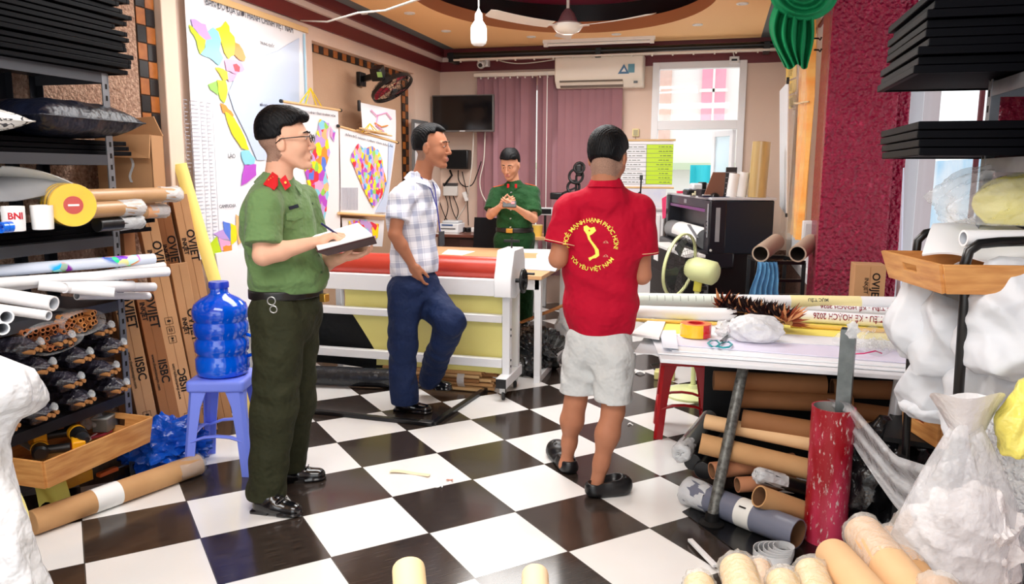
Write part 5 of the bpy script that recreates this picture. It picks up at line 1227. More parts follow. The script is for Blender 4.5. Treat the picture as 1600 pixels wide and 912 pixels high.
# light blue stool with water jug
def stool(name, label, feet, topc, tw, h, m, rot_, splay=1.32):
    """four splayed channel legs, rungs, square seat with rounded apron"""
    T = thing(name, label, 'stool', (topc.x, topc.y, 0)); R = Matrix.Rotation(rot_, 3, 'Z'); P = lambda x, y, z: V((topc.x, topc.y, 0))+R @ V((x, y, z)); a = tw/2
    mb = MB(); prof = [(a*.80, h), (a*.93, h), (a, h-.012), (a*1.02, h-.045), (a*1.0, h-.045), (a*.97, h-.014), (a*.8, h-.010)]
    S = SDF([topc.x-a*1.6, topc.y-a*1.6, h-.09], [topc.x+a*1.6, topc.y+a*1.6, h+.02], .0045); Rn = np.array([[R[i][j] for j in range(3)] for i in range(3)])
    S.box(P(0, 0, h-.030), (a, a, .030), Rn, .018, .001); S.box(P(0, 0, h-.055), (a-.010, a-.010, .045), Rn, .012, .002, 'sub')
    S.cap(P(0, 0, h-.02), P(0, 0, h+.03), .018, .018, .003, None, 'sub')
    sdf_obj('seat', S, m, T)
    A = a*splay
    for sx in (-1, 1):
        for sy in (-1, 1):
            mb = MB(); tp = .88*a; w0, w1 = .052, .044; rows = []
            for f in (0, .25, .6, 1):
                z = (h-.02)*(1-f); c = tp+(A-.02-tp)*f; w_ = w0+(w1-w0)*f; k = .035*max(0, 1-f*3.2)
                rows.append([P(sx*c, sy*(c-w_-k), z), P(sx*(c+.004), sy*(c-.012), z), P(sx*(c-.012), sy*(c+.004), z), P(sx*(c-w_-k), sy*c, z), P(sx*(c-w_-k), sy*(c-.006), z), P(sx*(c-.018), sy*(c-.006), z), P(sx*(c-.006), sy*(c-.018), z), P(sx*(c-.006), sy*(c-w_-k), z)])
            vs = [q for r_ in rows for q in r_]; n = 8; fs = [(i*n+k, i*n+(k+1) % n, (i+1)*n+(k+1) % n, (i+1)*n+k) for i in range(3) for k in range(n)]+[tuple(range(n))[::-1], tuple(24+k for k in range(n))]
            mb.add(vs, fs); obj('leg', mb, m, T)
    zr = h*.36; cr = a*.88+(A-.02-a*.88)*.64-.012
    for k in range(4):
        Rk = Matrix.Rotation(k*pi/2, 3, 'Z'); e0 = R @ (Rk @ V((cr, -cr+.01, 0))); e1 = R @ (Rk @ V((cr, cr-.01, 0))); b0 = V((topc.x, topc.y, zr))
        pts = [b0+e0+V((0, 0, .0)), b0+e0.lerp(e1, .5)+V((0, 0, .026)), b0+e1]
        obj('rung', MB().tube([pts[0], pts[0].lerp(pts[1], .5)+V((0, 0, .008)), pts[1], pts[1].lerp(pts[2], .5)+V((0, 0, .008)), pts[2]], .016, 8, flat=.45), m, T, smooth=60)
    return T
LB = mat('stool_blue', (122, 142, 246), .35); tp = AZ(345, 590, .45); tp2 = AZ(345, 745, 0)
sc = V((-2.30, 3.13, 0)); sc = PH(350, 600, 3.62); print('stool', sc)
st = stool('plastic_stool', 'light blue plastic stool carrying the water jug', None, sc, .27, .46, LB, YAW+radians(32))
jug = mat('jug_blue', (0, 104, 240), .08, coat=.6, noise=(3, (0, 56, 190), .5)); T = thing('water_jug', 'large dark blue water jug with ribbed body on the light blue stool', 'jug', (sc.x, sc.y, .46))
pr = [(0, .002), (.10, 0), (.118, .010), (.124, .035), (.124, .085), (.113, .100), (.113, .108), (.125, .122), (.125, .165), (.113, .182), (.113, .190), (.125, .205), (.126, .25), (.118, .262), (.118, .268), (.128, .280), (.128, .318), (.118, .345), (.085, .372), (.052, .388), (.041, .398), (.041, .425)]
obj('body', MB().lathe(pr, (sc.x, sc.y, .4605), 56), jug, T, smooth=50); obj('cap', MB().lathe([(.041, .420), (.046, .421), (.046, .444), (.043, .450), (0, .450)], (sc.x, sc.y, .4605), 40), mat('cap_blue', (24, 60, 190), .3), T)
q = V((sc.x, sc.y, .4605)); hd = RH; obj('handle', MB().tube([q+hd*.12+V((0, 0, .09)), q+hd*.155+V((0, 0, .10)), q+hd*.162+V((0, 0, .14)), q+hd*.155+V((0, 0, .185)), q+hd*.12+V((0, 0, .195))], .009, 10), jug, T, smooth=180)
# big white plastic bag at the lower left corner
t = thing('white_plastic_bag', 'big white plastic bag with pale yellow cloth at the lower left corner', 'bag', PH(-60, 912, 1.9)*1.0); t.location.z = 0
EDG = [(545, 18), (560, 40), (580, 56), (600, 66), (622, 70), (640, 60), (655, 30), (690, 12), (740, 20), (800, 44), (860, 62), (912, 76), (1000, 100), (1130, 110)]
def edge_at(y):
    for (a, b), (c_, d_) in zip(EDG, EDG[1:]):
        if y <= c_: return b+(d_-b)*max(0, (y-a))/(c_-a)
    return EDG[-1][1]
def bagp(u, v):
    py = 536+590*(1-v); e_ = edge_at(py)+62; a = 2*pi*u; k = 1+.035*sin(5*a+py*.021)+.03*sin(9*a-py*.04)+.02*sin(17*a+py*.07)*abs(cos(a)); f = .35+.65*min(1, (py-536)/40)
    return PH(-62+e_*k*f*cos(a), py, 1.9+.0011*e_*1.1*k*f*sin(a))
obj('bag_film', MB().grid(bagp, 64, 60), mat('bag_white', (236, 238, 241), .25, bump=(7, .9, .08, 4), alpha=.9), t, smooth=60)
def cl(u, v):
    py = 700+330*(1-v); return PH(edge_at(py)-24*u-2+3*sin(py*.05), py, 1.9-.03*u)
obj('yellow_cloth', MB().grid(cl, 4, 20, thick=.004), mat('cloth_paleyellow', (246, 234, 150), .6, bump=(10, .6, .03)), t, smooth=60)
# ================================================================== leaning boxes, maps and the left wall
def longbox(name, label, T, B, w, d, nrm, texts=(), m=None, cat='box'):
    """slim carton from bottom point B to top point T (centres of the front face)"""
    T = V(T); B = V(B); a = (T-B).normalized(); n = V(nrm); n = (n-a*n.dot(a)).normalized(); x = a.cross(n)   # x to the right seen from the front
    if x.dot(RH) < 0: x = -x
    t = thing(name, label, cat, (B.x, B.y, 0)); L_ = (T-B).length; R = Matrix((x, -n, a)).transposed(); c = (T+B)/2-n*d/2
    body = obj('carton', MB().box(c, (w, d, L_), R), m or card, t, bev=.002)
    obj('tape_seam', MB().box(B+a*L_*.5+n*.0006, (.0016, .001, L_*.98), R), cardd, body)
    for (s, txt, sz, off, down, col) in texts:
        o = B+a*s+x*off+n*.001
        mb = MB(); text(mb, txt, o, -a if down else a, x if down else -x, sz, None, bold=.0012 if sz > .03 else .0004, extrude=.0004); obj('lettering', mb, ink, body, smooth=0)
    return t, (B, a, x, n)
def symbols(P, s, body, up=1):
    B, a, x, n = P
    for k in range(3):
        c = B+a*(s-.05*k)+n*.0012; mb = MB(); w_ = .018
        pts = [c+x*w_+a*w_, c-x*w_+a*w_, c-x*w_-a*w_, c+x*w_-a*w_]; mb.tube(pts, .0012, 4, closed=True)
        if k == 2: mb.poly([c-x*.008+a*.010, c+x*.008+a*.010, c+x*.003, c-x*.003], n, .0006); mb.poly([c-x*.008-a*.010, c+x*.008-a*.010, c+x*.008-a*.007, c-x*.008-a*.007], n, .0006); mb.bar(c-a*.008, c+a*.002, .003, .001)
        elif k == 1: mb.bar(c-a*.008-x*.006, c+a*.010-x*.006, .004, .001); mb.bar(c-a*.008+x*.006, c+a*.010+x*.006, .004, .001)
        else: mb.poly([c-x*.008-a*.006, c+x*.008-a*.006, c+x*.009+a*.004, c-x*.009+a*.004], n, .0006); mb.bar(c+a*.004, c+a*.012, .002, .001)
        obj('care_symbol', mb, ink, body, smooth=0)
NB = (-FH*.8+RH*.62)
def fl(px, py): return AZ(px, py, .004)
OV = lambda s, sz=.062: [(s, 'OVIJET', sz, .016, True, 0), (s-.0, 'INKJET', sz*.52, -.024, True, 0)]
def IB(s, dn=True): return [(s, 'IISBC', .055, .012, dn, 0), (s, 'www.thegioimayin.com', .020, -.024, dn, 0)]
Tz = lambda px, py, X: AX(px, py, X)
t, P_ = longbox('inkjet_carton', 'long inkjet carton leaning at the wall, topmost lettering nearest the yellow foam board', Tz(280, 304, -2.93), fl(352, 655), .085, .085, NB, OV(1.02, .060)+IB(.45, False)); symbols(P_, .30, [c for c in t.children][0])
t, P_ = longbox('inkjet_carton', 'shorter inkjet carton leaning in front, its top level with the water jug cap', Tz(279, 411, -2.80), fl(328, 674), .088, .085, NB, OV(.60, .060)); symbols(P_, .22, t.children[0])
t, P_ = longbox('inkjet_carton', 'long inkjet carton in the middle with light front and package symbols half way up', Tz(226, 318, -2.95), fl(305, 700), .092, .085, NB, OV(1.02)+IB(.36, False)); symbols(P_, .68, t.children[0]); symbols(P_, .17, t.children[0])
t, P_ = longbox('inkjet_carton', 'darker long inkjet carton between two lighter ones, second from the rack', Tz(224, 448, -2.86), fl(278, 705), .088, .085, NB, OV(.74)+IB(.42), cardd)
t, P_ = longbox('inkjet_carton', 'long inkjet carton leaning closest to the rack upright', Tz(190, 455, -2.84), fl(242, 706), .09, .085, NB, OV(.74)+IB(.44)); symbols(P_, .20, t.children[0])
t, P_ = longbox('inkjet_carton', 'dark inkjet carton standing behind the others under the wrapped roll', Tz(252, 322, -2.97), fl(316, 650), .085, .08, NB, OV(.98), cardd)
# open carton behind the wrapped rolls
c0 = V((-2.86, 3.30, 0)); t = thing('open_carton', 'open cardboard box with raised torn flap behind the rack end', 'box', c0); Rz = Matrix.Rotation(.28, 3, 'Z')
zt_ = 1.60; zb_ = 1.20; mb = MB(); w_, d_ = .27, .14
for lo, hi in (((-w_/2, -d_/2, zb_), (w_/2, -d_/2+.005, zt_)), ((-w_/2, d_/2-.005, zb_), (w_/2, d_/2, zt_)), ((-w_/2, -d_/2, zb_), (-w_/2+.005, d_/2, zt_)), ((w_/2-.005, -d_/2, zb_), (w_/2, d_/2, zt_)), ((-w_/2, -d_/2, zb_), (w_/2, d_/2, zb_+.005))):
    c = (V(lo)+V(hi))/2; mb.box(c0+Rz @ c, [b-a for a, b in zip(lo, hi)], Rz)
obj('carton', mb, card, t)
F_ = lambda x, y, z: c0+Rz @ V((x, y, z))
t3 = thing('tall_carton', 'dark plain carton standing under the open box between rack and wall', 'box', c0+V((-.10, 0, 0))); obj('carton', MB().box(c0+Rz @ V((-.085, .01, .599)), (.09, .12, 1.196), Rz), cardd, t3, bev=.002); obj('tape_seam', MB().box(c0+Rz @ V((-.085, -.051, .599)), (.012, .002, 1.15), Rz), card, t3)
obj('flap', MB().poly([F_(-w_/2, -d_/2, zt_), F_(w_/2, -d_/2, zt_), F_(w_/2+.01, -d_/2-.05, zt_-.115), F_(-w_/2+.03, -d_/2-.06, zt_-.11)], (0, -1, .4), .005), card, t)
obj('flap', MB().poly([F_(-w_/2, d_/2, zt_), F_(w_/2, d_/2, zt_), F_(w_/2-.05, d_/2+.02, zt_+.10), F_(-w_/2, d_/2+.02, zt_+.08)], (0, 1, .2), .005), card, t)
obj('torn_tape', MB().grid(lambda u, v: F_(.03+.012*v+.01*sin(6*u), -d_/2-.012, zt_-.11-.12*u), 8, 2, thick=.001), film2, t)
# yellow foam board
T_, B_ = AX(281, 256, -2.99), fl(397, 650); B_.x = max(B_.x, -2.72)
longb = thing('foam_board', 'long pale yellow foam board leaning against the map wall', 'board', (B_.x, B_.y, 0)); a = (T_-B_).normalized(); x = a.cross(NB.normalized()).normalized(); x = -x if x.dot(RH) < 0 else x
def foam(u, v): return B_.lerp(T_, u)+x*(.062*(v-.5))+NB.normalized()*(.012*sin(pi*v)+.006*sin(5*u))
obj('board', MB().grid(foam, 20, 6, thick=.022), mat('foam_yellow', (250, 226, 128), .6), longb, smooth=60)
# --- maps
MAPC = dict(purple=(196, 160, 226), lime=(196, 226, 30), cyan=(140, 212, 234), yellow=(252, 228, 20), orange=(246, 150, 50), pink=(244, 170, 214), red=(226, 50, 70), violet=(186, 80, 204), blue=(90, 130, 230), peach=(250, 190, 130), sea=(196, 212, 238), green=(150, 214, 90))
def mmap(n): return mat('map_'+n, MAPC[n], .35, coat=.1)
c4 = lambda x, y: (270+x/3.04, y/3.04)
c2 = lambda x, y: (x/3.04, 250+y/3.04)
regions = [('sea', [(330, 300), (500, 240), (600, 180), (600, 520), (520, 620), (440, 760), (400, 760), (350, 640), (290, 520), (265, 440), (290, 380)], c4),
 ('purple', [(85, 90), (120, 100), (155, 115), (165, 150), (185, 185), (150, 215), (125, 165), (95, 130)], c4), ('lime', [(75, 115), (95, 130), (125, 165), (155, 190), (150, 230), (130, 258), (118, 225), (112, 195), (85, 150)], c4),
 ('cyan', [(165, 150), (190, 130), (215, 150), (228, 190), (222, 240), (240, 275), (220, 312), (190, 285), (140, 262), (132, 255), (152, 230), (158, 190), (185, 185)], c4), ('yellow', [(205, 135), (228, 128), (250, 100), (268, 125), (270, 150), (292, 175), (300, 220), (290, 262), (265, 282), (245, 250), (232, 205), (212, 170)], c4),
 ('orange', [(294, 200), (315, 210), (332, 235), (346, 272), (340, 292), (312, 280), (290, 258)], c4), ('pink', [(245, 285), (290, 285), (325, 295), (340, 330), (300, 352), (255, 335)], c4), ('red', [(284, 306), (302, 302), (318, 318), (316, 342), (294, 338)], c4),
 ('yellow', [(200, 320), (240, 328), (268, 352), (272, 378), (240, 384), (222, 350)], c4), ('pink', [(258, 345), (302, 352), (288, 382), (264, 388)], c4), ('lime', [(208, 378), (250, 380), (260, 430), (245, 490), (226, 472), (214, 430)], c4), ('green', [(168, 400), (206, 385), (216, 452), (200, 440), (178, 425)], c4),
 ('orange', [(225, 488), (252, 500), (288, 545), (285, 560), (262, 540), (238, 535)], c4), ('yellow', [(248, 530), (290, 558), (322, 612), (345, 660), (362, 712), (328, 704), (292, 652), (262, 585)], c4), ('cyan', [(324, 718), (362, 714), (392, 752), (386, 780), (342, 782), (326, 742)], c4),
 ('violet', [(342, 782), (396, 780), (396, 832), (350, 870), (325, 882), (332, 822)], c4), ('blue', [(1058, 290), (1092, 300), (1096, 385), (1062, 350)], c2), ('yellow', [(1095, 300), (1132, 318), (1124, 380), (1098, 402)], c2), ('peach', [(1120, 258), (1162, 300), (1160, 372), (1132, 402), (1124, 340)], c2),
 ('lime', [(988, 402), (1030, 362), (1052, 440), (1012, 462)], c2), ('pink', [(1036, 368), (1096, 388), (1082, 420), (1050, 430)], c2), ('orange', [(1058, 412), (1100, 402), (1102, 442), (1070, 456)], c2), ('purple', [(1010, 350), (1060, 330), (1090, 380), (1040, 370)], c2)]
XM = -3.0
TL, TR = AX(288, -22, XM), AX(478, 50, XM); zb = .90
t = thing('wall_map', 'huge laminated administrative map with multicoloured provinces hanging on the left wall', 'map', (XM, (TL.y+TR.y)/2, zb))
zt2 = TR.z
def mapsheet(u, v):
    y = TL.y+(TR.y-TL.y)*u; z = zb+(zt2-zb)*v; return V((XM-.004+.004*sin(9*u+2*v)*(1-v), y, z))
obj('sheet', MB().grid(mapsheet, 24, 24, thick=.002), mat('map_sheet', (240, 241, 246), .25, coat=.3), t, smooth=80)
rg = random.Random(2)
def region(nm, pts, cf, X, parent, off, names='province'):
    P = [AX(*cf(*p), X) for p in pts]; Q = []
    for i in range(len(P)):
        a, b = P[i], P[(i+1) % len(P)]; Q.append(a); L_ = (b-a).length; k = max(1, int(L_/.03))
        if nm != 'sea':
            for j in range(1, k): q = a.lerp(b, j/k); Q.append(q+V((0, rg.uniform(-.006, .006), rg.uniform(-.006, .006))))
    return obj(names, MB().poly(Q, (1, 0, 0), .0002+off*.8), mmap(nm), parent, smooth=0)
for i, (nm, pts, cf) in enumerate(regions): region(nm, pts, cf, XM+.0035, t, .0008 if nm == 'sea' else .0016+.0001*(i % 4), 'sea_area' if nm == 'sea' else 'province')
def wtext(body, px, py, X, size, parent, col=None, fit=None, tilt=0):
    mb = MB(); text(mb, body, AX(px, py, X), (0, 1, tilt), (0, -tilt, 1), size, None, fit, extrude=.0004); return obj('map_title', mb, col or mat('map_ink', (70, 72, 84), .6), parent, smooth=0)
wtext('BẢN ĐỒ ĐỊA GIỚI HÀNH CHÍNH VIỆT NAM', 396, 27, XM+.006, .062, t, fit=.98)
wtext('TRUNG QUỐC', 418, 70, XM+.006, .026, t); wtext('LÀO', 362, 244, XM+.006, .040, t); wtext('CAMPUCHIA', 356, 322, XM+.006, .030, t); wtext('BIỂN ĐÔNG', 414, 165, XM+.006, .022, t)
mb = MB(); y0, y1 = AX(294, 300, XM).y, AX(338, 300, XM).y; 
for k in range(46):
    z = zb+.03+k*.0225; 
    if z > AX(310, 158, XM).z: break
    for a_, b_ in ((0, .16), (.22, .52), (.58, .74), (.80, .97)): mb.bb((XM+.003, y0+(y1-y0)*a_, z), (XM+.0042, y0+(y1-y0)*(b_-rg.uniform(0, .08)), z+.0035))
for f in (0, .2, .56, .78, 1): mb.bb((XM+.003, y0+(y1-y0)*f, zb+.02), (XM+.0042, y0+(y1-y0)*f+.002, AX(310, 160, XM).z))
obj('province_table', mb, mat('table_grey', (176, 178, 190), .6), t, smooth=0)
obj('sea_border', MB().bb((XM+.003, TR.y-.045, AX(470, 160, XM).z), (XM+.0042, TR.y-.02, zt2-.02)), mat('map_cyan_line', (170, 216, 240), .4), t)
mb = MB()
for k in range(5): mb.add(*(lambda c: ([c+V((.004, rg.uniform(-.01, .01), rg.uniform(-.01, .01))) for _ in range(5)], [(0, 1, 2, 3, 4)]))(AX(375+rg.uniform(0, 25), 158+rg.uniform(0, 16), XM)))
obj('islands', mb, mat('map_island', (120, 180, 226), .5), t, smooth=0)
tanw = mat('dowel_tan', (222, 184, 130), .45)
obj('top_rail', MB().bar((XM+.004, TL.y-.02, zt2+.012), (XM+.004, TR.y+.02, zt2+.012), .012, .04), tanw, t, bev=.003)
# smaller hanging maps
def vormap(name, scale, sat=1.4):
    m = bpy.data.materials.new(name); m.use_nodes = True; nt = m.node_tree; N = nt.nodes; L = nt.links; b = N['Principled BSDF']; b.inputs['Roughness'].default_value = .35
    g = N.new('ShaderNodeNewGeometry'); n_ = N.new('ShaderNodeTexNoise'); n_.inputs['Scale'].default_value = scale*1.4; L.new(g.outputs['Position'], n_.inputs[0])
    ad = N.new('ShaderNodeVectorMath'); ad.operation = 'MULTIPLY_ADD'; L.new(n_.outputs['Color'], ad.inputs[0]); ad.inputs[1].default_value = (.6/scale,)*3; L.new(g.outputs['Position'], ad.inputs[2])
    v_ = N.new('ShaderNodeTexVoronoi'); v_.inputs['Scale'].default_value = scale; L.new(ad.outputs[0], v_.inputs[0])
    sp = N.new('ShaderNodeSeparateColor'); L.new(v_.outputs['Color'], sp.inputs[0]); r = N.new('ShaderNodeValToRGB'); r.color_ramp.interpolation = 'CONSTANT'; els = r.color_ramp.elements
    cs = ['yellow', 'purple', 'red', 'peach', 'violet', 'yellow', 'blue', 'orange', 'cyan', 'pink', 'green', 'purple']
    while len(els) < len(cs): els.new(.5)
    for i, c in enumerate(cs): els[i].position = i/len(cs); els[i].color = (*lin(MAPC[c]), 1)
    L.new(sp.outputs[0], r.inputs[0]); L.new(r.outputs[0], b.inputs['Base Color']); return m
VM = vormap('map_districts', 16); VM2 = vormap('map_districts_fine', 24)
def hmap(name, label, X, corners, title, reg, vm, sea=None, dowel=True, parts=True, tsz=.022):
    TL_, TR_, BR_, BL_ = [AX(*c, X) for c in corners]; t = thing(name, label, 'map', (X, (BL_.y+BR_.y)/2, min(BL_.z, BR_.z)))
    def s(u, v): a = BL_.lerp(BR_, u); b = TL_.lerp(TR_, u); q = a.lerp(b, v); return q+V((.006*sin(5*u+3*v)*(1-v), 0, 0))
    obj('sheet', MB().grid(s, 14, 14, thick=.002), mat('map_sheet', (240, 241, 246), .25), t, smooth=80)
    if sea: obj('sea_area', MB().poly([AX(*c, X+.007) for c in sea], (1, 0, 0), .001), mmap('sea'), t, smooth=0)
    for rgn in reg:
        P = [AX(*c, X+.009) for c in rgn]; Q = []
        for i in range(len(P)):
            a, b = P[i], P[(i+1) % len(P)]; Q.append(a); k = max(1, int((b-a).length/.03))
            for j in range(1, k): Q.append(a.lerp(b, j/k)+V((0, rg.uniform(-.009, .009), rg.uniform(-.009, .009))))
        obj('district_area', MB().poly(Q, (1, 0, 0), .001), vm, t, smooth=0)
    if title: mb = MB(); d = (TR_-TL_).normalized(); text(mb, title, (TL_+TR_)/2+V((.009, 0, -.045)), d, V((0, -d.z, d.y)), tsz, None, (TR_-TL_).length*.85, extrude=.0004); obj('map_title', mb, mat('map_ink', (70, 72, 84), .6), t, smooth=0)
    if dowel:
        d = (TR_-TL_).normalized(); obj('top_rod', MB().cyl(TL_-d*.03+V((.004, 0, .006)), TR_+d*.03+V((.004, 0, .006)), .009, 12), tanw, t)
        for p in (TL_-d*.035, TR_+d*.035): obj('rod_cap', MB().cyl(p+V((.004, 0, .006))-d*.008, p+V((.004, 0, .006))+d*.008, .013, 12), black, t)
    return t, TL_, TR_, BR_, BL_
ycord = mat('cord_yellow', (240, 206, 40), .6)
t, a, b, c, d = hmap('hanging_map', 'tall map hanging in front of the big one, coloured column of districts and yellow cords', -2.93, [(443, 160), (528, 173), (533, 392), (449, 384)], 'BẢN ĐỒ HÀNH CHÍNH TỈNH KHÁNH HÒA', [[(500, 186), (514, 192), (512, 215), (516, 238), (508, 262), (514, 290), (510, 330), (500, 372), (488, 384), (484, 350), (478, 320), (482, 290), (476, 262), (488, 238), (494, 214)], [(516, 196), (524, 206), (522, 222), (516, 212)]], VM)
mid = a.lerp(b, .45)+V((.01, 0, .13))
for s in (.26, .36, .56, .66): obj('cord', MB().tube([a.lerp(b, s)+V((.006, 0, .01)), mid], .005, 6), ycord, t)
t, a, b, c, d = hmap('hanging_map', 'map of many small coloured districts shaped like a wedge, in the middle of the panel', -2.92, [(531, 199), (618, 223), (603, 337), (532, 332)], 'BẢN ĐỒ HÀNH CHÍNH TỈNH ĐẮK LẮK', [[(560, 224), (568, 232), (580, 228), (592, 236), (598, 252), (600, 268), (604, 284), (600, 298), (592, 316), (584, 324), (576, 312), (568, 296), (556, 268), (548, 250), (550, 240)]], VM2, [(607, 222), (616, 225), (603, 332), (586, 332), (598, 310), (606, 280)])
mb = MB()
for k in range(14): q = AX(534+k*1.9, 293, -2.91); q2 = AX(534+k*1.9, 328, -2.91); mb.bar(q, q2, .006, .002)
obj('district_table', mb, mat('table_grey', (176, 178, 190), .6), t, smooth=0)
obj('bottom_rod', MB().cyl(AX(529, 333, -2.915), AX(604, 338, -2.915), .012, 12), tanw, t)
t, a, b, c, d = hmap('hanging_map', 'coloured map partly hidden below the wedge-shaped one', -2.95, [(534, 340), (600, 344), (598, 385), (536, 384)], None, [[(545, 345), (570, 343), (592, 350), (590, 372), (566, 380), (548, 372)]], VM, dowel=False)
t, a, b, c, d = hmap('hanging_map', 'faint curled map with pink lines under the wall fan', -2.97, [(563, 160), (618, 172), (619, 220), (566, 205)], None, [], VM, dowel=False)
for pts, cl in (([(580, 172), (590, 182), (588, 196), (600, 205)], 'pink'), ([(590, 180), (604, 176), (612, 186)], 'pink'), ([(586, 192), (596, 198), (606, 196)], 'orange')): obj('route_line', MB().tube([AX(*p, -2.958) for p in pts], .006, 5), mmap(cl), t, smooth=0)
p = AX(561, 165, -2.95); obj('clip', MB().box(p, (.02, .03, .09)), black, t, bev=.004)
mid = AX(578, 193, -2.9)
tt = thing('map_rods', 'bunch of loose map rods tied with yellow cord below the fan', 'rods', AX(585, 214, -2.9))
for k, (e0, e1) in enumerate((((558, 203), (612, 212)), ((570, 207), (596, 204)), ((562, 200), (604, 209)))): obj('rod', MB().cyl(AX(*e0, -2.9+.012*k), AX(*e1, -2.9+.012*k), .007, 10), tanw, tt)
for q in ((566, 206), (572, 205), (586, 208), (592, 207)): obj('cord', MB().tube([AX(*q, -2.89), mid], .004, 6), ycord, tt)
# white sheets standing at the foot of the map wall
q = [AX(335, 398, -2.97), AX(398, 404, -2.97)]
t = thing('white_board', 'blank white board leaning under the big map beside the jug', 'board', (-2.95, (q[0].y+q[1].y)/2, 0)); obj('board', MB().poly([(-2.88, q[0].y, .002), (-2.88, q[0].y+.62, .002), (-2.97, q[0].y+.62, .93), (-2.97, q[0].y, .93)], (1, 0, .1), .012), mat('board_white', (236, 236, 238), .4), t, bev=.002)
t = thing('white_board', 'smaller blank white board leaning in front of the taller one', 'board', (-2.8, q[0].y+.4, 0)); obj('board', MB().poly([(-2.76, q[0].y+.2, .002), (-2.76, q[0].y+.75, .002), (-2.85, q[0].y+.75, .6), (-2.85, q[0].y+.2, .6)], (1, 0, .1), .012), mat('board_white', (236, 236, 238), .4), t, bev=.002)
# framed notice near the corner
t = thing('notice_board', 'narrow framed white notice board on the left wall near the television', 'board', AX(655, 240, XL+.02)); a, b = AX(645, 186, XL+.02), AX(668, 191, XL+.02); zb_ = 1.25
obj('frame', frame_y(a.y, b.y, zb_, a.z, XL+.003, XL+.03) if False else MB().bb((XL+.003, a.y, zb_), (XL+.028, a.y+.03, a.z)).bb((XL+.003, b.y-.03, zb_), (XL+.028, b.y, a.z)).bb((XL+.003, a.y+.03, a.z-.03), (XL+.028, b.y-.03, a.z)).bb((XL+.003, a.y+.03, zb_), (XL+.028, b.y-.03, zb_+.03)), mat('frame_grey', (110, 112, 114), .4), t)
obj('panel', MB().bb((XL+.004, a.y+.03, zb_+.03), (XL+.014, b.y-.03, a.z-.03)), mat('board_white', (236, 236, 238), .4), t)
# wall fan
fc = AX(610, 133, -2.80); nrm = ((RH*.50-V((0, 0, 1))*.80)*.95-FH*.20).normalized(); x = nrm.orthogonal().normalized(); y = nrm.cross(x)
t = thing('wall_fan', 'black wall-mounted fan with red blades tilted downwards above the small maps', 'fan', (XL+.0, fc.y, fc.z-.1))
mb = MB(); Rr = .19
for rr_ in (Rr, Rr*.72, Rr*.45): mb.tube([fc+x*cos(a)*rr_+y*sin(a)*rr_+nrm*(.04+.03*(1-rr_/Rr)) for a in [2*pi*k/36 for k in range(36)]], .003, 5, closed=True)
for k in range(28):
    a = 2*pi*k/28; e = x*cos(a)+y*sin(a); mb.tube([fc+e*.03+nrm*.075, fc+e*Rr*.6+nrm*.07, fc+e*Rr+nrm*.035, fc+e*Rr*.95-nrm*.005, fc+e*.07-nrm*.05], .0018, 4)
mb.lathe([(Rr-.002, -.016), (Rr+.006, -.016), (Rr+.006, .016), (Rr-.002, .016), (Rr-.002, -.016)], fc+nrm*.03, 40, axis=nrm)
obj('cage', mb, black, t, smooth=60)
for k in range(3):
    a0 = 2*pi*k/3; obj('blade', MB().grid(lambda u, v: fc+nrm*(.03+.03*(v-.5))+(x*cos(a0+(v-.5)*(.5+.5*u))+y*sin(a0+(v-.5)*(.5+.5*u)))*(  .03+.145*u), 8, 6, thick=.002), mat('blade_red', (150, 30, 50), .3), t, smooth=60)
obj('hub', MB().lathe([(0, .08), (.03, .078), (.034, .06), (0, .06)], fc, 20, axis=nrm), black, t); obj('motor', MB().lathe([(0, -.12), (.035, -.115), (.045, -.10), (.048, -.05), (.04, -.03), (0, -.03)], fc, 24, axis=nrm), black, t)
ob = AX(594, 116, -2.86); obj('control_box', MB().box(ob+V((-.02, 0, .01)), (.10, .11, .11), Matrix.Rotation(.5, 3, 'X')), black, t, bev=.01); obj('rating_label', MB().box(ob+V((.02, -.056, -.01)), (.045, .002, .045), Matrix.Rotation(.5, 3, 'X')), mat('label_green', (170, 210, 120), .5), t)
pl = AX(566, 124, XL-.06); obj('wall_bracket', MB().bb((XL-.088, pl.y-.06, pl.z-.06), (XL-.05, pl.y+.06, pl.z+.06)).bar((XL-.06, pl.y, pl.z), fc-nrm*.12, .04, .05), black, t, bev=.004)
obj('pull_cord', MB().tube([fc-nrm*.1, fc-nrm*.1+V((.0, 0, -.12))], .0015, 5), mat('cord_grey', (180, 180, 180), .5), t)
# ================================================================== back wall and ceiling fittings
t = thing('television', 'flat black wall television in the back left corner', 'television', (-2.65, 8.0, 1.85))
a, b = AY(675, 147, 7.96), AY(771, 205, 7.96); x0 = max(a.x, XL+.03); zt_, zb_ = AY(724, 148, 7.96).z, AY(724, 206, 7.96).z; x1 = b.x
obj('casing', MB().bb((x0, 7.96, zb_), (x1, 8.01, zt_)), mat('tv_bezel', (96, 92, 90), .35), t, bev=.004)
obj('screen', MB().bb((x0+.012, 7.952, zb_+.02), (x1-.012, 7.961, zt_-.012)), mat('tv_screen', (4, 5, 10), .12), t)
obj('logo', MB().bb(((x0+x1)/2-.03, 7.948, zb_+.004), ((x0+x1)/2+.03, 7.953, zb_+.014)), mat('tv_logo', (220, 220, 220), .3), t)
obj('bracket', MB().bb(((x0+x1)/2-.12, 8.0, (zb_+zt_)/2-.1), ((x0+x1)/2+.12, 8.3, (zb_+zt_)/2+.1)), black, t)
def wallbox(name, label, cat, px0, py0, px1, py1, y, d, m, bev=.006, parts=None):
    a, b = AY(px0, py0, y), AY(px1, py1, y); t = thing(name, label, cat, ((a.x+b.x)/2, y, min(a.z, b.z))); obj('body', MB().bb((a.x, y, b.z), (b.x, y+d, a.z)), m, t, bev=bev)
    return t, a, b
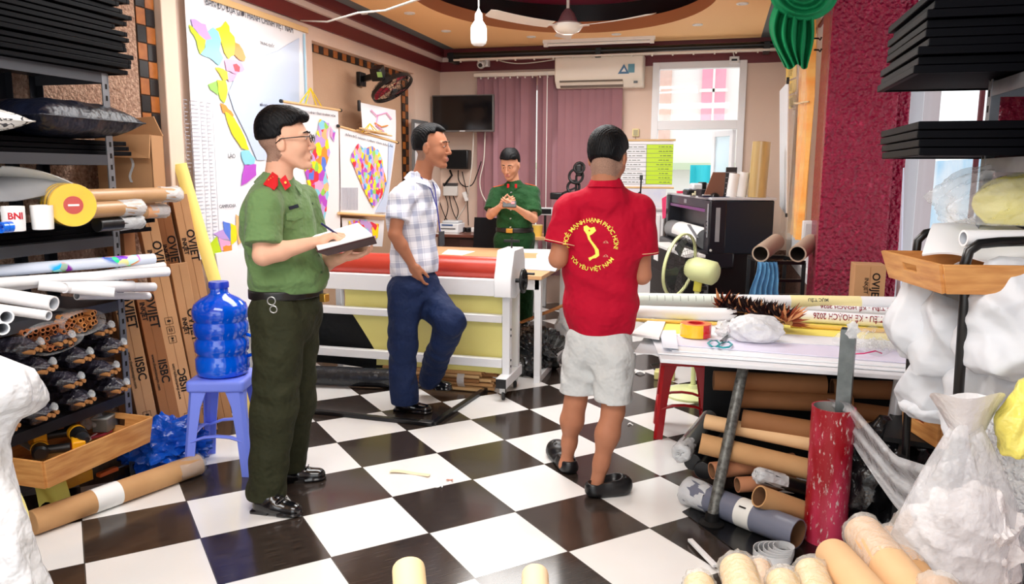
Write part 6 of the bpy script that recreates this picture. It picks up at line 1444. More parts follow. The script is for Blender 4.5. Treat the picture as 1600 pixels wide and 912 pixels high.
t, a, b = wallbox('wall_speaker', 'square black box hanging on the wall below the television', 'speaker', 697, 234, 731, 264, 8.16, .14, black, .012); obj('front_grille', MB().bb((a.x+.015, 8.153, b.z+.015), (b.x-.015, 8.162, a.z-.015)), mat('grille_black', (8, 8, 10), .6), t)
t, a, b = wallbox('power_brick', 'small black power adapter hanging left of the black wall box', 'adapter', 688, 252, 698, 262, 8.24, .05, black); obj('cord', MB().tube([AY(703, 266, 8.25), AY(706, 274, 8.22), AY(699, 283, 8.22), AY(694, 290, 8.24)], .012, 8), black, t)
t, a, b = wallbox('router', 'white network box with cables on the wall under the black box', 'router', 692, 290, 714, 306, 8.24, .05, mat('router_white', (222, 222, 218), .35), .006)
obj('cable_port_strip', MB().bb((a.x, 8.235, a.z), (b.x, 8.28, a.z+.03)), mat('router_dark', (60, 60, 62), .4), t)
t, a, b = wallbox('wall_socket', 'white wall socket with black plug left of the cables', 'socket', 677, 306, 686, 320, 8.27, .03, white, .004); obj('plug', MB().bb(((a.x+b.x)/2-.02, 8.24, (a.z+b.z)/2-.03), ((a.x+b.x)/2+.02, 8.27, (a.z+b.z)/2+.01)), black, t)
t, a, b = wallbox('wall_switch', 'small yellowed switch under the white socket', 'switch', 679, 320, 684, 336, 8.28, .02, mat('switch_yellow', (222, 188, 120), .4), .003); obj('rocker', MB().bb((a.x+.01, 8.272, (a.z+b.z)/2-.02), (b.x-.01, 8.281, (a.z+b.z)/2+.02)), white, t)
rc = random.Random(9)
def cable(label, pts, r, m, y=8.27, nm='cable', group=None):
    P = [AY(p[0], p[1], p[2] if len(p) > 2 else y) for p in pts]; Q = []
    for i in range(len(P)-1):
        p0, p1, p2, p3 = P[max(i-1, 0)], P[i], P[i+1], P[min(i+2, len(P)-1)]
        for k in range(6):
            u = k/6; Q.append(.5*((2*p1)+(p2-p0)*u+(2*p0-5*p1+4*p2-p3)*u*u+(3*p1-p0-3*p2+p3)*u**3))
    Q.append(P[-1]); return tag(obj(nm, MB().tube(Q, r, 6), m, smooth=180), label, 'cable', group)
cw, ck = mat('cable_white', (226, 220, 210), .5), mat('cable_black', (24, 22, 24), .5)
cable('white cable running from the television down past the blinds to the desk', [(740, 206, 8.1), (738, 250, 8.1), (733, 290, 8.12), (728, 318), (712, 345), (704, 358)], .006, cw)
cable('long white cable hanging in front of the left blind slats', [(758, 205, 8.1), (756, 250, 8.08), (750, 280, 8.06), (752, 300, 8.06), (760, 316, 8.06)], .006, cw, 8.06)
cable('black cable looping from the black box towards the blinds', [(716, 266, 8.2), (717, 282), (726, 291), (738, 288, 8.12), (746, 270, 8.08), (752, 252, 8.08)], .006, ck)
for k, (p, lab) in enumerate((([(696, 306), (700, 322), (697, 338), (690, 352)], 'black cable dropping from the white network box to the label printer'), ([(702, 306), (706, 325), (712, 340), (722, 352)], 'black cable slanting right under the white network box'), ([(708, 306), (716, 328), (713, 345), (717, 362)], 'outermost black cable below the white network box'), ([(686, 312), (692, 330), (700, 345), (716, 356)], 'black cable from the socket crossing the others'), ([(722, 268), (729, 300), (731, 330), (732, 352)], 'thin black cable hanging straight from the black wall box'))): cable(lab, p, .005, ck)
t = thing('power_strip', 'white extension plug hanging on the white cable beside the blinds', 'plug', AY(729, 316, 8.2)); obj('body', MB().bar(AY(725, 300, 8.22), AY(730, 314, 8.22), .05, .04), white, t, bev=.006)
# blinds
yb_ = 8.17; a, b = AY(746, 118, yb_), AY(971, 118, yb_); zt_ = AY(746, 121, yb_).z
t = thing('vertical_blind', 'dusty purple vertical blinds covering the back window behind the man with the phone', 'blind', ((a.x+b.x)/2, yb_, .3))
obj('rail', MB().bb((a.x-.03, yb_-.04, zt_), (b.x, yb_+.03, zt_+.04)), mat('rail_white', (232, 226, 214), .4), t, bev=.003)
slm = mat('blind_cloth', (160, 116, 122), .75, noise=(2, (146, 104, 110), .5), bump=(300, .1, .001))
n = 19
for k in range(n):
    cx = a.x+(b.x-a.x)*(k+.5)/n; an = rc.uniform(.10, .34) if k not in (2, 5, 7, 8, 10) else 1.15; sw = .0535
    obj('slat', MB().grid(lambda u, v: V((cx+(u-.5)*2*sw*cos(an), yb_+.035+(u-.5)*2*sw*sin(an)+.006*sin(pi*u), .32+(zt_-.32)*v)), 4, 2, thick=.0012), slm, t, smooth=60)
for k in range(n): cx = a.x+(b.x-a.x)*(k+.5)/n; obj('slat_hook', MB().bb((cx-.006, yb_-.01, zt_-.02), (cx+.006, yb_+.01, zt_)), mat('rail_white', (232, 226, 214), .4), t)
wx = AY(855, 120, yb_-.05).x; obj('pull_cord', MB().tube([(wx, yb_-.045, zt_+.02), (wx, yb_-.045, .9)], .005, 6), white, t)
# air conditioner
a, b = AY(867, 88, 8.05), AY(1004, 127, 8.05); x0, x1, z1 = a.x, b.x, a.z; z0 = z1-.315; t = thing('air_conditioner', 'white wall air conditioner above the blinds', 'air conditioner', ((x0+x1)/2, 8.3, z0))
acm = mat('ac_white', (238, 228, 212), .3)
def acs(x): return [(x, 8.29, z1), (x, 8.07, z1), (x, 8.045, z1-.02), (x, 8.04, z1-.2), (x, 8.055, z1-.25), (x, 8.13, z0), (x, 8.29, z0)]
obj('body', MB().add(acs(x0)+acs(x1), [tuple(range(6, -1, -1)), tuple(range(7, 14))]+[(i, (i+1) % 7, (i+1) % 7+7, i+7) for i in range(7)]), acm, t, bev=.012)
obj('louvre', MB().poly([(x0+.05, 8.052, z1-.245), (x1-.20, 8.052, z1-.245), (x1-.20, 8.125, z0+.004), (x0+.05, 8.125, z0+.004)], (0, -1, -.6), .004), mat('ac_louvre', (120, 108, 98), .4), t)
obj('flap', MB().poly([(x0+.05, 8.06, z1-.262), (x1-.20, 8.06, z1-.262), (x1-.20, 8.09, z1-.285), (x0+.05, 8.09, z1-.285)], (0, -1, -.6), .012), acm, t)
c = AY(974, 108, 8.035); obj('sticker', MB().poly([c+V((-.055, 0, -.045)), c+V((.06, 0, -.045)), c+V((.005, 0, .05))], (0, -1, 0), .002), mat('sticker_blue', (60, 110, 150), .4), t); obj('sticker_mark', MB().poly([c+V((-.02, -.003, -.025)), c+V((.03, -.003, -.025)), c+V((.008, -.003, .015))], (0, -1, 0), .001), white, t)
c = AY(986, 107, 8.035); obj('energy_label', MB().bb(c+V((-.03, -.002, -.04)), c+V((.035, 0, .045))), mat('sticker_teal', (90, 150, 170), .4), t)
obj('display', MB().bb((x1-.09, 8.05, z1-.285), (x1-.05, 8.06, z1-.265)), black, t)
t = thing('security_camera', 'small white security camera near the back left corner', 'camera', AY(755, 98, 8.2)); c = AY(755, 95, 8.22)
obj('base', MB().bb((c.x-.06, 8.2, c.z-.06), (c.x+.06, 8.3, c.z+.07)), white, t, bev=.01); obj('head', MB().lathe([(0, -.05), (.04, -.045), (.045, 0), (.045, .03), (.03, .05), (0, .05)], c+V((0, -.06, -.04)), 20, axis=(0, -.9, -.4)), white, t); obj('lens', MB().lathe([(0, .0505), (.022, .052), (.024, .049)], c+V((0, -.06, -.04)), 16, axis=(0, -.9, -.4)), black, t)
t, a, b = wallbox('junction_box', 'small white junction box above the back window', 'box', 1140, 88, 1155, 98, 8.25, .05, white); obj('socket_holes', MB().bb((a.x+.02, 8.247, b.z+.02), (b.x-.02, 8.25, a.z-.025)), black, t)
cable('white cable from the black pole down to the junction box', [(1135, 70, 8.1), (1143, 74, 8.15), (1147, 88, 8.26)], .006, cw)
cable('white cable sagging from the security camera to the air conditioner', [(765, 89, 8.2), (790, 97, 8.2), (820, 99, 8.2), (868, 93, 8.15)], .006, cw)
cable('white cable draped along the cornice right of the air conditioner', [(1005, 77, 8.1), (1040, 78, 8.1), (1080, 78, 8.1), (1130, 70, 8.1)], .005, cw)
t = thing('curtain_pole', 'thick black curtain pole under the back ceiling edge', 'pole', (-1.2, 8.05, 2.62)); a, b = AY(700, 90, 8.05), AY(1222, 66, 8.05); z = (a.z+b.z)/2
obj('pole', MB().cyl((a.x, 8.05, z), (XR-.1, 8.05, z), .03, 16), black, t)
for px in (706, 935, 1198): q = AY(px, 80, 8.05); obj('bracket', MB().bb((q.x-.03, 8.02, z-.07), (q.x+.03, 8.22, z+.03)), black, t, bev=.005)
obj('white_rail', MB().bb((a.x+.08, 7.99, z-.062), (XR-.12, 8.02, z-.045)), mat('rail_white', (232, 226, 214), .4), t)
for k in range(16): q = a.x+.15+k*.2; obj('runner', MB().bb((q, 7.995, z-.078), (q+.015, 8.015, z-.058)), mat('rail_white', (232, 226, 214), .4), t)
t = thing('tube_light', 'unlit white fluorescent tube light under the ceiling beyond the fan', 'light', AZ(936, 68, 2.70)); a, b = AZ(853, 69, 2.70), AZ(1020, 65, 2.70)
obj('tube', MB().cyl((a.x, a.y, 2.69), (b.x, a.y, 2.69), .014, 12), mat('tube_white', (248, 246, 240), .3), t); obj('fitting', MB().bb((a.x-.03, a.y-.025, 2.705), (b.x+.03, a.y+.025, 2.745)), white, t, bev=.004); [obj('end_cap', MB().bb((q-.02, a.y-.018, 2.672), (q+.02, a.y+.018, 2.71)), white, t) for q in (a.x, b.x)]
# ceiling fan
fc = PH(887, 42, 6.05); FCX, FCY, FCZ = fc.x, fc.y, 2.53
print('fan', fc)
FCZ = fc.z; t = thing('ceiling_fan', 'white three-bladed ceiling fan hanging in the oval recess', 'fan', (FCX, FCY, FCZ)); wf_ = mat('fan_white', (240, 232, 218), .3, coat=.3)
obj('rod', MB().cyl((FCX, FCY, FCZ), (FCX, FCY, ZC+.26), .012, 12), wf_, t); obj('canopy', MB().lathe([(.012, -.16), (.02, -.14), (.04, -.06), (.062, 0), (.0, .01)], (FCX, FCY, ZC+.25), 28), wf_, t)
obj('bell', MB().lathe([(.075, 0), (.07, .02), (.045, .07), (.02, .10), (.013, .10)], (FCX, FCY, FCZ+.03), 28), mat('fan_bell', (120, 82, 84), .3), t)
obj('motor', MB().lathe([(0, -.055), (.05, -.05), (.09, -.03), (.115, 0), (.115, .015), (.09, .03), (.0, .034)], (FCX, FCY, FCZ), 36), wf_, t)
for k, az_ in enumerate((YAW*-1+0, 0, 0)):
    aa = atan2(FH.y, FH.x)+k*2*pi/3; d = V((cos(aa), sin(aa), 0)); s = V((-d.y, d.x, 0)); c0 = V((FCX, FCY, FCZ))
    obj('blade_arm', MB().bar(c0+d*.09, c0+d*.17, .05, .008), wf_, t, bev=.003)
    obj('blade', MB().grid(lambda u, v: c0+d*(.15+.53*u)+s*((v-.5)*(.115+.02*u)*(1 if u < .93 else 1-(u-.93)*5*abs(v-.5)*2))+V((0, 0, .012*(v-.5)*2+.004+.03*u*u)), 14, 4, thick=.004), wf_, t, smooth=50)
# hanging LED bulb
c = PH(748, 48, 4.8); t = thing('hanging_bulb', 'white LED bulb hanging on a thin white wire', 'bulb', (c.x, c.y, c.z-.1))
cb = PH(748, 72, 4.8).z; obj('bulb', MB().lathe([(0, 0), (.028, .002), (.044, .014), (.0485, .035), (.0485, .10), (.044, .118), (.030, .138), (.022, .150), (0, .152)], (c.x, c.y, cb), 36), mat('led_milky', (250, 248, 244), .25, emit=None), t, smooth=60)
obj('socket', MB().lathe([(.022, .150), (.024, .155), (.022, .185), (.012, .20), (.004, .215)], (c.x, c.y, cb), 24), white, t); obj('wire', MB().cyl((c.x, c.y, cb+.21), (c.x, c.y, ZC+.26), .004, 8), cw, t)
bl_ = bpy.data.lights.new('added_ceiling_wash', 'POINT'); bl_.energy = 44; bl_.shadow_soft_size = .058; bl_.color = (1, .98, .95); blo = bpy.data.objects.new('added_ceiling_wash', bl_); blo.location = (c.x, c.y, cb+.06); COL.objects.link(blo)  # point light added around the bulb to brighten the ceiling
q = [AX(470, 32, -2.98), PH(560, 20, 4.9), PH(650, 0, 4.2), PH(700, -12, 3.9)]; q[1].z -= .0
tag(obj('ceiling_wire', MB().tube([q[0], q[0].lerp(q[1], .5)+V((0, 0, -.03)), q[1], q[1].lerp(q[2], .5)+V((0, 0, -.02)), q[2], q[3], V((q[3].x, q[3].y, ZC-.012))], .006, 6), cw, smooth=180), 'white wire sagging from the top of the big map to the ceiling', 'cable')
# notice chart and things right of the blinds
yc = 8.22; a, b = AY(970, 220, yc), AY(1050, 291, yc); a.z = AY(1010, 219, yc).z; b.z = AY(1010, 293, yc).z; t = thing('wall_chart', 'wall chart with white and lime green columns beside the window', 'chart', ((a.x+b.x)/2, yc, b.z))
obj('sheet', MB().bb((a.x, yc, b.z), (b.x, yc+.004, a.z)), mat('chart_white', (236, 236, 240), .4), t); gx = AY(1010, 250, yc).x
obj('green_column', MB().bb((gx, yc-.003, b.z+.035), (b.x, yc, a.z-.045)), mat('chart_lime', (196, 230, 30), .45), t)
mb = MB(); n = 9
for k in range(n+1): z = b.z+.035+(a.z-.045-b.z-.035)*k/n; mb.bb((a.x, yc-.0045, z), (b.x, yc-.003, z+.003))
mb.bb((gx-.002, yc-.0045, b.z+.035), (gx+.002, yc-.003, a.z-.045)); obj('grid_lines', mb, mat('chart_grey', (120, 124, 120), .6), t, smooth=0)
mb = MB()
for k in range(n):
    z = b.z+.035+(a.z-.08-b.z)*(k+.42)/n
    x = a.x+.03
    while x < gx-.06: l_ = rc.uniform(.02, .06); mb.bb((x, yc-.0045, z), (x+l_, yc-.003, z+.006)); x += l_+.012
    x = gx+.10+rc.uniform(0, .04)
    while x < b.x-.04: l_ = rc.uniform(.015, .04); mb.bb((x, yc-.006, z), (x+l_, yc-.003, z+.006)); x += l_+.01
obj('table_entries', mb, mat('chart_text', (96, 104, 90), .6), t, smooth=0)
for z in (a.z, b.z): obj('rod', MB().cyl((a.x-.02, yc-.002, z), (b.x+.02, yc-.002, z), .011, 10), tanw, t)
t, a2_, b2_ = wallbox('wall_socket', 'small yellowish socket above the green chart', 'socket', 988, 201, 998, 213, 8.27, .03, mat('socket_cream', (236, 222, 160), .4), .004); obj('socket_face', MB().bb((a2_.x+.012, 8.262, b2_.z+.012), (b2_.x-.012, 8.271, a2_.z-.012)), mat('socket_grey', (170, 160, 120), .4), t); obj('chart_hook', MB().tube([AY(993, 213, 8.25), AY(993, 218, 8.22)], .004, 6), STEEL, t)
t, *_ = hm = (thing('pale_map', 'pale map sheet with bluish patches hanging below the green chart', 'map', AY(990, 325, 8.2)),); a, b = AY(946, 294, 8.2), AY(1040, 324, 8.2)
obj('sheet', MB().bb((a.x, 8.2, b.z), (b.x, 8.205, a.z)), mat('map_pale', (232, 230, 234), .4, noise=(5, (206, 210, 232), .3)), t)
t = thing('white_cabinet', 'narrow white cabinet below the pale map', 'cabinet', AY(990, 420, 8.05)); a, b = AY(948, 327, 8.0), AY(1037, 327, 8.0); obj('body', MB().bb((a.x, 8.0, 0), (b.x, 8.28, a.z)), mat('cabinet_white', (238, 234, 234), .4), t, bev=.004); obj('door', MB().bb(((a.x+b.x)/2-.16, 7.985, .08), (b.x-.03, 8.0, a.z-.05)), mat('cabinet_white', (238, 234, 234), .4), t, bev=.003)
obj('top', MB().bb((a.x-.02, 7.98, a.z), (b.x+.02, 8.28, a.z+.02)), mat('cabinet_top', (196, 190, 190), .4), t)
t = thing('phone_stand', 'thin black clamp stand in front of the pale map', 'stand', AY(1000, 327, 7.9)); q = AY(999, 318, 7.92); q0 = V((q.x, 7.92+.08, AY(990, 327, 8.0).z+.022))
obj('base', MB().lathe([(0, 0), (.05, 0), (.05, .012), (.01, .016)], q0, 20), black, t); obj('arm', MB().tube([q0, q0+V((0, 0, .1)), AY(1001, 298, 7.95), AY(1002, 277, 7.95)], .008, 8), black, t); obj('clamp', MB().box(AY(1002, 277, 7.95), (.03, .03, .05)), black, t, bev=.005); obj('side_arm', MB().tube([AY(1000, 300, 7.95), AY(993, 305, 7.93), AY(995, 314, 7.93)], .008, 8), black, t)
# back left desk with label printer, chair, second desk
dm = mat('desk_brown', (74, 44, 36), .4, noise=(4, (60, 34, 28), .5)); zt_ = AY(720, 366, 7.55).z
t = thing('desk', 'dark brown desk under the television, cables hanging behind it', 'desk', (-2.6, 7.85, 0)); a, b = AY(680, 368, 7.5), AY(778, 368, 7.5)
obj('top', MB().bb((max(a.x, XL+.02), 7.5, zt_-.03), (b.x, 8.22, zt_)), mat('desk_top', (112, 66, 54), .3), t, bev=.004)
for x in (max(a.x, XL+.02)+.02, b.x-.04): obj('side', MB().bb((x, 7.52, 0), (x+.03, 8.2, zt_-.03)), dm, t)
obj('front', MB().bb((max(a.x, XL+.02)+.05, 7.56, .25), (b.x-.04, 7.58, zt_-.03)), dm, t); obj('drawer_unit', MB().bb((b.x-.42, 7.53, .08), (b.x-.05, 7.6, zt_-.05)), dm, t, bev=.004)
t = thing('label_printer', 'small white label printer on the brown desk', 'printer', AY(700, 362, 7.7)); a, b = AY(686, 345, 7.62), AY(716, 362, 7.62); w_, h_ = b.x-a.x, a.z-zt_
obj('body', MB().bb((a.x, 7.62, zt_+.001), (b.x, 7.84, zt_+h_*.8)), mat('printer_white', (226, 228, 230), .35), t, bev=.01); obj('lid', MB().bb((a.x+.01, 7.68, zt_+h_*.8), (b.x-.02, 7.83, zt_+h_)), mat('printer_lid', (206, 210, 214), .35), t, bev=.01); obj('label', MB().bb((a.x+.03, 7.615, zt_+h_*.62), (b.x-.06, 7.62, zt_+h_*.74)), mat('label_blue', (60, 90, 140), .4), t); obj('slot', MB().bb((a.x+.02, 7.615, zt_+h_*.35), (b.x-.03, 7.62, zt_+h_*.42)), black, t)
t = thing('adapter_tangle', 'black power adapters and plugs on the brown desk right of the label printer', 'adapter', AY(728, 362, 7.8))
for k, (px, py, c_) in enumerate(((722, 356, black), (732, 357, black), (741, 354, white), (748, 357, black))): q = AY(px, py, 7.8); q.z = zt_+.03; obj('adapter', MB().box(q, (.06, .05, .05), Matrix.Rotation(k*.7, 3, 'Z')), c_, t, bev=.006)
tag(obj('paper_sheet', MB().bb((AY(700, 366, 7.55).x-.2, 7.52, zt_+.001), (AY(716, 366, 7.55).x, 7.6, zt_+.004)), paper), 'white paper on the front edge of the brown desk', 'paper')
def chair(name, label, px, y, w_, hb, hs, ang):
    c = AY(px, 300, y); c.z = 0; R = Matrix.Rotation(ang, 3, 'Z'); t = thing(name, label, 'chair', c); fm_ = mat('chair_black', (14, 14, 18), .6)
    obj('seat', MB().box(c+V((0, 0, hs)), (w_, w_*.95, .07), R), fm_, t, bev=.02)
    obj('backrest', MB().grid(lambda u, v: c+R @ V(((u-.5)*w_*.95, w_*.45+.04*(2*u-1)**2*-1+.03*v, hs+.10+(hb-hs-.10)*v)), 8, 8, thick=.04), fm_, t, smooth=60)
    obj('post', MB().cyl(c+V((0, 0, .1)), c+V((0, 0, hs)), .03, 12), fm_, t)
    for k in range(5): a_ = 2*pi*k/5; e = c+V((cos(a_)*.27, sin(a_)*.27, .06)); obj('leg', MB().bar(c+V((0, 0, .11)), e, .04, .03), fm_, t, bev=.006); obj('caster', MB().lathe([(0, -.012), (.028, -.012), (.028, .012), (0, .012)], e-V((0, 0, .031)), 14, axis=(cos(a_+1.57), sin(a_+1.57), 0)), black, t)
    return t
chair('office_chair', 'black office chair with high back just left of the man with the phone', 748, 7.22, .42, .98, .47, -.4)
t = thing('desk', 'light wood desk with a yellow cup right of the man with the phone', 'desk', AY(880, 430, 7.9)); a, b = AY(828, 372, 7.6), AY(930, 372, 7.6); zd = AY(850, 371, 7.6).z
obj('top', MB().bb((a.x, 7.6, zd-.03), (b.x, 8.12, zd)), mat('desk_wood', (216, 170, 120), .4), t, bev=.003); [obj('leg', MB().bb((x, y_, 0), (x+.04, y_+.04, zd-.03)), whitepaint, t) for x in (a.x+.03, b.x-.07) for y_ in (7.63, 8.05)]
t = thing('yellow_cup', 'yellow cup on the light wood desk', 'cup', AY(840, 360, 7.75)); q = AY(839, 360, 7.75); q.z = zd; obj('cup', MB().lathe([(0, 0), (.05, 0), (.062, .11), (.058, .11), (.048, .01), (0, .01)], q, 24), mat('cup_yellow', (244, 206, 96), .3), t); obj('lid', MB().lathe([(.062, .11), (.064, .118), (0, .122)], q, 24), mat('lid_cream', (250, 230, 170), .3), t)
t = thing('headset_stand', 'black cameras and headphones cluttered on a stand beside the red-shirted man', 'stand', AY(900, 372, 7.7)); q = AY(899, 360, 7.75); q.z = zd
obj('pole', MB().cyl(q, q+V((0, 0, .62)), .012, 10), black, t); obj('base', MB().lathe([(0, 0), (.09, 0), (.09, .015), (.015, .02)], q, 20), black, t)
for k, (px, py, r_) in enumerate(((900, 275, .07), (905, 262, .05), (896, 292, .06))): e = AY(px, py, 7.73); obj('ear_loop', MB().tube([e+V((cos(a_)*r_, .02*sin(a_), sin(a_)*r_)) for a_ in [2*pi*j/18 for j in range(18)]], .014, 8, closed=True), black, t)
obj('camera_body', MB().box(AY(870, 306, 7.75), (.13, .08, .07)), black, t, bev=.012); obj('bracket', MB().bar(AY(870, 306, 7.75), q+V((0, 0, .5)), .02, .02), black, t); obj('camera_body', MB().box(AY(905, 266, 7.75), (.06, .08, .12)), black, t, bev=.012)
t = thing('card_reader', 'small grey-framed device leaning on the light desk at the left of the red shirt', 'device', AY(853, 335, 7.7)); q = AY(852, 330, 7.7); obj('frame', MB().box(q, (.16, .03, .08)), mat('device_grey', (196, 196, 200), .4), t, bev=.006); obj('screen', MB().box(q+V((.01, -.016, 0)), (.11, .004, .05)), black, t); obj('foot', MB().bar(q+V((0, 0, -.04)), V((q.x, q.y, zd)), .02, .02), black, t)

# ================================================================== laminating machine and cutting table
YM = 4.62
def my(px, py): return AY(px, py, YM)
xr = my(784, 460).x; xl = -2.95
WPm = whitepaint
t = thing('laminating_machine', 'long white laminating machine with orange-red roller and yellow sheets behind the two men', 'machine', ((xl+xr)/2, YM, 0))
def beam(nm, py0, py1, px, d=.06, y=YM, x0=xl, x1=None, m=None, lip=True):
    z1, z0 = AY(px, py0, y).z, AY(px, py1, y).z; return obj(nm, MB().bb((x0, y, z0), (x1 or xr, y+d, z1)), m or WPm, t, bev=.004)
beam('front_beam', 428, 453, 560, .10); beam('middle_rail', 481, 492, 560); beam('lower_rail', 546, 559, 560, .05)
zc = AY(560, 412, YM+.12).z; rr0 = .078; obj('red_roller', MB().cyl((xl+.05, YM+.12, zc), (xr-.02, YM+.12, zc), rr0, 48), mat('roller_red', (188, 62, 44), .35, noise=(4, (170, 48, 34), .5), coat=.2), t, smooth=60)
obj('lower_roller', MB().cyl((xl+.05, YM+.10, zc-.11), (xr-.02, YM+.10, zc-.11), .05, 32), mat('roller_dark', (110, 22, 22), .3), t)
# end housing
def endcap(x0, x1, nm):
    zt, zb = AY(790, 391, YM).z, AY(776, 462, YM).z
    P = [(YM-.06, zb), (YM-.06, zb+.12), (YM+.02, zt-.0), (YM+.26, zt), (YM+.30, zt-.08), (YM+.30, zb+.04), (YM+.06, zb-.02)]
    obj(nm, MB().add([(x0, y, z) for y, z in P]+[(x1, y, z) for y, z in P], [tuple(range(len(P)-1, -1, -1)), tuple(len(P)+k for k in range(len(P)))]+[(i, (i+1) % 7, (i+1) % 7+7, i+7) for i in range(7)]), WPm, t, bev=.006)
endcap(xr-.035, xr+.075, 'end_housing'); endcap(xl-.04, xl+.05, 'end_housing')
wx = xr+.125; wz = AX(806, 445, wx).z; wy = YM+.06
hw = thing('x', 'x', 'x'); bpy.data.objects.remove(hw)
hwheel = obj('hand_wheel', MB().tube([(wx, wy+.068*cos(a), wz+.068*sin(a)) for a in [2*pi*k/28 for k in range(28)]], .012, 8, closed=True).bar((wx, wy-.06, wz), (wx, wy+.06, wz), .014, .014).bar((wx, wy, wz-.06), (wx, wy, wz+.06), .014, .014).cyl((xr+.07, wy, wz), (wx+.02, wy, wz), .014, 12), black, t, smooth=50)
obj('wheel_grip', MB().cyl((wx, wy+.05, wz+.04), (wx+.06, wy+.05, wz+.04), .008, 10), black, hwheel)
obj('top_knob', MB().cyl((xr+.02, YM+.16, AY(790, 391, YM).z), (xr+.02, YM+.16, AY(790, 391, YM).z+.07), .006, 8).bar((xr-.03, YM+.16, AY(790, 391, YM).z+.045), (xr+.07, YM+.16, AY(790, 391, YM).z+.045), .02, .015), black, t)
zf = AY(790, 590, YM).z
for x in (xr, xl):
    obj('leg', MB().bb((x, YM+.01, zf), (x+.05, YM+.07, zc-.06)), WPm, t, bev=.004)
    obj('foot', MB().bb((x-.01, YM-.10, .085), (x+.06, YM+.30, .15)), WPm, t, bev=.004); obj('foot_cap', MB().bb((x-.008, YM-.106, .088), (x+.058, YM-.10, .147)), black, t)
    obj('rear_leg', MB().bb((x, YM+.22, .15), (x+.05, YM+.27, zc-.10)), WPm, t, bev=.004)
    for y_ in (YM-.05, YM+.24):
        c = V((x+.025, y_, .032)); ca = obj('caster', MB().lathe([(0, -.011), (.028, -.011), (.032, -.006), (.032, .006), (.028, .011), (0, .011)], c, 24, axis=(1, .4, 0)), black, t); obj('caster_fork', MB().bb((c.x-.018, c.y-.02, .045), (c.x+.018, c.y+.02, .087)), STEEL, ca)
for k, z in enumerate((.40, .44, .20, .24)): obj('leg_bolt', MB().cyl((xr+.05, YM+.035, z), (xr+.054, YM+.035, z), .008, 10), black, t)
# yellow release sheets
ysh = mat('release_sheet', (240, 232, 150), .4, noise=(2, (228, 218, 128), .6), bump=(5, .4, .02, 3))
zA, zB = AY(640, 452, YM).z, AY(640, 486, YM).z; xs = AY(536, 470, YM+.05).x
tag(obj('yellow_sheet', MB().grid(lambda u, v: V((xs+(xr-.01-xs)*u, YM+.075+.008*sin(7*u+4*v), zB-.02+(zA-zB+.04)*v)), 30, 8, thick=.002), ysh, smooth=80), 'glossy pale yellow sheet rolled between the upper beams of the machine', 'sheet')
def low(u, v):
    zt, zl = AY(640, 494, YM).z, AY(640, 578, YM).z; xa = AY(546, 494, YM+.05).x; xb = AY(586, 548, YM+.05).x; f = (1-v)
    x = xa+(xb-xa)*min(1, f*1.3); return V((x+(xr-.01-x)*u, YM+.068+.03*f*sin(pi*u)+.008*sin(9*u+3*v), zl+(zt-zl)*v))
tag(obj('yellow_sheet', MB().grid(low, 30, 14, thick=.002), ysh, smooth=80), 'large yellow sheet hanging slanted below the middle rail of the machine', 'sheet')
blc = mat('black_cloth', (18, 20, 22), .6, bump=(7, .6, .03, 3))
tag(obj('black_sheet', MB().grid(lambda u, v: V((xl+.12+(AY(590, 540, YM).x-xl-.1)*u, YM+.12+.03*sin(5*u+2*v), .10+.42*v)), 16, 10, thick=.003), blc, smooth=80), 'dark cloth sheet hanging behind the lower rails at the left of the machine', 'cloth')
# bundle of wooden sticks under the machine, dark roll beside it
t = thing('stick_bundle', 'long bundle of thin wooden sticks wrapped in film on the floor under the machine', 'bundle', (-1.75, 4.86, 0)); stk = mat('stick_wood', (168, 116, 70), .7, noise=(20, (120, 78, 44), .6)); rn = random.Random(4)
for j in range(5):
    for i in range(9):
        xa = -2.15+rn.uniform(-.05, .05); y = 4.70+.032*i+.016*(j % 2); obj('stick', MB().bar((xa, y+rn.uniform(-.01, .01), .016+.027*j), (-1.42+rn.uniform(-.06, .05), y+rn.uniform(-.01, .01), .016+.027*j), .018, .018), mat('stick_wood%d' % ((i+j) % 3), ((222, 182, 130), (198, 150, 100), (160, 112, 70))[(i+j) % 3], .7), t)
obj('film_band', MB().grid(lambda u, v: V((-1.62+.05*u, 4.83+.155*cos(2*pi*v), .075+.083*sin(2*pi*v))), 3, 30), film2, t, smooth=180)
roll('dark_roll', 'dark film-wrapped roll on the floor at the left under the machine', (-2.85, 4.50, .07), (-2.05, 4.62, .07), .065, mat('dark_film', (30, 32, 36), .25, bump=(12, .6, .02)))
# black angle frame lying on the floor
e = [AZ(472, 640, .012), AZ(676, 662, .012), AZ(764, 604, .012)]
t = thing('angle_iron', 'black metal angle frame lying on the floor at the feet of the plaid-shirted man', 'frame', e[1]); fmm = mat('frame_black', (20, 20, 22), .3)
obj('bar', MB().bar(e[0], e[1], .035, .022), fmm, t, bev=.002); obj('bar', MB().bar(e[1], e[2], .035, .022), fmm, t, bev=.002); obj('corner_plate', MB().bar(e[1]+(e[0]-e[1]).normalized()*.08+V((0, 0, .012)), e[1]+V((0, 0, .012)), .04, .003), STEEL, t)
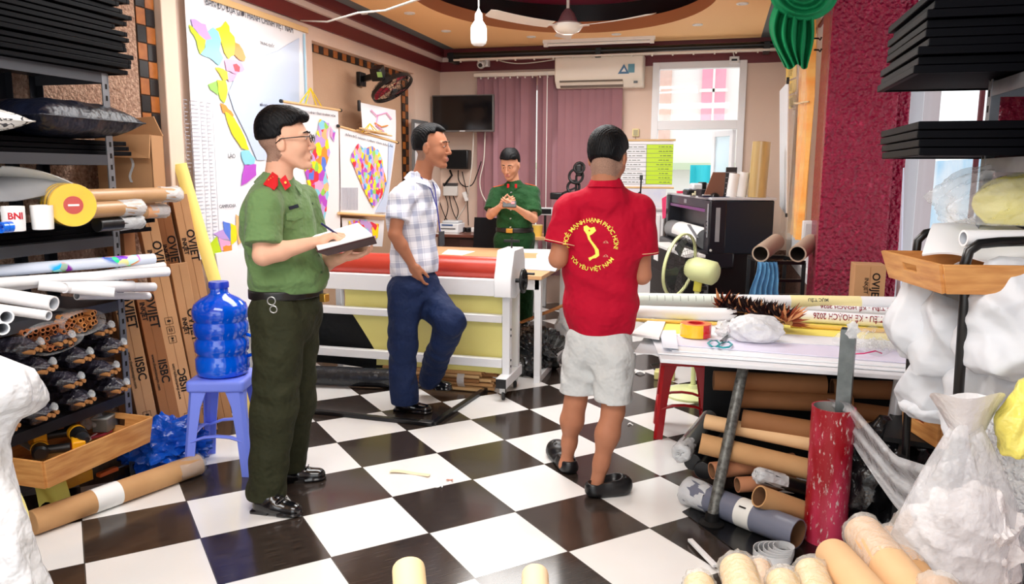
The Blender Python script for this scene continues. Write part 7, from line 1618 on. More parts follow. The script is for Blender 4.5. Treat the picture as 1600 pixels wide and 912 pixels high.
# cutting table
ZT = .745; tw = mat('table_plywood', (226, 180, 132), .4, noise=(2, (210, 160, 112), .6), stretch=(1, 8, 1)); print('cut', AZ(842, 431, ZT)); cr_ = AZ(842, 431, ZT); fr_ = AZ(893, 409, ZT); bk = AZ(866, 389, ZT)
x1 = cr_.x; y0 = cr_.y; y1 = 6.75
t = thing('cutting_table', 'wood-topped cutting table with white metal frame behind the laminating machine', 'table', (-1.8, 5.8, 0))
obj('table_top', MB().bb((-2.7, y0, ZT-.028), (x1+.02, y1, ZT)), tw, t, bev=.003)
for x in (x1-.035, -2.66):
    for y in (y0+.02, (y0+y1)/2, y1-.07): obj('leg', MB().bb((x, y, .05), (x+.045, y+.05, ZT-.03)), WPm, t, bev=.003)
    obj('side_rail', MB().bb((x, y0+.02, .0), (x+.045, y1-.02, .05)), WPm, t, bev=.003)
obj('front_rail', MB().bb((-2.66, y0+.02, ZT-.10), (x1, y0+.06, ZT-.03)), WPm, t, bev=.003)
def sheetp(name, label, pts, z, m=None, cat='paper', th=.003): 
    P = [AZ(*p, z) for p in pts]; return tag(obj(name, MB().poly(P, (0, 0, 1), th), m or paper), label, cat)
sheetp('paper_sheet', 'white paper at the near end of the cutting table beside the red roller', [(690, 397), (722, 399), (742, 393), (700, 390)], ZT+.001)
sheetp('map_sheet', 'printed grey map sheet lying on the right end of the cutting table', [(812, 420), (868, 424), (880, 404), (816, 404)], ZT+.001, mat('print_grey', (222, 224, 232), .5, noise=(9, (180, 184, 200), .3)))
sheetp('paper_sheet', 'white paper by the far right edge of the cutting table', [(800, 394), (850, 396), (862, 390), (812, 389)], ZT+.001)
t = thing('paper_pad', 'small stack of white paper at the edge of the cutting table near the red shirt', 'paper', AZ(850, 402, ZT)); P = [AZ(*p, ZT+.001) for p in ((838, 404), (866, 406), (872, 398), (846, 397))]; obj('stack', MB().poly(P, (0, 0, 1), .03), paper, t)
crumple('black_plastic_bag', 'shiny grey-black plastic bag under the end of the cutting table', (cr_.x-.12, y0+.38, 0), (.42, .55, .34), mat('bag_black', (34, 36, 38), .15, coat=.4, bump=(16, .8, .03)), 31, .26, 5)
crumple('clear_plastic_bag', 'crumpled clear plastic bag behind the grey-black bag under the cutting table', (cr_.x+.12, y0+1.0, 0), (.42, .5, .42), film2, 33, .3, 5)
for k in range(4): tag(obj('wood_offcut', MB().bar((cr_.x-.2+.05*k, y0+.3+.03*k, .36+.02*k), (cr_.x+.03*k-.02, y0+.75, .40+.015*k), .025, .012), mat('offcut', (190, 130, 80), .7)), ['short brown wood strip poking out of the black bag', 'second wood strip above the black bag under the table', 'third wood strip leaning over the black bag', 'topmost wood strip over the black bag'][k], 'strip')
# ================================================================== large printer and things around it
A_, u_, v_ = V((-.052, 6.40, 0)), V((-.267, .963, 0)).normalized(), V((.963, .267, 0)).normalized(); Z1 = V((0, 0, 1))
LP, WP, zb0, zt0 = 1.68, .50, .787, 1.239
Rp = Matrix((u_, v_, Z1)).transposed() if u_.cross(v_).z > 0 else Matrix((v_, u_, Z1)).transposed(); SW = u_.cross(v_).z < 0
pd = mat('printer_dark', (24, 24, 32), .35); pn = mat('printer_navy', (14, 26, 38), .4); pg = mat('printer_grey', (150, 152, 156), .35); pv = mat('printer_purple', (110, 40, 112), .35)
def pbox(mb, u0, u1, v0, v1, z0, z1, m=None):
    c = A_+u_*(u0+u1)/2+v_*(v0+v1)/2; s = (v1-v0, u1-u0) if SW else (u1-u0, v1-v0); return mb.box((c.x, c.y, (z0+z1)/2), (s[0], s[1], z1-z0), Rp, m)
t = thing('large_format_printer', 'large dark wide-format printer with purple stripe and paper roll by the back window', 'printer', (A_+u_*LP/2+v_*WP/2))
obj('main_body', pbox(pbox(pbox(MB(), .10, LP-.10, .16, WP, zb0+.02, zt0-.06), .10, LP-.1, .0, .16, zt0-.10, zt0-.01), .10, LP-.10, .10, .16, zb0+.06, zt0-.1), pd, t, bev=.006)
obj('top_cover', pbox(MB(), -.01, LP+.01, -.01, WP+.01, zt0-.02, zt0), mat('printer_top', (196, 198, 204), .35), t, bev=.004)
obj('side_housing', pbox(pbox(MB(), -.005, .16, -.02, .12, zb0, zt0-.02), 0, .10, .1, WP, zb0, zt0-.02, pn), pd, t, bev=.012); obj('side_housing', pbox(MB(), LP-.12, LP, -.02, WP, zb0, zt0-.02), pd, t, bev=.012)
obj('purple_stripe', pbox(MB(), .16, LP-.12, -.004, .0, zt0-.125, zt0-.10), pv, t)
mb = MB(); c = A_+u_*.95+v_*-.001+Z1*(zt0-.06)
for k in range(2): mb.box(c+u_*(-.05*k)+Z1*.0, (.04, .004, .035) if not SW else (.004, .04, .035), Rp)
obj('maker_mark', mb, pg, t)
rc_ = A_+v_*.02+Z1*(zb0+.10); obj('media_roll', MB().cyl(rc_+u_*.20, rc_+u_*(LP-.16), .085, 36), mat('media_grey', (132, 134, 136), .4), t); obj('paper_web', MB().grid(lambda a, b: rc_+u_*(.20+.95*a)+v_*(-.089*cos(2.1*b-.2))+Z1*(.089*sin(2.1*b-.2)), 4, 16, thick=.002), paper, t, smooth=80)
obj('control_panel', pbox(MB(), .02, .05, -.026, -.02, zb0+.13, zt0-.05), pg, t, bev=.002)
for k in range(4): q = A_+u_*.035-v_*.03+Z1*(zb0+.17+.03*k); obj('panel_button', MB().cyl(q, q-v_*.006, .007, 10), pd, t)
obj('side_strip', pbox(MB(), -.009, -.004, .03, .065, zb0+.10, zt0-.08), pg, t); obj('lower_unit', pbox(MB(), -.0, LP-.1, -.10, .2, zb0-.12, zb0+.02), pd, t, bev=.02)
obj('indicator', MB().cyl(A_-u_*.005+v_*.0+Z1*(zb0+.03), A_-u_*.012+v_*.0+Z1*(zb0+.03), .01, 10), white, t)
for uu in (.08, LP-.16): obj('stand_leg', pbox(MB(), uu, uu+.10, .02, .40, .06, zb0), black, t, bev=.006); obj('stand_foot', pbox(MB(), uu+.01, uu+.09, -.14, .52, .0, .07), black, t, bev=.008)
obj('stand_beam', pbox(MB(), .1, LP-.1, .2, .26, .25, .40), black, t)
mb = MB(); lv = A_+u_*.12-v_*.08+Z1*(zb0+.12); obj('loading_lever', mb.bar(lv, lv+u_*.10+v_*-.05+Z1*.10, .03, .006).bar(lv+u_*.04, lv+u_*.14+v_*-.05+Z1*.10, .004, .008), pg, t)
def ptop(u, v, h=0.): return A_+u_*u+v_*v+Z1*(zt0+.001+h)
def onp(name, label, cat): return thing(name, label, cat, ptop(0, 0))
def PB(px, py_b): # base point on the printer top
    return AZ(px, py_b, zt0+.001)
zt1 = zt0+.001
q = PB(1196, 310); top = PH(1204, 223, 6.62)
q = A_+v_*.385+u_*.10+Z1*zt1; qt = q+(PH(1204, 223, 6.5)-PH(1196, 307, 6.5)); t = thing('gold_roll', 'tall gold-brown film roll standing at the right end of the large printer', 'roll', q); obj('roll', MB().tube([q, qt], [.074, .072], 32), mat('roll_gold', (200, 172, 116), .3, noise=(3, (178, 148, 92), .5), coat=.3, stretch=(12, 12, 1)), t); obj('core', MB().lathe([(.0, .001), (.035, .001), (.035, .004), (0, .004)], qt, 20, axis=(qt-q)), kraftin, t)
q = A_+v_*.29+u_*.16+Z1*zt1
for k, (dv, h, lab) in enumerate(((-.02, .20, 'white paper roll standing on the printer next to the gold roll'), (-.10, .19, 'second white paper roll standing further left on the printer'))): b = q+v_*dv; t = thing('paper_roll', lab, 'roll', b); obj('roll', MB().cyl(b, b+Z1*h+v_*.02, .045, 24), paper, t); obj('core', MB().lathe([(0, 0), (.02, 0), (.02, .003), (0, .003)], b+Z1*h+v_*.02, 16), kraftin, t)
b = A_+v_*.13+u_*.16+Z1*zt1; t = thing('wire_tray', 'dark gridded letter tray standing upright on the printer', 'tray', b); obj('panel', MB().poly([b, b+v_*.09, b+v_*.10+Z1*.24, b+v_*.01+Z1*.24], -u_, .012), mat('tray_dark', (52, 56, 60), .4), t, bev=.002)
for k in range(5): obj('rib', MB().bar(b+v_*.008-u_*.016+Z1*(.03+.042*k), b+v_*.088-u_*.016+Z1*(.03+.042*k), .004, .006), pg, t)
b = A_+v_*.0+u_*.22+Z1*zt1; t = thing('brown_board', 'brown hardboard panel leaning upright behind the dark tray', 'board', b); obj('panel', MB().poly([b-v_*.02, b+v_*.14, b+v_*.19+Z1*.20, b+v_*.05+Z1*.20], -u_, .015), mat('hardboard', (134, 92, 74), .5), t, bev=.002)
b = ptop(.62, .04); t = thing('grey_tape_device', 'white and grey desk device on the printer in front of the window', 'device', b)
obj('body', MB().box(b+Z1*.075+v_*.03, (.20, .14, .06), Rp), mat('device_white', (222, 224, 228), .4), t, bev=.015); obj('base', MB().box(b+Z1*.025, (.24, .18, .045), Rp), black, t, bev=.01); obj('black_band', MB().box(b+Z1*.08+v_*.03, (.04, .146, .07), Rp), black, t, bev=.006)
b = ptop(.34, .09); tag(obj('black_book', MB().box(b+Z1*.03, (.24, .18, .055), Rp), mat('book_black', (16, 18, 26), .4), bev=.004), 'thick black book lying on the printer top', 'book')
b = ptop(.52, .0); tag(obj('stapler', MB().bar(b+Z1*.01-v_*.04, b+Z1*.02+v_*.08, .03, .02).bar(b+Z1*.03-v_*.02, b+Z1*.045+v_*.08, .025, .014), mat('stapler_cream', (214, 204, 170), .4), bev=.004), 'cream stapler beside the black book', 'stapler')
b = ptop(.16, .06); t = thing('computer_mouse', 'black computer mouse on a dark mat at the front of the printer top', 'mouse', b); obj('shell', MB().grid(lambda a, c: b+u_*((a-.5)*.11)+v_*((c-.5)*.065)+Z1*(.036*(max(0, 1-(2*a-1)**2)*max(0, 1-(2*c-1)**2))**.5), 10, 8), black, t, smooth=180); obj('mat', MB().box(b-Z1*.0005+Z1*.0015, (.20, .16, .003), Rp), mat('mat_navy', (30, 34, 70), .6), t)
b = ptop(.30, .02); t = thing('keyboard', 'small keyboard with white keys on the printer top', 'keyboard', b); obj('base', MB().box(b+Z1*.006-v_*.0, (.10, .22, .010) if SW else (.22, .1, .01), Rp), black, t, bev=.002); obj('keys', MB().box(b+Z1*.013, (.085, .2, .006) if SW else (.2, .085, .006), Rp), paper, t)
b = ptop(1.25, .05); tag(obj('pink_tape', MB().box(b+Z1*.012, (.12, .05, .022), Rp), mat('pink_item', (230, 50, 90), .4), bev=.004), 'bright pink item at the far left end of the printer top', 'tape')
b = ptop(.95, .05); tag(obj('blue_bottle', MB().tube([b+Z1*.025-v_*.06, b+Z1*.025+v_*.06, b+Z1*.025+v_*.09], [.024, .024, .012], 14), mat('bottle_bluegrey', (110, 140, 168), .3)), 'blue-grey bottle lying on the printer top', 'bottle')
t = thing('pink_sheet', 'bright pink folder edge standing left of the printer', 'folder', A_+u_*(LP-.02)-v_*.06); b = PH(1037, 320, 7.7); obj('sheet', MB().poly([PH(1034, 310, 7.6), PH(1041, 306, 7.6), PH(1040, 340, 7.6), PH(1035, 342, 7.6)], -FH, .01), mat('folder_pink', (246, 70, 120), .4), t)
# black cabinet with white rim left of the printer
a, b = PH(1018, 374, 6.9), PH(1070, 396, 5.8); a.z = b.z = .80
t = thing('plan_drawer', 'long black drawer cabinet with white top edge in front of the printer', 'cabinet', (a+b)/2); d = (b-a).normalized(); n = V((-d.y, d.x, 0)); n = n if n.dot(RH) > 0 else -n
obj('body', MB().poly([a, b, b-Z1*.795, a-Z1*.795], n, .16), black, t, bev=.004); obj('top_edge', MB().poly([a, b, b+n*.16, a+n*.16], Z1, .02), white, t); obj('label', MB().poly([a+d*.12-Z1*.06-n*.003, a+d*.28-Z1*.06-n*.003, a+d*.28-Z1*.12-n*.003, a+d*.12-Z1*.12-n*.003], -n, .002), paper, t)
for k in range(3): obj('drawer_line', MB().bar(a+d*.05-n*.002-Z1*(.2+.2*k), b-d*.05-n*.002-Z1*(.2+.2*k), .004, .006), mat('line_grey', (60, 60, 62), .4), t)
# pale green stand fan
fc = PH(1062, 414, 4.95); nrm = (-RH*.74+FH*.62+Z1*.14).normalized(); x = nrm.orthogonal().normalized(); y = nrm.cross(x); fg = mat('fan_green', (226, 234, 172), .4); Rr = .205
base = V((fc.x+.06, fc.y, 0)); t = thing('stand_fan', 'pale green standing fan seen from behind, beside the large printer', 'fan', base)
mb = MB().lathe([(Rr-.006, -.009), (Rr+.005, -.009), (Rr+.005, .009), (Rr-.006, .009), (Rr-.006, -.009)], fc, 48, axis=nrm); obj('rim', mb, fg, t)
mb = MB()
for k in range(30):
    a = 2*pi*k/30; e = x*cos(a)+y*sin(a); mb.tube([fc+e*.04-nrm*.07, fc+e*Rr*.7-nrm*.055, fc+e*Rr-nrm*.015], .0011, 4); mb.tube([fc+e*.04+nrm*.06, fc+e*Rr*.7+nrm*.05, fc+e*Rr+nrm*.01], .0013, 4)
obj('grille', mb, mat('grille_grey', (44, 50, 46), .5), t)
for k in range(3):
    a0 = 2*pi*k/3; obj('blade', MB().grid(lambda u, v: fc+nrm*(.02*(v-.5))+(x*cos(a0+(v-.5)*(.7+.6*u))+y*sin(a0+(v-.5)*(.7+.6*u)))*(.03+.14*u), 8, 6, thick=.002), mat('blade_smoke', (62, 70, 72), .3), t, smooth=60)
m0 = fc-nrm*.09; obj('motor_housing', MB().tube([m0+nrm*.03, m0, m0-nrm*.02, m0-nrm*.15, m0-nrm*.17], [.055, .070, .078, .076, .055], 24), fg, t, smooth=60, bev=0)
obj('neck', MB().bar(m0-nrm*.05-Z1*.03, m0-nrm*.04-Z1*.14, .05, .05), mat('fan_yellow', (232, 226, 90), .35), t, bev=.01); pz = (m0-nrm*.04-Z1*.12)
obj('pole', MB().cyl((pz.x, pz.y, .04), (pz.x, pz.y, pz.z), .016, 16), fg, t); obj('base', MB().lathe([(0, 0), (.18, 0), (.185, .015), (.15, .035), (.04, .05), (.03, .07), (0, .07)], (pz.x, pz.y, 0), 36), fg, t); obj('knob', MB().cyl(pz+RH*.02, pz+RH*.06, .014, 12), black, t)
# two big tubes on a small black stand with a blue film sleeve
s0, s1 = PH(1196, 410, 5.1), PH(1256, 414, 5.1); zst = s0.z; s1.z = zst
t = thing('tube_stand', 'small black metal stand carrying two wide cardboard tubes', 'stand', (s0+s1)/2)
mb = MB(); D_ = FH*.36
for p in (s0, s1): mb.bar(V((p.x, p.y, 0)), p, .025, .025); mb.bar(V((p.x, p.y, 0))+D_, p+D_, .025, .025); mb.bar(p, p+D_, .025, .025)
mb.bar(s0, s1, .025, .025); mb.bar(s0+D_, s1+D_, .025, .025); mb.bar(s0-Z1*.22, s1-Z1*.22, .02, .02); mb.bar(s0-Z1*.12, s1-Z1*.12, .02, .02); obj('frame', mb, black, t, bev=.002)
for px, lab in ((1188, 'wide open cardboard tube end above the blue film sleeve'), (1246, 'wide open cardboard tube end at the right of the black stand')): p = PH(px, 400, 4.98); p.z = zst+.072; roll('cardboard_tube', lab, p, p+FH*.30+RH*.20+Z1*.05, .056, mat('kraft_grey', (186, 164, 144), .6), cat='tube', ri=.046, inside=mat('tube_dark', (60, 52, 48), .8))
b = PH(1196, 430, 4.97); tag(obj('blue_film', MB().grid(lambda u, v: b+RH*((u-.5)*(.13+.15*(1-v))+.01*sin(9*v))-FH*(.02*sin(34*u+3*v)+.02)+Z1*(zst+.02-b.z-(1-v)*.42), 26, 12, thick=.002), mat('film_blue', (120, 184, 230), .2, alpha=.62, bump=(20, .8, .02)), smooth=60), 'translucent blue plastic sleeve hanging from the left cardboard tube', 'plastic sleeve')
# items by the right rear opening
cur = mat('curtain_orange', (246, 150, 62), .5, noise=(3, (250, 206, 120), .5), bump=(6, .5, .02), stretch=(1, 1, 3))
def curt(u, v):
    y = 6.9-.95*u; wv = .035*sin(u*26)+.012*sin(u*61+v*4); tp = 1-.62*max(0, (v-.62)/.38)**1.2; yc_ = 6.4; return V((XR-.09+wv*.8, yc_+(y-yc_)*tp, .95+1.62*v))
t = thing('orange_curtain', 'orange patterned curtain gathered at the right rear window', 'curtain', (XR-.09, 6.4, .9)); obj('cloth', MB().grid(curt, 90, 24, thick=.003), cur, t, smooth=60)
obj('plastic_cover', MB().grid(lambda u, v: curt(u, v*.86)+V((-.05-.02*sin(9*u+5*v), 0, 0)), 20, 16), mat('film_thin', (240, 236, 226), .08, alpha=.10, bump=(14, .8, .03)), t, smooth=60); obj('tie_band', MB().tube([curt(u, .62)+V((-.035, 0, .02*sin(5*u))) for u in [k/20 for k in range(21)]], .006, 6), mat('tie_cream', (240, 216, 170), .5), t)
a = PH(1218, 140, 6.4); t = thing('roll_up_banner', 'narrow white banner hanging edge-on beside the orange curtain', 'banner', PH(1222, 330, 6.3)); P = [PH(1218, 142, 6.7), PH(1231, 127, 6.15), PH(1228, 336, 6.15), PH(1218, 322, 6.7)]; obj('sheet', MB().poly(P, RH, .012), mat('banner_white', (236, 240, 246), .35), t, bev=.002)
obj('clip', MB().box(PH(1231, 126, 6.13), (.02, .02, .05)), black, t); obj('clip', MB().box(PH(1229, 336, 6.13), (.02, .02, .03)), black, t)
yel = mat('calendar_yellow', (250, 214, 90), .5); grd = mat('calendar_grid', (150, 130, 110), .6)
for k, (py0, py1) in enumerate(((104, 126), (129, 149), (152, 172))):
    P = [PH(1228, py0, 6.9), PH(1244, py0-6, 6.4), PH(1244, py1-6, 6.4), PH(1228, py1, 6.9)]
    t = thing('calendar_page', 'yellow calendar page above the orange curtain, '+('topmost', 'middle', 'lowest')[k]+' of three', 'calendar', P[3]); obj('page', MB().poly(P, RH, .004), yel, t)
    o, xx, zz = P[0].lerp(P[2], .5), (P[1]-P[0]).normalized(), Z1; mb = MB(); nn = -RH*.004
    for j in range(5): mb.bar(o+nn+xx*-.10+zz*(-.03+.013*j), o+nn+xx*.08+zz*(-.03+.013*j), .003, .003)
    obj('day_grid', mb, grd, t)
t, *_ = (thing('switch_box', 'white electrical switch box on the frame beside the red pillar', 'box', AX(1262, 372, XR-.03)),); q = PH(1262, 361, 5.45); obj('housing', MB().box(q, (.075, .06, .15)), white, t, bev=.008); obj('cover', MB().box(q-FH*.033, (.06, .008, .11)), mat('switch_grey', (206, 206, 204), .4), t, bev=.004)
t = thing('cable_clips', 'two black cable hooks near the top of the white frame beside the pillar', 'hook', PH(1278, 80, 5.3))
for py in (60, 78): q = PH(1279, py, 5.3); obj('hook', MB().tube([q-RH*.03, q, q+RH*.01-Z1*.01, q+RH*.02+Z1*.008], .006, 6), black, t)
# green cloth hanging from the ceiling in front of the pillar
grn = mat('green_cloth', (16, 138, 84), .7, noise=(4, (8, 112, 66), .6), bump=(9, .5, .02, 3)); dg = 4.5
t = thing('green_cloth', 'bright green pleated cloth bunched under the ceiling by the red pillar', 'cloth', PH(1250, 60, dg))
def tail(u, v):
    # v 1 top .. 0 bottom
    py = 104-112*v; xl_ = 1212+(1-v)*14-16*sin(pi*min(1, v*1.1)); xr_ = 1268+6*sin(2*v)-5*(1-v); px_ = xl_+(xr_-xl_)*u+2*sin(7*v+5*u); return PH(px_, py+4*sin(9*u), dg+.035*sin(u*30+2*v)+.02*sin(7*v+u*5)-.04*sin(pi*u))
obj('tail', MB().grid(tail, 110, 22, thick=.004), grn, t, smooth=70)
def swag(u, v):
    a = pi*(.05+.95*u); cx_, cy_ = 1256, -14; r_ = 1.0; rr_ = (3+51*v); px_ = cx_-cos(a)*rr_*1.0; py = cy_+sin(a)*rr_*.86; return PH(px_, py, dg-.10+.016*sin(v*13+2*u)+.012*sin(v*31)+.07*(2*v-1)**2)
obj('swag', MB().grid(swag, 30, 40, thick=.004), grn, t, smooth=70)
p = PH(1256, -20, dg-.05); obj('cord', MB().cyl(p, (p.x, p.y, ZC), .006, 8), grn, t)
# outside the windows
t = thing('neighbouring_house', 'sunlit neighbouring house front with pink shutters seen through the back window', 'building', (-.4, 15, 0)); ex = mat('house_white', (246, 244, 240), .7)
obj('facade', MB().bb((-4, 15, -1), (3.4, 15.6, 7)), ex, t); pk = mat('shutter_pink', (246, 170, 192), .5)
for x0, ww in ((-.40, .42), (.42, .3)): obj('window', MB().bb((x0, 14.92, 2.35), (x0+ww, 15, 3.6)), pk if x0 < 0 else mat('shutter_blue', (196, 208, 232), .5), t); obj('window_bar', MB().bb((x0-.04, 14.9, 2.9), (x0+ww+.04, 14.93, 2.96)).bb((x0+ww/2-.02, 14.9, 2.35), (x0+ww/2+.02, 14.93, 3.6)), ex, t)
obj('brick_panel', MB().bb((-1.5, 14.95, 1.6), (-.95, 15, 3.7)), mat('brick_pale', (240, 212, 200), .8, noise=(8, (230, 190, 176), .6)), t); obj('ledge', MB().bb((-4, 14.6, 1.5), (3.4, 15, 1.62)), mat('ledge_pale', (206, 220, 190), .6), t)
t = thing('turquoise_sheet', 'turquoise tarpaulin hanging outside the open window', 'tarpaulin', (-.35, 11.5, 0)); obj('sheet', MB().grid(lambda u, v: V((-.42+.30*u, 11.5+.05*sin(9*u), .0-.02+1.57*v)), 10, 6, thick=.01), mat('tarp_turquoise', (60, 200, 214), .5), t)
t = thing('garden_plant', 'leafy pot plant outside the back window', 'plant', (-.95, 11.2, .0)); obj('pot', MB().lathe([(0, 0), (.12, 0), (.16, .28), (.0, .28)], (-.95, 11.2, .62), 20), pk, t); obj('pedestal', MB().bb((-1.1, 11.05, 0), (-.8, 11.35, .62)), mat('stone_pale', (226, 216, 210), .7), t)
mb = MB(); rn = random.Random(6)
for k in range(60):
    a = rn.uniform(0, 6.28); e = V((cos(a), sin(a), rn.uniform(.2, 1.2))).normalized(); c = V((-.95, 11.2, .95)); r_ = rn.uniform(.15, .38); s = V((-e.y, e.x, 0)).normalized()*.035; mb.poly([c+e*(r_-.12), c+e*(r_-.06)+s, c+e*r_, c+e*(r_-.06)-s], e.cross(s).normalized(), .002)
obj('foliage', mb, mat('leaf_green', (110, 150, 90), .5), t, smooth=0)
t = thing('street_banner', 'pale blue and pink banner outside the side window', 'banner', (3.2, 9.5, 0)); obj('cloth', MB().bb((2.6, 8.9, .2), (2.66, 11.4, 1.6)), mat('banner_blue', (150, 205, 240), .6, noise=(1.2, (250, 250, 252), .4)), t); obj('lower_band', MB().bb((2.59, 8.9, .0), (2.65, 11.4, .35)), mat('banner_pink', (244, 130, 190), .6), t)
struct('ground_outside', MB().bb((-8, 8.7, -.12), (9, 30, -.02)).bb((2.35, -4, -.12), (9, 8.7, -.02)), mat('pavement', (200, 198, 194), .8))
# ================================================================== right side: work table
ZW = .655
FL, FR_, BR_, BL_ = AZ(1032, 556, ZW), AZ(1432, 584, ZW), V((1.03, 4.12, ZW)), V((-.34, 4.12, ZW))
print('table', FL, FR_)
t = thing('work_table', 'white-topped work table heaped with poster rolls, sheets and bags', 'table', ((FL.x+FR_.x)/2, 3.7, 0))
P = [FL+Z1*-.03, FR_+Z1*-.03, BR_+Z1*-.03, BL_+Z1*-.03]; obj('table_top', MB().poly(P, Z1, .018), mat('table_white', (226, 228, 232), .35), t, bev=.003)
pf = AZ(1112, 812, .02); pt = AZ(1163, 566, ZW-.035); stl = mat('worn_steel', (120, 122, 118), .4, metal=.3, noise=(60, (60, 58, 54), .4))
obj('leg', MB().cyl(pf, pt, .0235, 20), stl, t, smooth=60); obj('leg_foot', MB().lathe([(0, 0), (.05, 0), (.052, .01), (.03, .02), (.026, .05), (0, .05)], (pf.x, pf.y, .0), 24), mat('rubber_black', (14, 14, 14), .6), t)
alu = mat('aluminium_leg', (196, 198, 202), .3, metal=.4)
q1_, q0_ = AZ(1408, 588, ZW-.035), PH(1378, 740, 3.02); q0_.z = 0; obj('leg', MB().cyl(q0_, q1_, .026, 20), alu, t, smooth=60)
for (x, y) in ((BL_.x+.6, BL_.y-.04), (BR_.x-.1, BR_.y-.04)): obj('leg', MB().cyl((x, y, 0), (x, y, ZW-.032), .022, 16), stl, t, smooth=60)
obj('apron', MB().bar(FL+V((.30, .25, -.05)), FR_+V((-.10, .25, -.05)), .03, .035), mat('apron_black', (16, 16, 18), .5), t)
# sheets on the table top: stacked foam boards
def slab(name, label, pts, z, th, m, cat='board'): return tag(obj(name, MB().poly([V((p.x, p.y, z)) if isinstance(p, Vector) else AZ(p[0], p[1], z) for p in pts], (0, 0, 1), th), m, bev=.001), label, cat)
pvc = mat('foam_sheet_white', (238, 240, 244), .4); lil = mat('foam_sheet_lilac', (226, 222, 242), .4)
slab('foam_sheet', 'lowest large white foam sheet covering the work table', [(1028, 553), (1436, 583), V((1.05, 4.10, 0)), V((-.36, 4.10, 0))], ZW-.010, .006, pvc)
slab('foam_sheet', 'middle white foam sheet with slightly proud front edge on the work table', [(1050, 549), (1424, 576), V((1.04, 4.08, 0)), V((-.33, 4.08, 0))], ZW-.003, .006, pvc)
slab('foam_sheet', 'uppermost pale lilac sheet on the work table behind the scissors', [(1056, 540), (1416, 568), V((1.02, 4.04, 0)), V((-.25, 4.04, 0))], ZW+.004, .005, lil)
zt = ZW+.0095
slab('foam_sheet', 'white upper sheet set back from the lilac one on the work table', [(1062, 527), (1412, 546), V((1.0, 4.06, 0)), V((-.30, 4.06, 0))], zt, .003, pvc)
zt += .0035
ypl = mat('paper_yellow', (250, 232, 110), .5)
slab('yellow_sheet', 'yellow paper sheet under the feather duster in the middle of the table', [(1208, 520), (1405, 533), (1395, 508), (1230, 500)], zt, .0015, ypl, 'paper')
slab('yellow_sheet', 'yellow paper behind the red and yellow tape roll', [(1028, 522), (1092, 520), (1086, 500), (1034, 503)], zt, .0015, ypl, 'paper')
slab('white_sheet', 'white paper with blue stripe hanging off the left corner of the table', [(1036, 543), (1060, 545), (1056, 516), (1030, 516)], zt+.002, .0015, mat('paper_blueish', (232, 238, 250), .5), 'paper')
slab('white_sheet', 'white paper stack sticking out beyond the left end of the table', [(984, 524), (1030, 531), (1040, 505), (1018, 500)], ZW+.012, .012, paper, 'paper')
slab('silver_sheet', 'greyish plastic sheet sticking out lowest at the left table end', [(990, 552), (1032, 555), (1036, 530), (1008, 525)], ZW-.02, .004, mat('sheet_silver', (206, 208, 212), .3), 'sheet')
# poster rolls at the back of the table
def scale_mat():
    return mat('print_pale_green', (232, 244, 232), .4)
def prl(label, A, B, zc, r, m, bands=(), txt=None, caps=None, name='poster_roll'):
    a, b = AZ(A[0], A[1], zc), AZ(B[0], B[1], zc); d = (b-a).normalized(); t = thing(name, label, 'roll', V(((a.x+b.x)/2, (a.y+b.y)/2, zc-r)), 'poster rolls on the work table' if False else None)
    obj('tube', MB().pipe(a, b, r, r*.75, 30, m, prin), m, t)
    for f0, f1, m_ in bands: obj('printed_area', MB().lathe([(r+.0009, 0), (r+.0009, (b-a).length*(f1-f0))], a+d*((b-a).length*f0), 30, axis=d), m_, t)
    if txt:
        for (f, s_, body, ang, ink_) in txt:
            up = Z1; side = V((-d.y, d.x, 0)); side = side if side.dot(FH) < 0 else -side
            ft = None
            if isinstance(s_, tuple): s_, ft = s_
            mb = MB(); vs, fs = text_mesh(body, s_, .0003, bold=.0006)
            if ft:
                k_ = ft/(max(v.x for v in vs)-min(v.x for v in vs))
                for v in vs: v.x *= k_
            c = a+d*((b-a).length*f)
            mb.add([c-d*v.x+(side*cos(ang+v.y/r)+up*-sin(-(ang+v.y/r))*1.0 if False else side*cos(ang-v.y/r)+up*sin(ang-v.y/r))*(r+.0016) for v in vs], fs); obj('lettering', mb, ink_, t, smooth=0)
    return t, a, b, d
ink2 = mat('print_crimson', (170, 20, 60), .5); inkg = mat('print_grey_text', (110, 112, 104), .6)
r1 = .037
t_, a, b, d = prl('rearmost poster roll with a green printed scale at its left end', (985, 468), (1402, 474), ZW+.016+r1+.03, r1, mat('poster_back', (246, 246, 248), .4), [(.02, .34, scale_mat()), (.60, .86, mat('print_cream', (250, 236, 176), .4))], [(.33, .022, '250', .55, inkg), (.70, .024, 'MỤC TIÊU', .55, inkg)])
side = V((-d.y, d.x, 0)); side = side if side.dot(FH) < 0 else -side; mb = MB()
for k in range(12): c = a+d*(.10+.042*k); obj('scale_mark', MB().tube([c+(side*cos(q)+Z1*sin(q))*(r1+.0012) for q in (.1, .5, .9)], .0012, 4), inkg, t_, smooth=0)
prl('white poster roll with yellow underside left of the feather duster', (985, 487), (1150, 492), ZW+.016+.034, .034, mat('poster_back', (246, 246, 248), .4), [(.0, .93, mat('poster_back', (246, 246, 248), .4))])
prl('yellow bamboo rod lying in front of the left poster roll', (985, 499), (1130, 506), ZW+.024, .009, mat('bamboo_yellow', (244, 200, 96), .4), name='bamboo_rod')
prl('poster roll with small red upside-down lettering behind the front one', (1190, 480), (1404, 489), ZW+.016+.030, .028, mat('poster_back', (246, 246, 248), .4), [(.0, .2, mat('print_cream', (250, 236, 176), .4))], [(.72, (.028, .40), 'MỤC TIÊU - KẾ HOẠCH 2026', .9, ink2)])
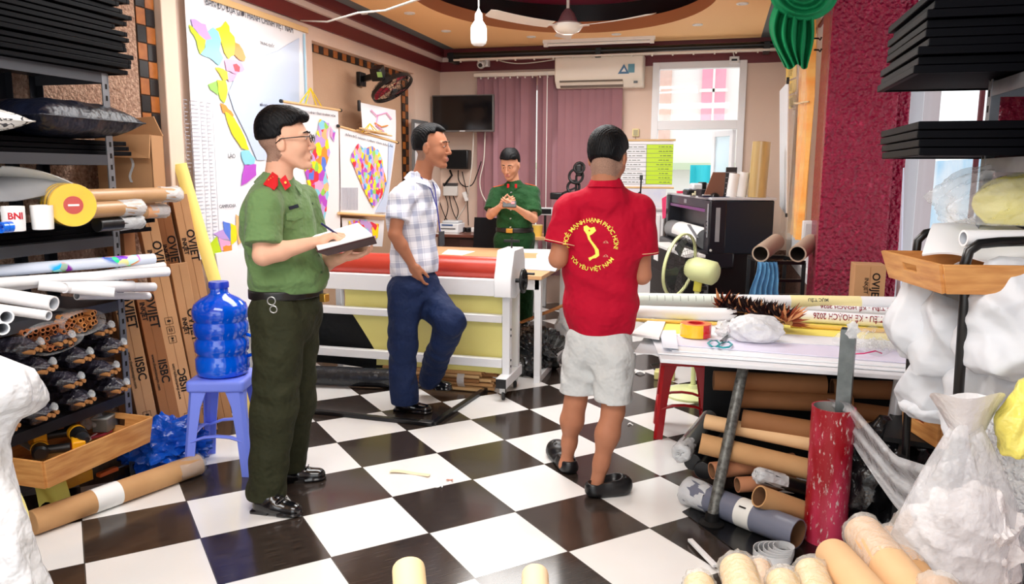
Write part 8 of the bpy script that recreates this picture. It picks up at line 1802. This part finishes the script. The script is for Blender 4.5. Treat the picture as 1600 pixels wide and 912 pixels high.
prl('front poster roll with large red upside-down lettering at the right of the table', (1225, 492), (1409, 503), ZW+.016+.031, .031, mat('poster_back', (246, 246, 248), .4), [], [(.62, (.044, .405), 'MỤC TIÊU - KẾ HOẠCH 2026', .45, ink2)])
t_, a, b, d = prl('yellow bamboo rod with black cap in front of the lettered poster rolls', (1235, 508), (1410, 518), ZW+.026, .010, mat('bamboo_yellow', (244, 200, 96), .4), name='bamboo_rod'); obj('end_cap', MB().cyl(b-d*.01, b+d*.03, .0145, 16), black, t_)
# feather duster
q = AZ(1176, 500, zt+.05); t = thing('feather_duster', 'brown feather duster lying among the rolls on the work table', 'duster', AZ(1176, 510, zt)); hax = (AZ(1236, 505, zt+.05)-AZ(1126, 480, zt+.05)).normalized(); c0 = AZ(1126, 480, zt+.055); LL = (AZ(1236, 505, zt+.05)-c0).length
fm1, fm2, fm3 = mat('feather_dark', (30, 10, 12), .6), mat('feather_rust', (150, 70, 42), .5), mat('feather_tan', (226, 160, 110), .5); rn = random.Random(12)
mbs = [MB(), MB(), MB()]
for k in range(800):
    s = rn.random(); a = rn.uniform(-.3, pi+.3) if rn.random() < .85 else rn.uniform(0, 6.28); s2 = hax.orthogonal().normalized(); s3 = hax.cross(s2); e0 = (s2*cos(a)+s3*sin(a)); e0 = e0 if e0.z > -.4 else -e0
    e = (e0+hax*rn.uniform(-.4, .9)).normalized(); L_ = rn.uniform(.06, .105)*(1 if .1 < s < .9 else 1.15); c = c0+hax*LL*s; w_ = e.cross(CAM-c).normalized()*rn.uniform(.004, .009); tip = c+e*L_+hax*.01
    mbs[0 if (rn.random() < .88 and .05 < s < .95) else rn.choice((1, 2))].poly([c, c+e*L_*.55+w_, tip, c+e*L_*.55-w_], w_.cross(e).normalized(), .0012)
for m_, fb, nm in zip(mbs, (fm1, fm2, fm3), ('dark_feathers', 'rust_feathers', 'tan_feathers')): obj(nm, m_, fb, t, smooth=0)
obj('handle', MB().cyl(c0-hax*.02, c0+hax*(LL+.02), .010, 10), mat('handle_rattan', (190, 140, 80), .5), t)
crumple('clear_plastic_bag', 'crumpled clear plastic bag lying over the feather duster', AZ(1178, 534, zt)+V((0, .03, .0)), (.25, .16, .13), mat('film_white', (240, 241, 243), .2, alpha=.8, bump=(14, 1, .03)), 41, .13, 5, octs=5)
crumple('clear_plastic_bag', 'smaller crumpled clear plastic bag left of the feather duster', AZ(1133, 526, zt)+V((0, .03, .0)), (.11, .10, .075), film2, 43, .2, 4)
# tape roll red/yellow
c = AZ(1086, 527, zt); t = thing('tape_roll', 'large red and yellow adhesive tape roll lying at the left end of the work table', 'tape', c); mr, my_ = mat('tape_red', (224, 28, 34), .15, coat=.6), mat('tape_yellow2', (250, 198, 30), .15, coat=.6)
Rt, Ri, Ht = .072, .040, .062; cc = c+V((0, .035, 0))
obj('tape', MB().lathe([(Ri, 0), (Rt, 0), (Rt, Ht), (Ri, Ht), (Ri, 0)], cc, 48), my_, t, bev=.001)
seg = [radians(-74+k*5) for k in range(22)]; rot0 = atan2(RH.y, RH.x)
obj('red_half', MB().grid(lambda u, v: cc+V((cos(rot0+seg[0]+(seg[-1]-seg[0])*u)*(Rt+.0008), sin(rot0+seg[0]+(seg[-1]-seg[0])*u)*(Rt+.0008), Ht*v)), 24, 1), mr, t); obj('core', MB().lathe([(Ri-.006, 0), (Ri, 0), (Ri, Ht+.002), (Ri-.006, Ht+.002), (Ri-.006, 0)], cc, 40), mat('core_red2', (200, 30, 34), .4), t); obj('top_face', MB().lathe([(Ri, Ht+.0006), (Rt-.001, Ht+.0006)], cc, 48), mat('tape_top', (240, 120, 40), .3), t)
# scissors
c = AZ(1124, 537, zt); t = thing('scissors', 'scissors with teal handles lying near the front edge of the work table', 'scissors', c); zs = Z1*.006; tl = mat('teal_handle', (30, 160, 168), .3)
def AT(px, py): return AZ(px, py, zt+.006)
for pts in ([(1106, 536), (1112, 541), (1120, 541), (1125, 537), (1120, 532), (1111, 532)], [(1122, 541), (1130, 543), (1139, 542), (1144, 538), (1139, 534), (1128, 535)]): obj('handle_loop', MB().tube([AT(*p) for p in pts], .0042, 8, closed=True), tl, t, smooth=180)
obj('blade', MB().poly([AT(1124, 533), AT(1128, 535), AT(1143, 519), AT(1140, 520)], Z1, .002), mat('scissor_steel', (70, 74, 78), .25, metal=.8), t); obj('blade', MB().poly([AT(1126, 532), AT(1130, 534), AT(1141, 521), AT(1138, 522)], Z1, .004), mat('scissor_steel', (70, 74, 78), .25, metal=.8), t)
# bag of rubber bands
c = AZ(1366, 548, zt); t = thing('rubber_band_bag', 'open plastic bag full of white rubber bands at the right front of the table', 'bag', c); rn = random.Random(8); rb = mat('rubber_white', (236, 236, 230), .5)
mb = MB()
for k in range(150):
    p = c+V((rn.uniform(-.10, .11), rn.uniform(-.03, .13), .006+abs(rn.gauss(0, .018)))); n = V((rn.uniform(-1, 1), rn.uniform(-1, 1), rn.uniform(.3, 1))).normalized(); x = n.orthogonal().normalized(); y = n.cross(x); r_ = rn.uniform(.007, .012)
    mb.tube([p+x*cos(a)*r_+y*sin(a)*r_*.7 for a in [2*pi*j/8 for j in range(8)]], .0013, 4, closed=True)
o = obj('rubber_bands', mb, rb, t, smooth=180); o['kind'] = 'stuff'
def bgp(u, v): a = 2*pi*u; rr_ = (.135+.02*sin(3*a)+.012*sin(7*a+4*v))*(1-.5*v*v); return c+V((cos(a)*rr_*1.05, .05+sin(a)*rr_*.8, .003+.085*v+.008*sin(5*a)))
obj('bag', MB().grid(bgp, 40, 8), film, t, smooth=180)
tag(obj('pink_ribbon', MB().tube([AZ(1326, 553, zt+.004), AZ(1350, 552, zt+.012), AZ(1368, 548, zt+.016), AZ(1378, 552, zt+.006)], .003, 6), mat('ribbon_pink', (220, 40, 110), .4), smooth=180), 'pink ribbon in front of the rubber band bag', 'ribbon')
# small inkjet box behind the table by the pillar
p = AY(1355, 463, 4.72); t, P_ = longbox('inkjet_box', 'small upright inkjet box standing against the red pillar behind the work table', AY(1361, 414, 4.66), V((AY(1361, 414, 4.66).x, 4.66, .0)), .16, .16, (.0, -1, 0), [(.80, 'OVIJET', .056, .030, True, 0), (.81, 'INKJET', .030, -.018, True, 0)])
# red stools nested under the left end of the table
RS = mat('stool_red', (176, 10, 22), .35)
sc1 = PH(1068, 600, 4.15); stool('plastic_stool', 'red plastic stool half under the left end of the work table', None, sc1, .27, .46, RS, YAW+radians(20), 1.28)
# low yellow adapter and cable behind the stool
q = AZ(1052, 610, .0); t = thing('yellow_plug', 'pale yellow plug box with black cable on the floor behind the red stool', 'plug', q); obj('box', MB().box(q+Z1*.03+FH*.3, (.14, .1, .06)), mat('plug_yellow', (222, 216, 140), .4), t, bev=.008); obj('cord', MB().tube([q+FH*.3+V((-.07, 0, .06)), q+FH*.3+V((-.1, .02, .09)), q+FH*.3+V((-.02, .04, .10)), q+FH*.3+V((.03, .05, .07))], .006, 6), black, t)
tag(obj('paper_scrap', MB().grid(lambda u, v: AZ(992, 584, .0)+V((.07*u, .04*v, .004+.015*sin(3*u))), 4, 3, thick=.002), paper, smooth=60), 'curled white scrap on the floor near the grey shorts', 'scrap')
for k, (px, py, lab) in enumerate(((985, 664, 'white paper scrap on the grey tile right of the shorts'), (640, 741, 'pale brown shaving lying on a white tile'), (702, 752, 'tiny reddish shaving beside the pale one'), (686, 762, 'pale crumb on the dark tile edge in the middle of the floor'))):
    p = AZ(px, py, .002); tag(obj('floor_scrap', MB().grid(lambda u, v: p+V(((.20 if k == 1 else .03)*(u-.5), (.03 if k == 1 else .015)*(v-.5)+.02*sin(3*u), .003+.004*sin(6*u+k))), 8, 2, thick=.0012), (paper, mat('shaving', (238, 214, 180), .6), mat('shaving_red', (190, 130, 110), .6), paper)[k], smooth=60), lab, 'scrap')
# kraft tubes stacked under the table
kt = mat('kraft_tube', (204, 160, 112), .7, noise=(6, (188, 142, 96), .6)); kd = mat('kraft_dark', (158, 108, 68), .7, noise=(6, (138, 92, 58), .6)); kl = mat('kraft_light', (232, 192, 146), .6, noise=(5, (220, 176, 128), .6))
def utube(label, A, B, z0, z1, r, m, name='cardboard_tube', ri=.86, cap=None, X=None):
    a, b = AZ(A[0], A[1], z0), AZ(B[0], B[1], z1); return roll(name, label, a, b, r, m, cat='tube', ri=r*ri, inside=mat('tube_in_brown', (120, 84, 58), .8), cap=cap, ends='a')
utube('thick grey plastic pipe lying lowest in front of the tube pile', (1074, 766), (1247, 834), .062, .062, .058, mat('pvc_grey', (118, 122, 138), .35, noise=(5, (96, 100, 118), .6)), 'plastic_pipe', .92, film2)
a, b = AZ(1074, 766, .062), AZ(1247, 834, .062); d = (b-a).normalized(); o = bpy.context.scene.objects['plastic_pipe']
obj('label_band', MB().lathe([(.0592, 0), (.0592, .07)], a+d*.27, 32, axis=d), mat('label_offwhite', (226, 226, 220), .5), o); mb = MB()
sd = V((-d.y, d.x, 0)); sd = sd if sd.dot(FH) < 0 else -sd
obj('label_marks', MB().bar(a+d*.29+(sd*.7+Z1*.72)*.06, a+d*.32+(sd*.7+Z1*.72)*.06, .012, .002), ink, o)
utube('light brown tube with open end in the middle of the lower pile', (1186, 775), (1275, 806), .165, .05, .044, kt)
utube('short reddish brown tube end behind the steel leg, lower one', (1152, 757), (1240, 752), .15, .15, .032, mat('kraft_red', (186, 128, 94), .7))
utube('reddish brown tube crossing just right of the steel leg', (1112, 735), (1240, 720), .175, .19, .036, mat('kraft_red', (186, 128, 94), .7))
utube('black film-wrapped roll tucked beside the light tube', (1186, 742), (1275, 768), .225, .13, .030, blk, 'wrapped_roll', .5, film2)
utube('long light brown tube resting across the pile in front', (1094, 692), (1276, 736), .28, .21, .044, kt)
utube('pale tube just above the long light brown one', (1102, 658), (1275, 694), .345, .315, .033, kl)
utube('brown tube above the pale one reaching towards the red pipe', (1160, 655), (1285, 676), .375, .36, .044, kd)
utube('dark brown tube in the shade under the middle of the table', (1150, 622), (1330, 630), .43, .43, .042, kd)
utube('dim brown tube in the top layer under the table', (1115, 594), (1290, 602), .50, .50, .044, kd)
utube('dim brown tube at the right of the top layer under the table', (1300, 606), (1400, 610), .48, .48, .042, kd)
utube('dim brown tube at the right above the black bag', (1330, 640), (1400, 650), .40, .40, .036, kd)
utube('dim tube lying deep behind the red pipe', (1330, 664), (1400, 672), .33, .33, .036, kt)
for k, (px, py, z, lab) in enumerate(((1064, 708, .22, 'film-wrapped dark roll end at the left of the tube pile'), (1082, 722, .16, 'black roll end left of the steel leg'), (1098, 735, .14, 'second black roll end beside the steel leg'))):
    a = AZ(px, py, z); roll('wrapped_roll', lab, a, a+FH*.5+RH*.25, .04, blk if k else mat('roll_greyfilm', (110, 112, 110), .2, coat=.5), cat='roll', cap=film2 if k == 0 else None, ends='a')
blkm = mat('black_card', (12, 12, 14), .5); a = V((-.02, 4.05, 0)); tag(obj('under_table_shade_panel', MB().bb((AY(1100, 600, 4.0).x, 4.00, 0), (1.12, 4.03, .60)), blkm), 'large black panel put in for the shade behind the tubes under the work table', 'board')  # black panel stands in for the deep shade under the table
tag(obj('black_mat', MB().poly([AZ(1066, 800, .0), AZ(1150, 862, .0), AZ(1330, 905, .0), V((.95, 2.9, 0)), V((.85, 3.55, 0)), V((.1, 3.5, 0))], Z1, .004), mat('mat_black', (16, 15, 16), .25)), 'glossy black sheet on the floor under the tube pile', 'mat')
# red painted pipe and steel post
c = AZ(1288, 843, 0); t = thing('red_pipe', 'scuffed red-painted pipe standing upright in front of the work table', 'pipe', c)
rp = bpy.data.materials.new('scuffed_red'); rp.use_nodes = True; nt = rp.node_tree; N = nt.nodes; L = nt.links; bb_ = N['Principled BSDF']; bb_.inputs['Roughness'].default_value = .35
tc_ = N.new('ShaderNodeTexCoord'); mp_ = N.new('ShaderNodeMapping'); mp_.inputs['Scale'].default_value = (1, 1, .3); L.new(tc_.outputs['Object'], mp_.inputs[0])
n1 = N.new('ShaderNodeTexNoise'); n1.inputs['Scale'].default_value = 85; n1.inputs['Detail'].default_value = 8; n1.inputs['Roughness'].default_value = .7; L.new(mp_.outputs[0], n1.inputs[0]); n2 = N.new('ShaderNodeTexNoise'); n2.inputs['Scale'].default_value = 7; n2.inputs['Detail'].default_value = 5; L.new(mp_.outputs[0], n2.inputs[0])
r1_ = N.new('ShaderNodeValToRGB'); e = r1_.color_ramp.elements; e[0].position = .42; e[1].position = .62; e[0].color = (*lin((150, 6, 24)), 1); e[1].color = (*lin((206, 64, 96)), 1); L.new(n2.outputs[0], r1_.inputs[0])
r2_ = N.new('ShaderNodeValToRGB'); e = r2_.color_ramp.elements; e[0].position = .57; e[1].position = .66; e[0].color = (0, 0, 0, 1); e[1].color = (1, 1, 1, 1); L.new(n1.outputs[0], r2_.inputs[0])
mx_ = N.new('ShaderNodeMixRGB'); L.new(r2_.outputs[0], mx_.inputs[0]); L.new(r1_.outputs[0], mx_.inputs[1]); mx_.inputs[2].default_value = (*lin((214, 206, 200)), 1); L.new(mx_.outputs[0], bb_.inputs['Base Color'])
hp = .545; obj('pipe', MB().pipe(c, c+Z1*hp, .080, .073, 48, rp, mat('pipe_inside', (150, 146, 142), .5)), rp, t)
c2 = c+RH*.040+FH*.008; c2.z = 0; zt_ = PH(1311, 502, 3.02).z; t = thing('steel_post', 'square galvanised steel post rising above the table behind the red pipe', 'post', c2); Rk = Matrix.Rotation(YAW, 3, 'Z'); h_ = .025
mb = MB()
for dx, dy, sx, sy in ((-h_, 0, .003, h_*2), (h_, 0, .003, h_*2), (0, -h_, h_*2, .003), (0, h_, h_*2, .003)): mb.box(c2+Rk @ V((dx, dy, 0))+Z1*zt_/2, (sx, sy, zt_), Rk)
obj('post', mb, mat('galvanised_post', (128, 134, 134), .35, metal=.6, noise=(14, (84, 90, 90), .5)), t); crumple('x', 'x', c2+Z1*(zt_-.03)-FH*.035, (.05, .02, .07), film2, 3, .3, 3, parent=None); o = [q for q in bpy.data.objects if q.name.startswith('x')][-1]; o.name = 'white_rag'; tag(o, 'small wad of white film stuck to the top of the steel post', 'film')
# white strip and grey tape coil on the floor
p0, p1 = AZ(1078, 843, .012), AZ(1118, 884, .02); tag(obj('metal_strip', MB().bar(p0, p1, .02, .012), mat('strip_white', (230, 230, 230), .3), bev=.002), 'white strip with dark end lying on the floor before the black sheet', 'strip')
c = AZ(1212, 893, .0); c = AZ(1207, 870, .006)
t = thing('strap_coil', 'coil of pale grey strapping band among the wrapped tubes', 'coil', (c.x, c.y, .006)); gm = mat('strap_grey', (206, 208, 210), .4)
for k in range(5): rr_ = .070-.008*k; obj('strap_loop', MB().grid(lambda u, v: c+RH*(cos(2*pi*u)*rr_+.01*k)+FH*(sin(2*pi*u)*rr_)+Z1*(.03*v+.004*k), 36, 1, thick=.0025), gm, t, smooth=60)
# wrapped tubes in the foreground, tips up, leaning towards the camera in a low bin
def ftube(label, A, D, B, Db, r, m=kl, cap=True, closed=True):
    a = AD(A[0], A[1], D); b = AD(B[0], B[1], Db); d = (a-b).normalized(); a2 = a; t = thing('wrapped_tube' if cap else 'kraft_tube', label, 'tube', (b.x, b.y, min(a.z, b.z)-r))
    # extend to the floor
    k = (b.z-.0)/max(d.z, .05); k = min(k, 1.2); b2 = b-d*k
    L_ = (a2-b2).length; prof = [(0, 0), (r, 0), (r, L_-.012), (r*.97, L_-.004), (r*.9, L_), (0, L_+.001)]
    obj('tube', MB().lathe(prof, b2, 40, axis=d), m, t)
    if cap:
        rn = random.Random(int(A[0])); pr = [(r+.0015, L_-.20), (r+.0025, L_-.12), (r+.003, L_-.03), (r+.004, L_+.004), (r*.85, L_+.016), (r*.45, L_+.012), (0, L_+.016)]
        mb = MB().lathe(pr, b2, 30, axis=d); mb.v = [tuple(V(v)+V((rn.uniform(-1, 1), rn.uniform(-1, 1), rn.uniform(-1, 1)))*.003) for v in mb.v]; obj('film_wrap', mb, mat('film_cap', (240, 238, 232), .12, alpha=.34, bump=(40, .9, .01)), t, smooth=50)
    return t
ftube('plain kraft tube with rounded tip right of the strapping coil', (1302, 868), 1.95, (1400, 985), 1.50, .046, cap=False)
ftube('film-wrapped kraft tube leaning just right of the red pipe', (1348, 832), 2.05, (1470, 985), 1.58, .050)
ftube('slimmer wrapped kraft tube between two thick ones at the right', (1388, 838), 2.16, (1500, 985), 1.72, .036, kt)
ftube('thick wrapped kraft tube partly under the clear bag', (1422, 815), 2.34, (1600, 1000), 1.96, .064, kt)
ftube('wrapped kraft tube in the middle of the bottom edge, left of the coil', (1152, 888), 1.85, (1180, 985), 1.60, .043, mat('kraft_yellowish', (240, 206, 140), .5))
ftube('wrapped tube just behind the middle one at the bottom edge', (1186, 886), 1.95, (1215, 985), 1.72, .030, kl)
ftube('short wrapped tube tip at the left of the bottom right group', (1092, 912), 1.80, (1100, 990), 1.62, .036, mat('kraft_yellowish', (240, 206, 140), .5))
ftube('wrapped tube tip below the strapping coil', (1222, 908), 1.80, (1245, 990), 1.60, .038, mat('kraft_yellowish', (240, 206, 140), .5))
ftube('wrapped tube tip under the plain kraft tube', (1266, 892), 1.85, (1300, 990), 1.6, .038, mat('kraft_yellowish', (240, 206, 140), .5))
ftube('wrapped tube tip in the lower right beside the clear bag', (1468, 915), 1.66, (1474, 990), 1.58, .042, kt)
ftube('cream tube end standing alone at the bottom edge, left one', (638, 884), 1.75, (646, 985), 1.62, .037, mat('kraft_cream', (246, 222, 172), .5), cap=False)
ftube('cream tube end standing alone at the bottom edge, right one', (836, 893), 1.75, (838, 985), 1.62, .0305, mat('kraft_cream2', (244, 214, 176), .5), cap=False)
# black bag behind the red pipe and clear draped bag
crumple('black_plastic_bag', 'large black plastic bag between the red pipe and the clear bag', PH(1362, 800, 2.95)*1.0+V((0, 0, -PH(1362, 800, 2.95).z)), (.46, .42, .46), mat('bag_black2', (16, 16, 18), .25, bump=(10, .7, .03)), 51, .14, 5)
clr = mat('bag_clear_white', (244, 245, 248), .18, alpha=.42, bump=(12, 1, .03)); clr2 = mat('bag_content', (240, 236, 236), .5, bump=(10, 1, .05))
top_l = c+V((0, 0, 0)); pA = PH(1300, 626, 2.95)
UP_ = [(1292, 622), (1330, 630), (1362, 668), (1400, 712), (1450, 728), (1500, 716)]; LO_ = [(1318, 668), (1340, 706), (1366, 745), (1394, 785), (1430, 830), (1480, 860)]
def drape(u, v):
    k = min(4, int(u*5)); f = u*5-k; a = (UP_[k][0]*(1-f)+UP_[k+1][0]*f, UP_[k][1]*(1-f)+UP_[k+1][1]*f); b = (LO_[k][0]*(1-f)+LO_[k+1][0]*f, LO_[k][1]*(1-f)+LO_[k+1][1]*f)
    return PH(a[0]*(1-v)+b[0]*v, a[1]*(1-v)+b[1]*v, 2.93-.80*u+.018*sin(16*v+3*u)+.03*sin(pi*v))
t = thing('clear_draped_bag', 'big translucent plastic bag draped from the red pipe to the right', 'bag', PH(1480, 900, 2.3)); obj('stretched_film', MB().grid(drape, 26, 26), clr, t, smooth=70)
bc = PH(1492, 860, 2.25)
obj('bag_body', MB().grid(lambda u, v: (lambda a: PH(1490+(104*(1-.85*max(0, v-.35)**1.2*1.55))*cos(a)+5*sin(5*a+4*v)+20*v, 925-255*v+8*sin(4*a+6*v), 1.98+.15*(1-.6*v)*sin(a)))(2*pi*u), 48, 18), clr, t, smooth=70)
o = crumple('crumpled_content', '', PH(1500, 915, 1.98), (.28, .24, .30), clr2, 61, .22, 5, parent=t)
obj('knot', MB().grid(lambda u, v: (lambda a: PH(1512+(30+16*v)*cos(a)*(.8+.5*v), 680-62*v+5*sin(3*a), 2.0+.06*sin(a)*(1+v)))(2*pi*u), 24, 8), mat('bag_tie', (240, 240, 242), .3, bump=(14, .8, .02)), t, smooth=70)
# trolley with pine crate
tf = mat('trolley_black', (14, 14, 15), .3)
d1 = 2.22; P1 = [PH(1507, 640, d1), PH(1507, 470, d1), PH(1508, 412, d1), PH(1514, 392, d1), PH(1530, 381, d1), PH(1560, 378, d1+.0), PH(1680, 374, d1)]
P1[0].z = .05
t = thing('trolley', 'black tubular trolley frame carrying a pine crate at the right', 'trolley', (P1[0].x, P1[0].y, 0)); obj('front_loop', MB().tube(P1, .0145, 14), tf, t, smooth=180)
d2 = 2.62; P2 = [PH(1430, 600, d2), PH(1431, 400, d2), PH(1434, 376, d2), PH(1446, 364, d2), PH(1470, 359, d2), PH(1640, 357, d2)]; P2[0].z = .05
obj('rear_loop', MB().tube(P2, .0135, 14), tf, t, smooth=180); q = PH(1512, 455, 2.23); obj('screw', MB().cyl(q, q-FH*.022, .006, 12), STEEL, t)
zsh = 1.083; obj('shelf_rail', MB().bar(V((P1[1].x, P1[1].y, zsh-.012)), V((P2[1].x, P2[1].y, zsh-.012)), .02, .02), tf, t); obj('shelf_rail', MB().bar(V((P1[1].x, P1[1].y, zsh-.012)), V((P1[1].x, P1[1].y, zsh-.012))+(P1[6]-P1[5]).normalized()*.5*V((1, 1, 0)).length/1.414, .02, .02), tf, t)
for p in (P1[0], P2[0]): obj('caster', MB().lathe([(0, -.012), (.034, -.012), (.036, 0), (.034, .012), (0, .012)], (p.x, p.y, .037), 20, axis=RH), black, t)
K0 = PH(1477, 458, 2.17); K1 = K0+RH*.022+FH*.36; K2 = K0+RH*.50-FH*.03
print('crate2', K0, K1, K2)
ux = (K2-K0); L2 = ux.length
T, ce = crate('pine_crate', 'pine crate with oval hand hole on the black trolley', K0, ux, .52, (K1-K0).length, .085, flare=.03)
uxn = ux.normalized(); hp_ = K0+uxn*.20+Z1*.055; nn_ = uxn.cross(Z1)
mb = MB(); c = K0+uxn*.215+nn_*.014+Z1*.052; mb.add([c+uxn*(.036*cos(a))+Z1*(.016*sin(a)) for a in [2*pi*k/20 for k in range(20)]]+[c+uxn*(.036*cos(a))+Z1*(.016*sin(a))+nn_*.006 for a in [2*pi*k/20 for k in range(20)]], [tuple(range(20)), tuple(20+k for k in range(20))[::-1]]+[(k, (k+1) % 20, (k+1) % 20+20, k+20) for k in range(20)]); obj('hand_hole', mb, mat('hole_pale', (200, 196, 190), .6), T)
def psheet(u, v): a, b, c_, d_ = PH(1440, 408, 2.42), PH(1640, 398, 2.2), PH(1640, 352, 2.75), PH(1462, 368, 2.8); q = a.lerp(b, u).lerp(d_.lerp(c_, u), v); return V((q.x, q.y, 1.165+.10*min(1, v*1.6)*(.75+.25*sin(5*u))))+Z1*(.012*sin(7*u+4*v)+.012)
tag(obj('foam_wrap_sheet', MB().grid(psheet, 20, 14, thick=.006), mat('foam_wrap', (242, 243, 246), .5), smooth=70), 'white foam wrapping sheet spread over the pine crate', 'sheet')
a, b = PH(1505, 372, 2.25), PH(1680, 372, 2.25); roll('paper_roll', 'white paper roll lying on top of the crate sheet', a, b, .024, mat('poster_back', (246, 246, 248), .4), ri=.018, inside=prin)
c = PH(1590, 352, 2.5); t = thing('wrapped_foam_block', 'yellow foam block in clear plastic bag on top of the crate', 'foam', c); R_ = Matrix.Rotation(YAW+.2, 3, 'Z')
cz_ = PH(1590, 350, 2.5).z; cb_ = V((c.x, c.y, cz_)); Rf = R_
crumple('foam_block', '', cb_+Rf @ V((.03, 0, 0)), (.34, .20, .17), mat('foam_yellow2', (248, 238, 110), .5, noise=(4, (236, 220, 80), .6), bump=(8, .7, .04, 3)), 91, .06, 5, parent=t, R=Rf)
crumple('bag', '', cb_+Rf @ V((-.03, 0, -.002)), (.46, .25, .20), mat('film_bag', (238, 240, 242), .1, alpha=.30, bump=(16, 1, .03)), 92, .12, 5, parent=t, R=Rf)
# white foam wraps under and beside the trolley
fwm = mat('foam_wraps', (214, 217, 222), .5, bump=(4, .9, .07, 3))
def wrap(label, px, py, d, sz, seed, amp=.16, rz=0, m=fwm, name='foam_wrap', top=None):
    c = PH(px, py, d); o = crumple(name, label, c-V((0, 0, sz[2]*.5)), sz, m, seed, amp, 5, cat='foam wrap', octs=4, R=Matrix.Rotation(rz, 3, 'Z'), top=top, flatb=True); return o
wrap('puffy white foam wrap hanging over the right end of the work table', 1448, 492, 2.52, (.24, .20, .30), 71, .16, .4)
wrap('large white foam wrap under the pine crate', 1520, 505, 2.45, (.42, .34, .34), 72, .18, .2)
wrap('white foam wrap bundle at the right edge below the crate', 1590, 500, 2.2, (.34, .30, .34), 73, .2, -.3)
wrap('white foam wrap bundle beside the black trolley upright', 1555, 610, 2.3, (.30, .30, .30), 74, .2, .5)
wrap('white foam wrap low behind the trolley', 1462, 590, 2.55, (.22, .24, .26), 75, .16, .1)
wrap('flat white foam wrap folded low under the table end', 1462, 634, 2.55, (.24, .22, .08), 76, .10, .1)
wrap('yellow plastic bag hanging at the right edge of the picture', 1600, 652, 1.95, (.13, .13, .20), 77, .2, 0, mat('bag_yellow', (252, 240, 120), .25, alpha=.88, bump=(12, .8, .03)), 'yellow_plastic_bag')
wrap('bubble wrap sheet bunched at the right edge', 1590, 750, 2.15, (.26, .26, .48), 78, .12, 0, mat('bubble_wrap', (226, 228, 230), .15, bump=(70, 1, .02, 1)), 'bubble_wrap')
wrap('grey-black bundle low at the right edge', 1600, 850, 2.1, (.22, .22, .26), 79, .2, 0, mat('bundle_grey', (50, 52, 56), .4, noise=(8, (20, 20, 22), .5)), 'dark_bundle')
c = PH(1468, 690, 2.62); K = V((c.x, c.y, PH(1468, 700, 2.62).z)); T, ce = crate('small_crate', 'small pine crate with a red box in it under the foam wraps', K, RH, .16, .24, .11, flare=.01)
tag(obj('red_box', MB().box(K+RH*.06+FH*.12+Z1*.075, (.09, .13, .12), Matrix.Rotation(YAW, 3, 'Z')), mat('box_red', (206, 20, 24), .4), bev=.004), 'red box standing in the small pine crate', 'box')
obj_ = thing('low_shelf', 'dark low shelf under the trolley holding the small crate', 'shelf', (K.x, K.y, 0)); obj('board', MB().box(K+RH*.25+FH*.14-Z1*.012, (.66, .40, .018), Matrix.Rotation(YAW, 3, 'Z')), blkm, obj_); [obj('support', MB().box(V((0, 0, (K.z-.02)/2))+V((K.x, K.y, 0))+RH*dx+FH*.14, (.03, .36, K.z-.022), Matrix.Rotation(YAW, 3, 'Z')), blkm, obj_) for dx in (-.05, .55)]
# right rack with stacks of black trays
yp = 2.92; xp = AY(1533, 250, yp).x; t = thing('storage_rack', 'grey slotted-steel rack at the right window holding stacks of black trays', 'rack', (xp, 2.2, 0))
slotted('upright', xp, yp, 0, 2.72, galv, t, 1, -1); slotted('upright', XW-.02, yp, 0, 2.72, galv, t, -1, -1)
for py in (130, 248, 22):
    z = AY(1537, py, yp).z; obj('shelf', MB().bb((xp+.002, .9, z-.003), (XW-.02, yp-.002, z)).bb((xp+.001, .9, z-.045), (xp+.004, yp-.002, z)).bb((xp, yp-.006, z-.045), (XW-.02, yp-.003, z)), galv, t, smooth=0)
    if py == 130: zA_ = z
    if py == 248: zB_ = z
xa = AY(1437, 100, 2.70).x
n = 7; zz = zA_+.001; ztop = AY(1437, 44, 2.70).z
print('trays', zA_, zB_, ztop)
def rtray(k, z, label, group, w_=.66, d_=.42, dx=0, dy=0):
    r = panel((xa+w_/2+dx, 2.70+d_/2+dy-.0, z), 0, label, group, (w_, d_)); return r
rt = random.Random(14)
for k in range(9): rtray(k, zA_+.004+k*.0262, 'flat black tray in the larger stack on the right rack', 'flat black trays in the larger right stack', dx=rt.uniform(-.012, .012)-.02*(k < 3), dy=rt.uniform(-.02, .02)).scale.z = 1.25
for k in range(4): rtray(k, zB_+.004+k*.0262, 'flat black tray in the small stack on the right rack', 'flat black trays in the smaller right stack', dx=rt.uniform(-.008, .008), dy=rt.uniform(-.01, .01)).scale.z = 1.25
a, b = AX(1450, 30, XW-.1), 0
t = thing('leaning_sheet', 'white sheet leaning between the pillar and the side window', 'board', V((AY(1413, 400, 4.9).x, 4.9, 0))); p0 = AY(1409, 415, 4.85); p1 = AY(1424, 415, 4.6); obj('sheet', MB().poly([V((p0.x, 4.85, 0)), V((p1.x, 4.6, 0)), V((AY(1411, 260, 4.8).x, 4.8, AY(1411, 262, 4.8).z))], RH, .008), mat('panel_bluewhite', (216, 220, 240), .4), t)
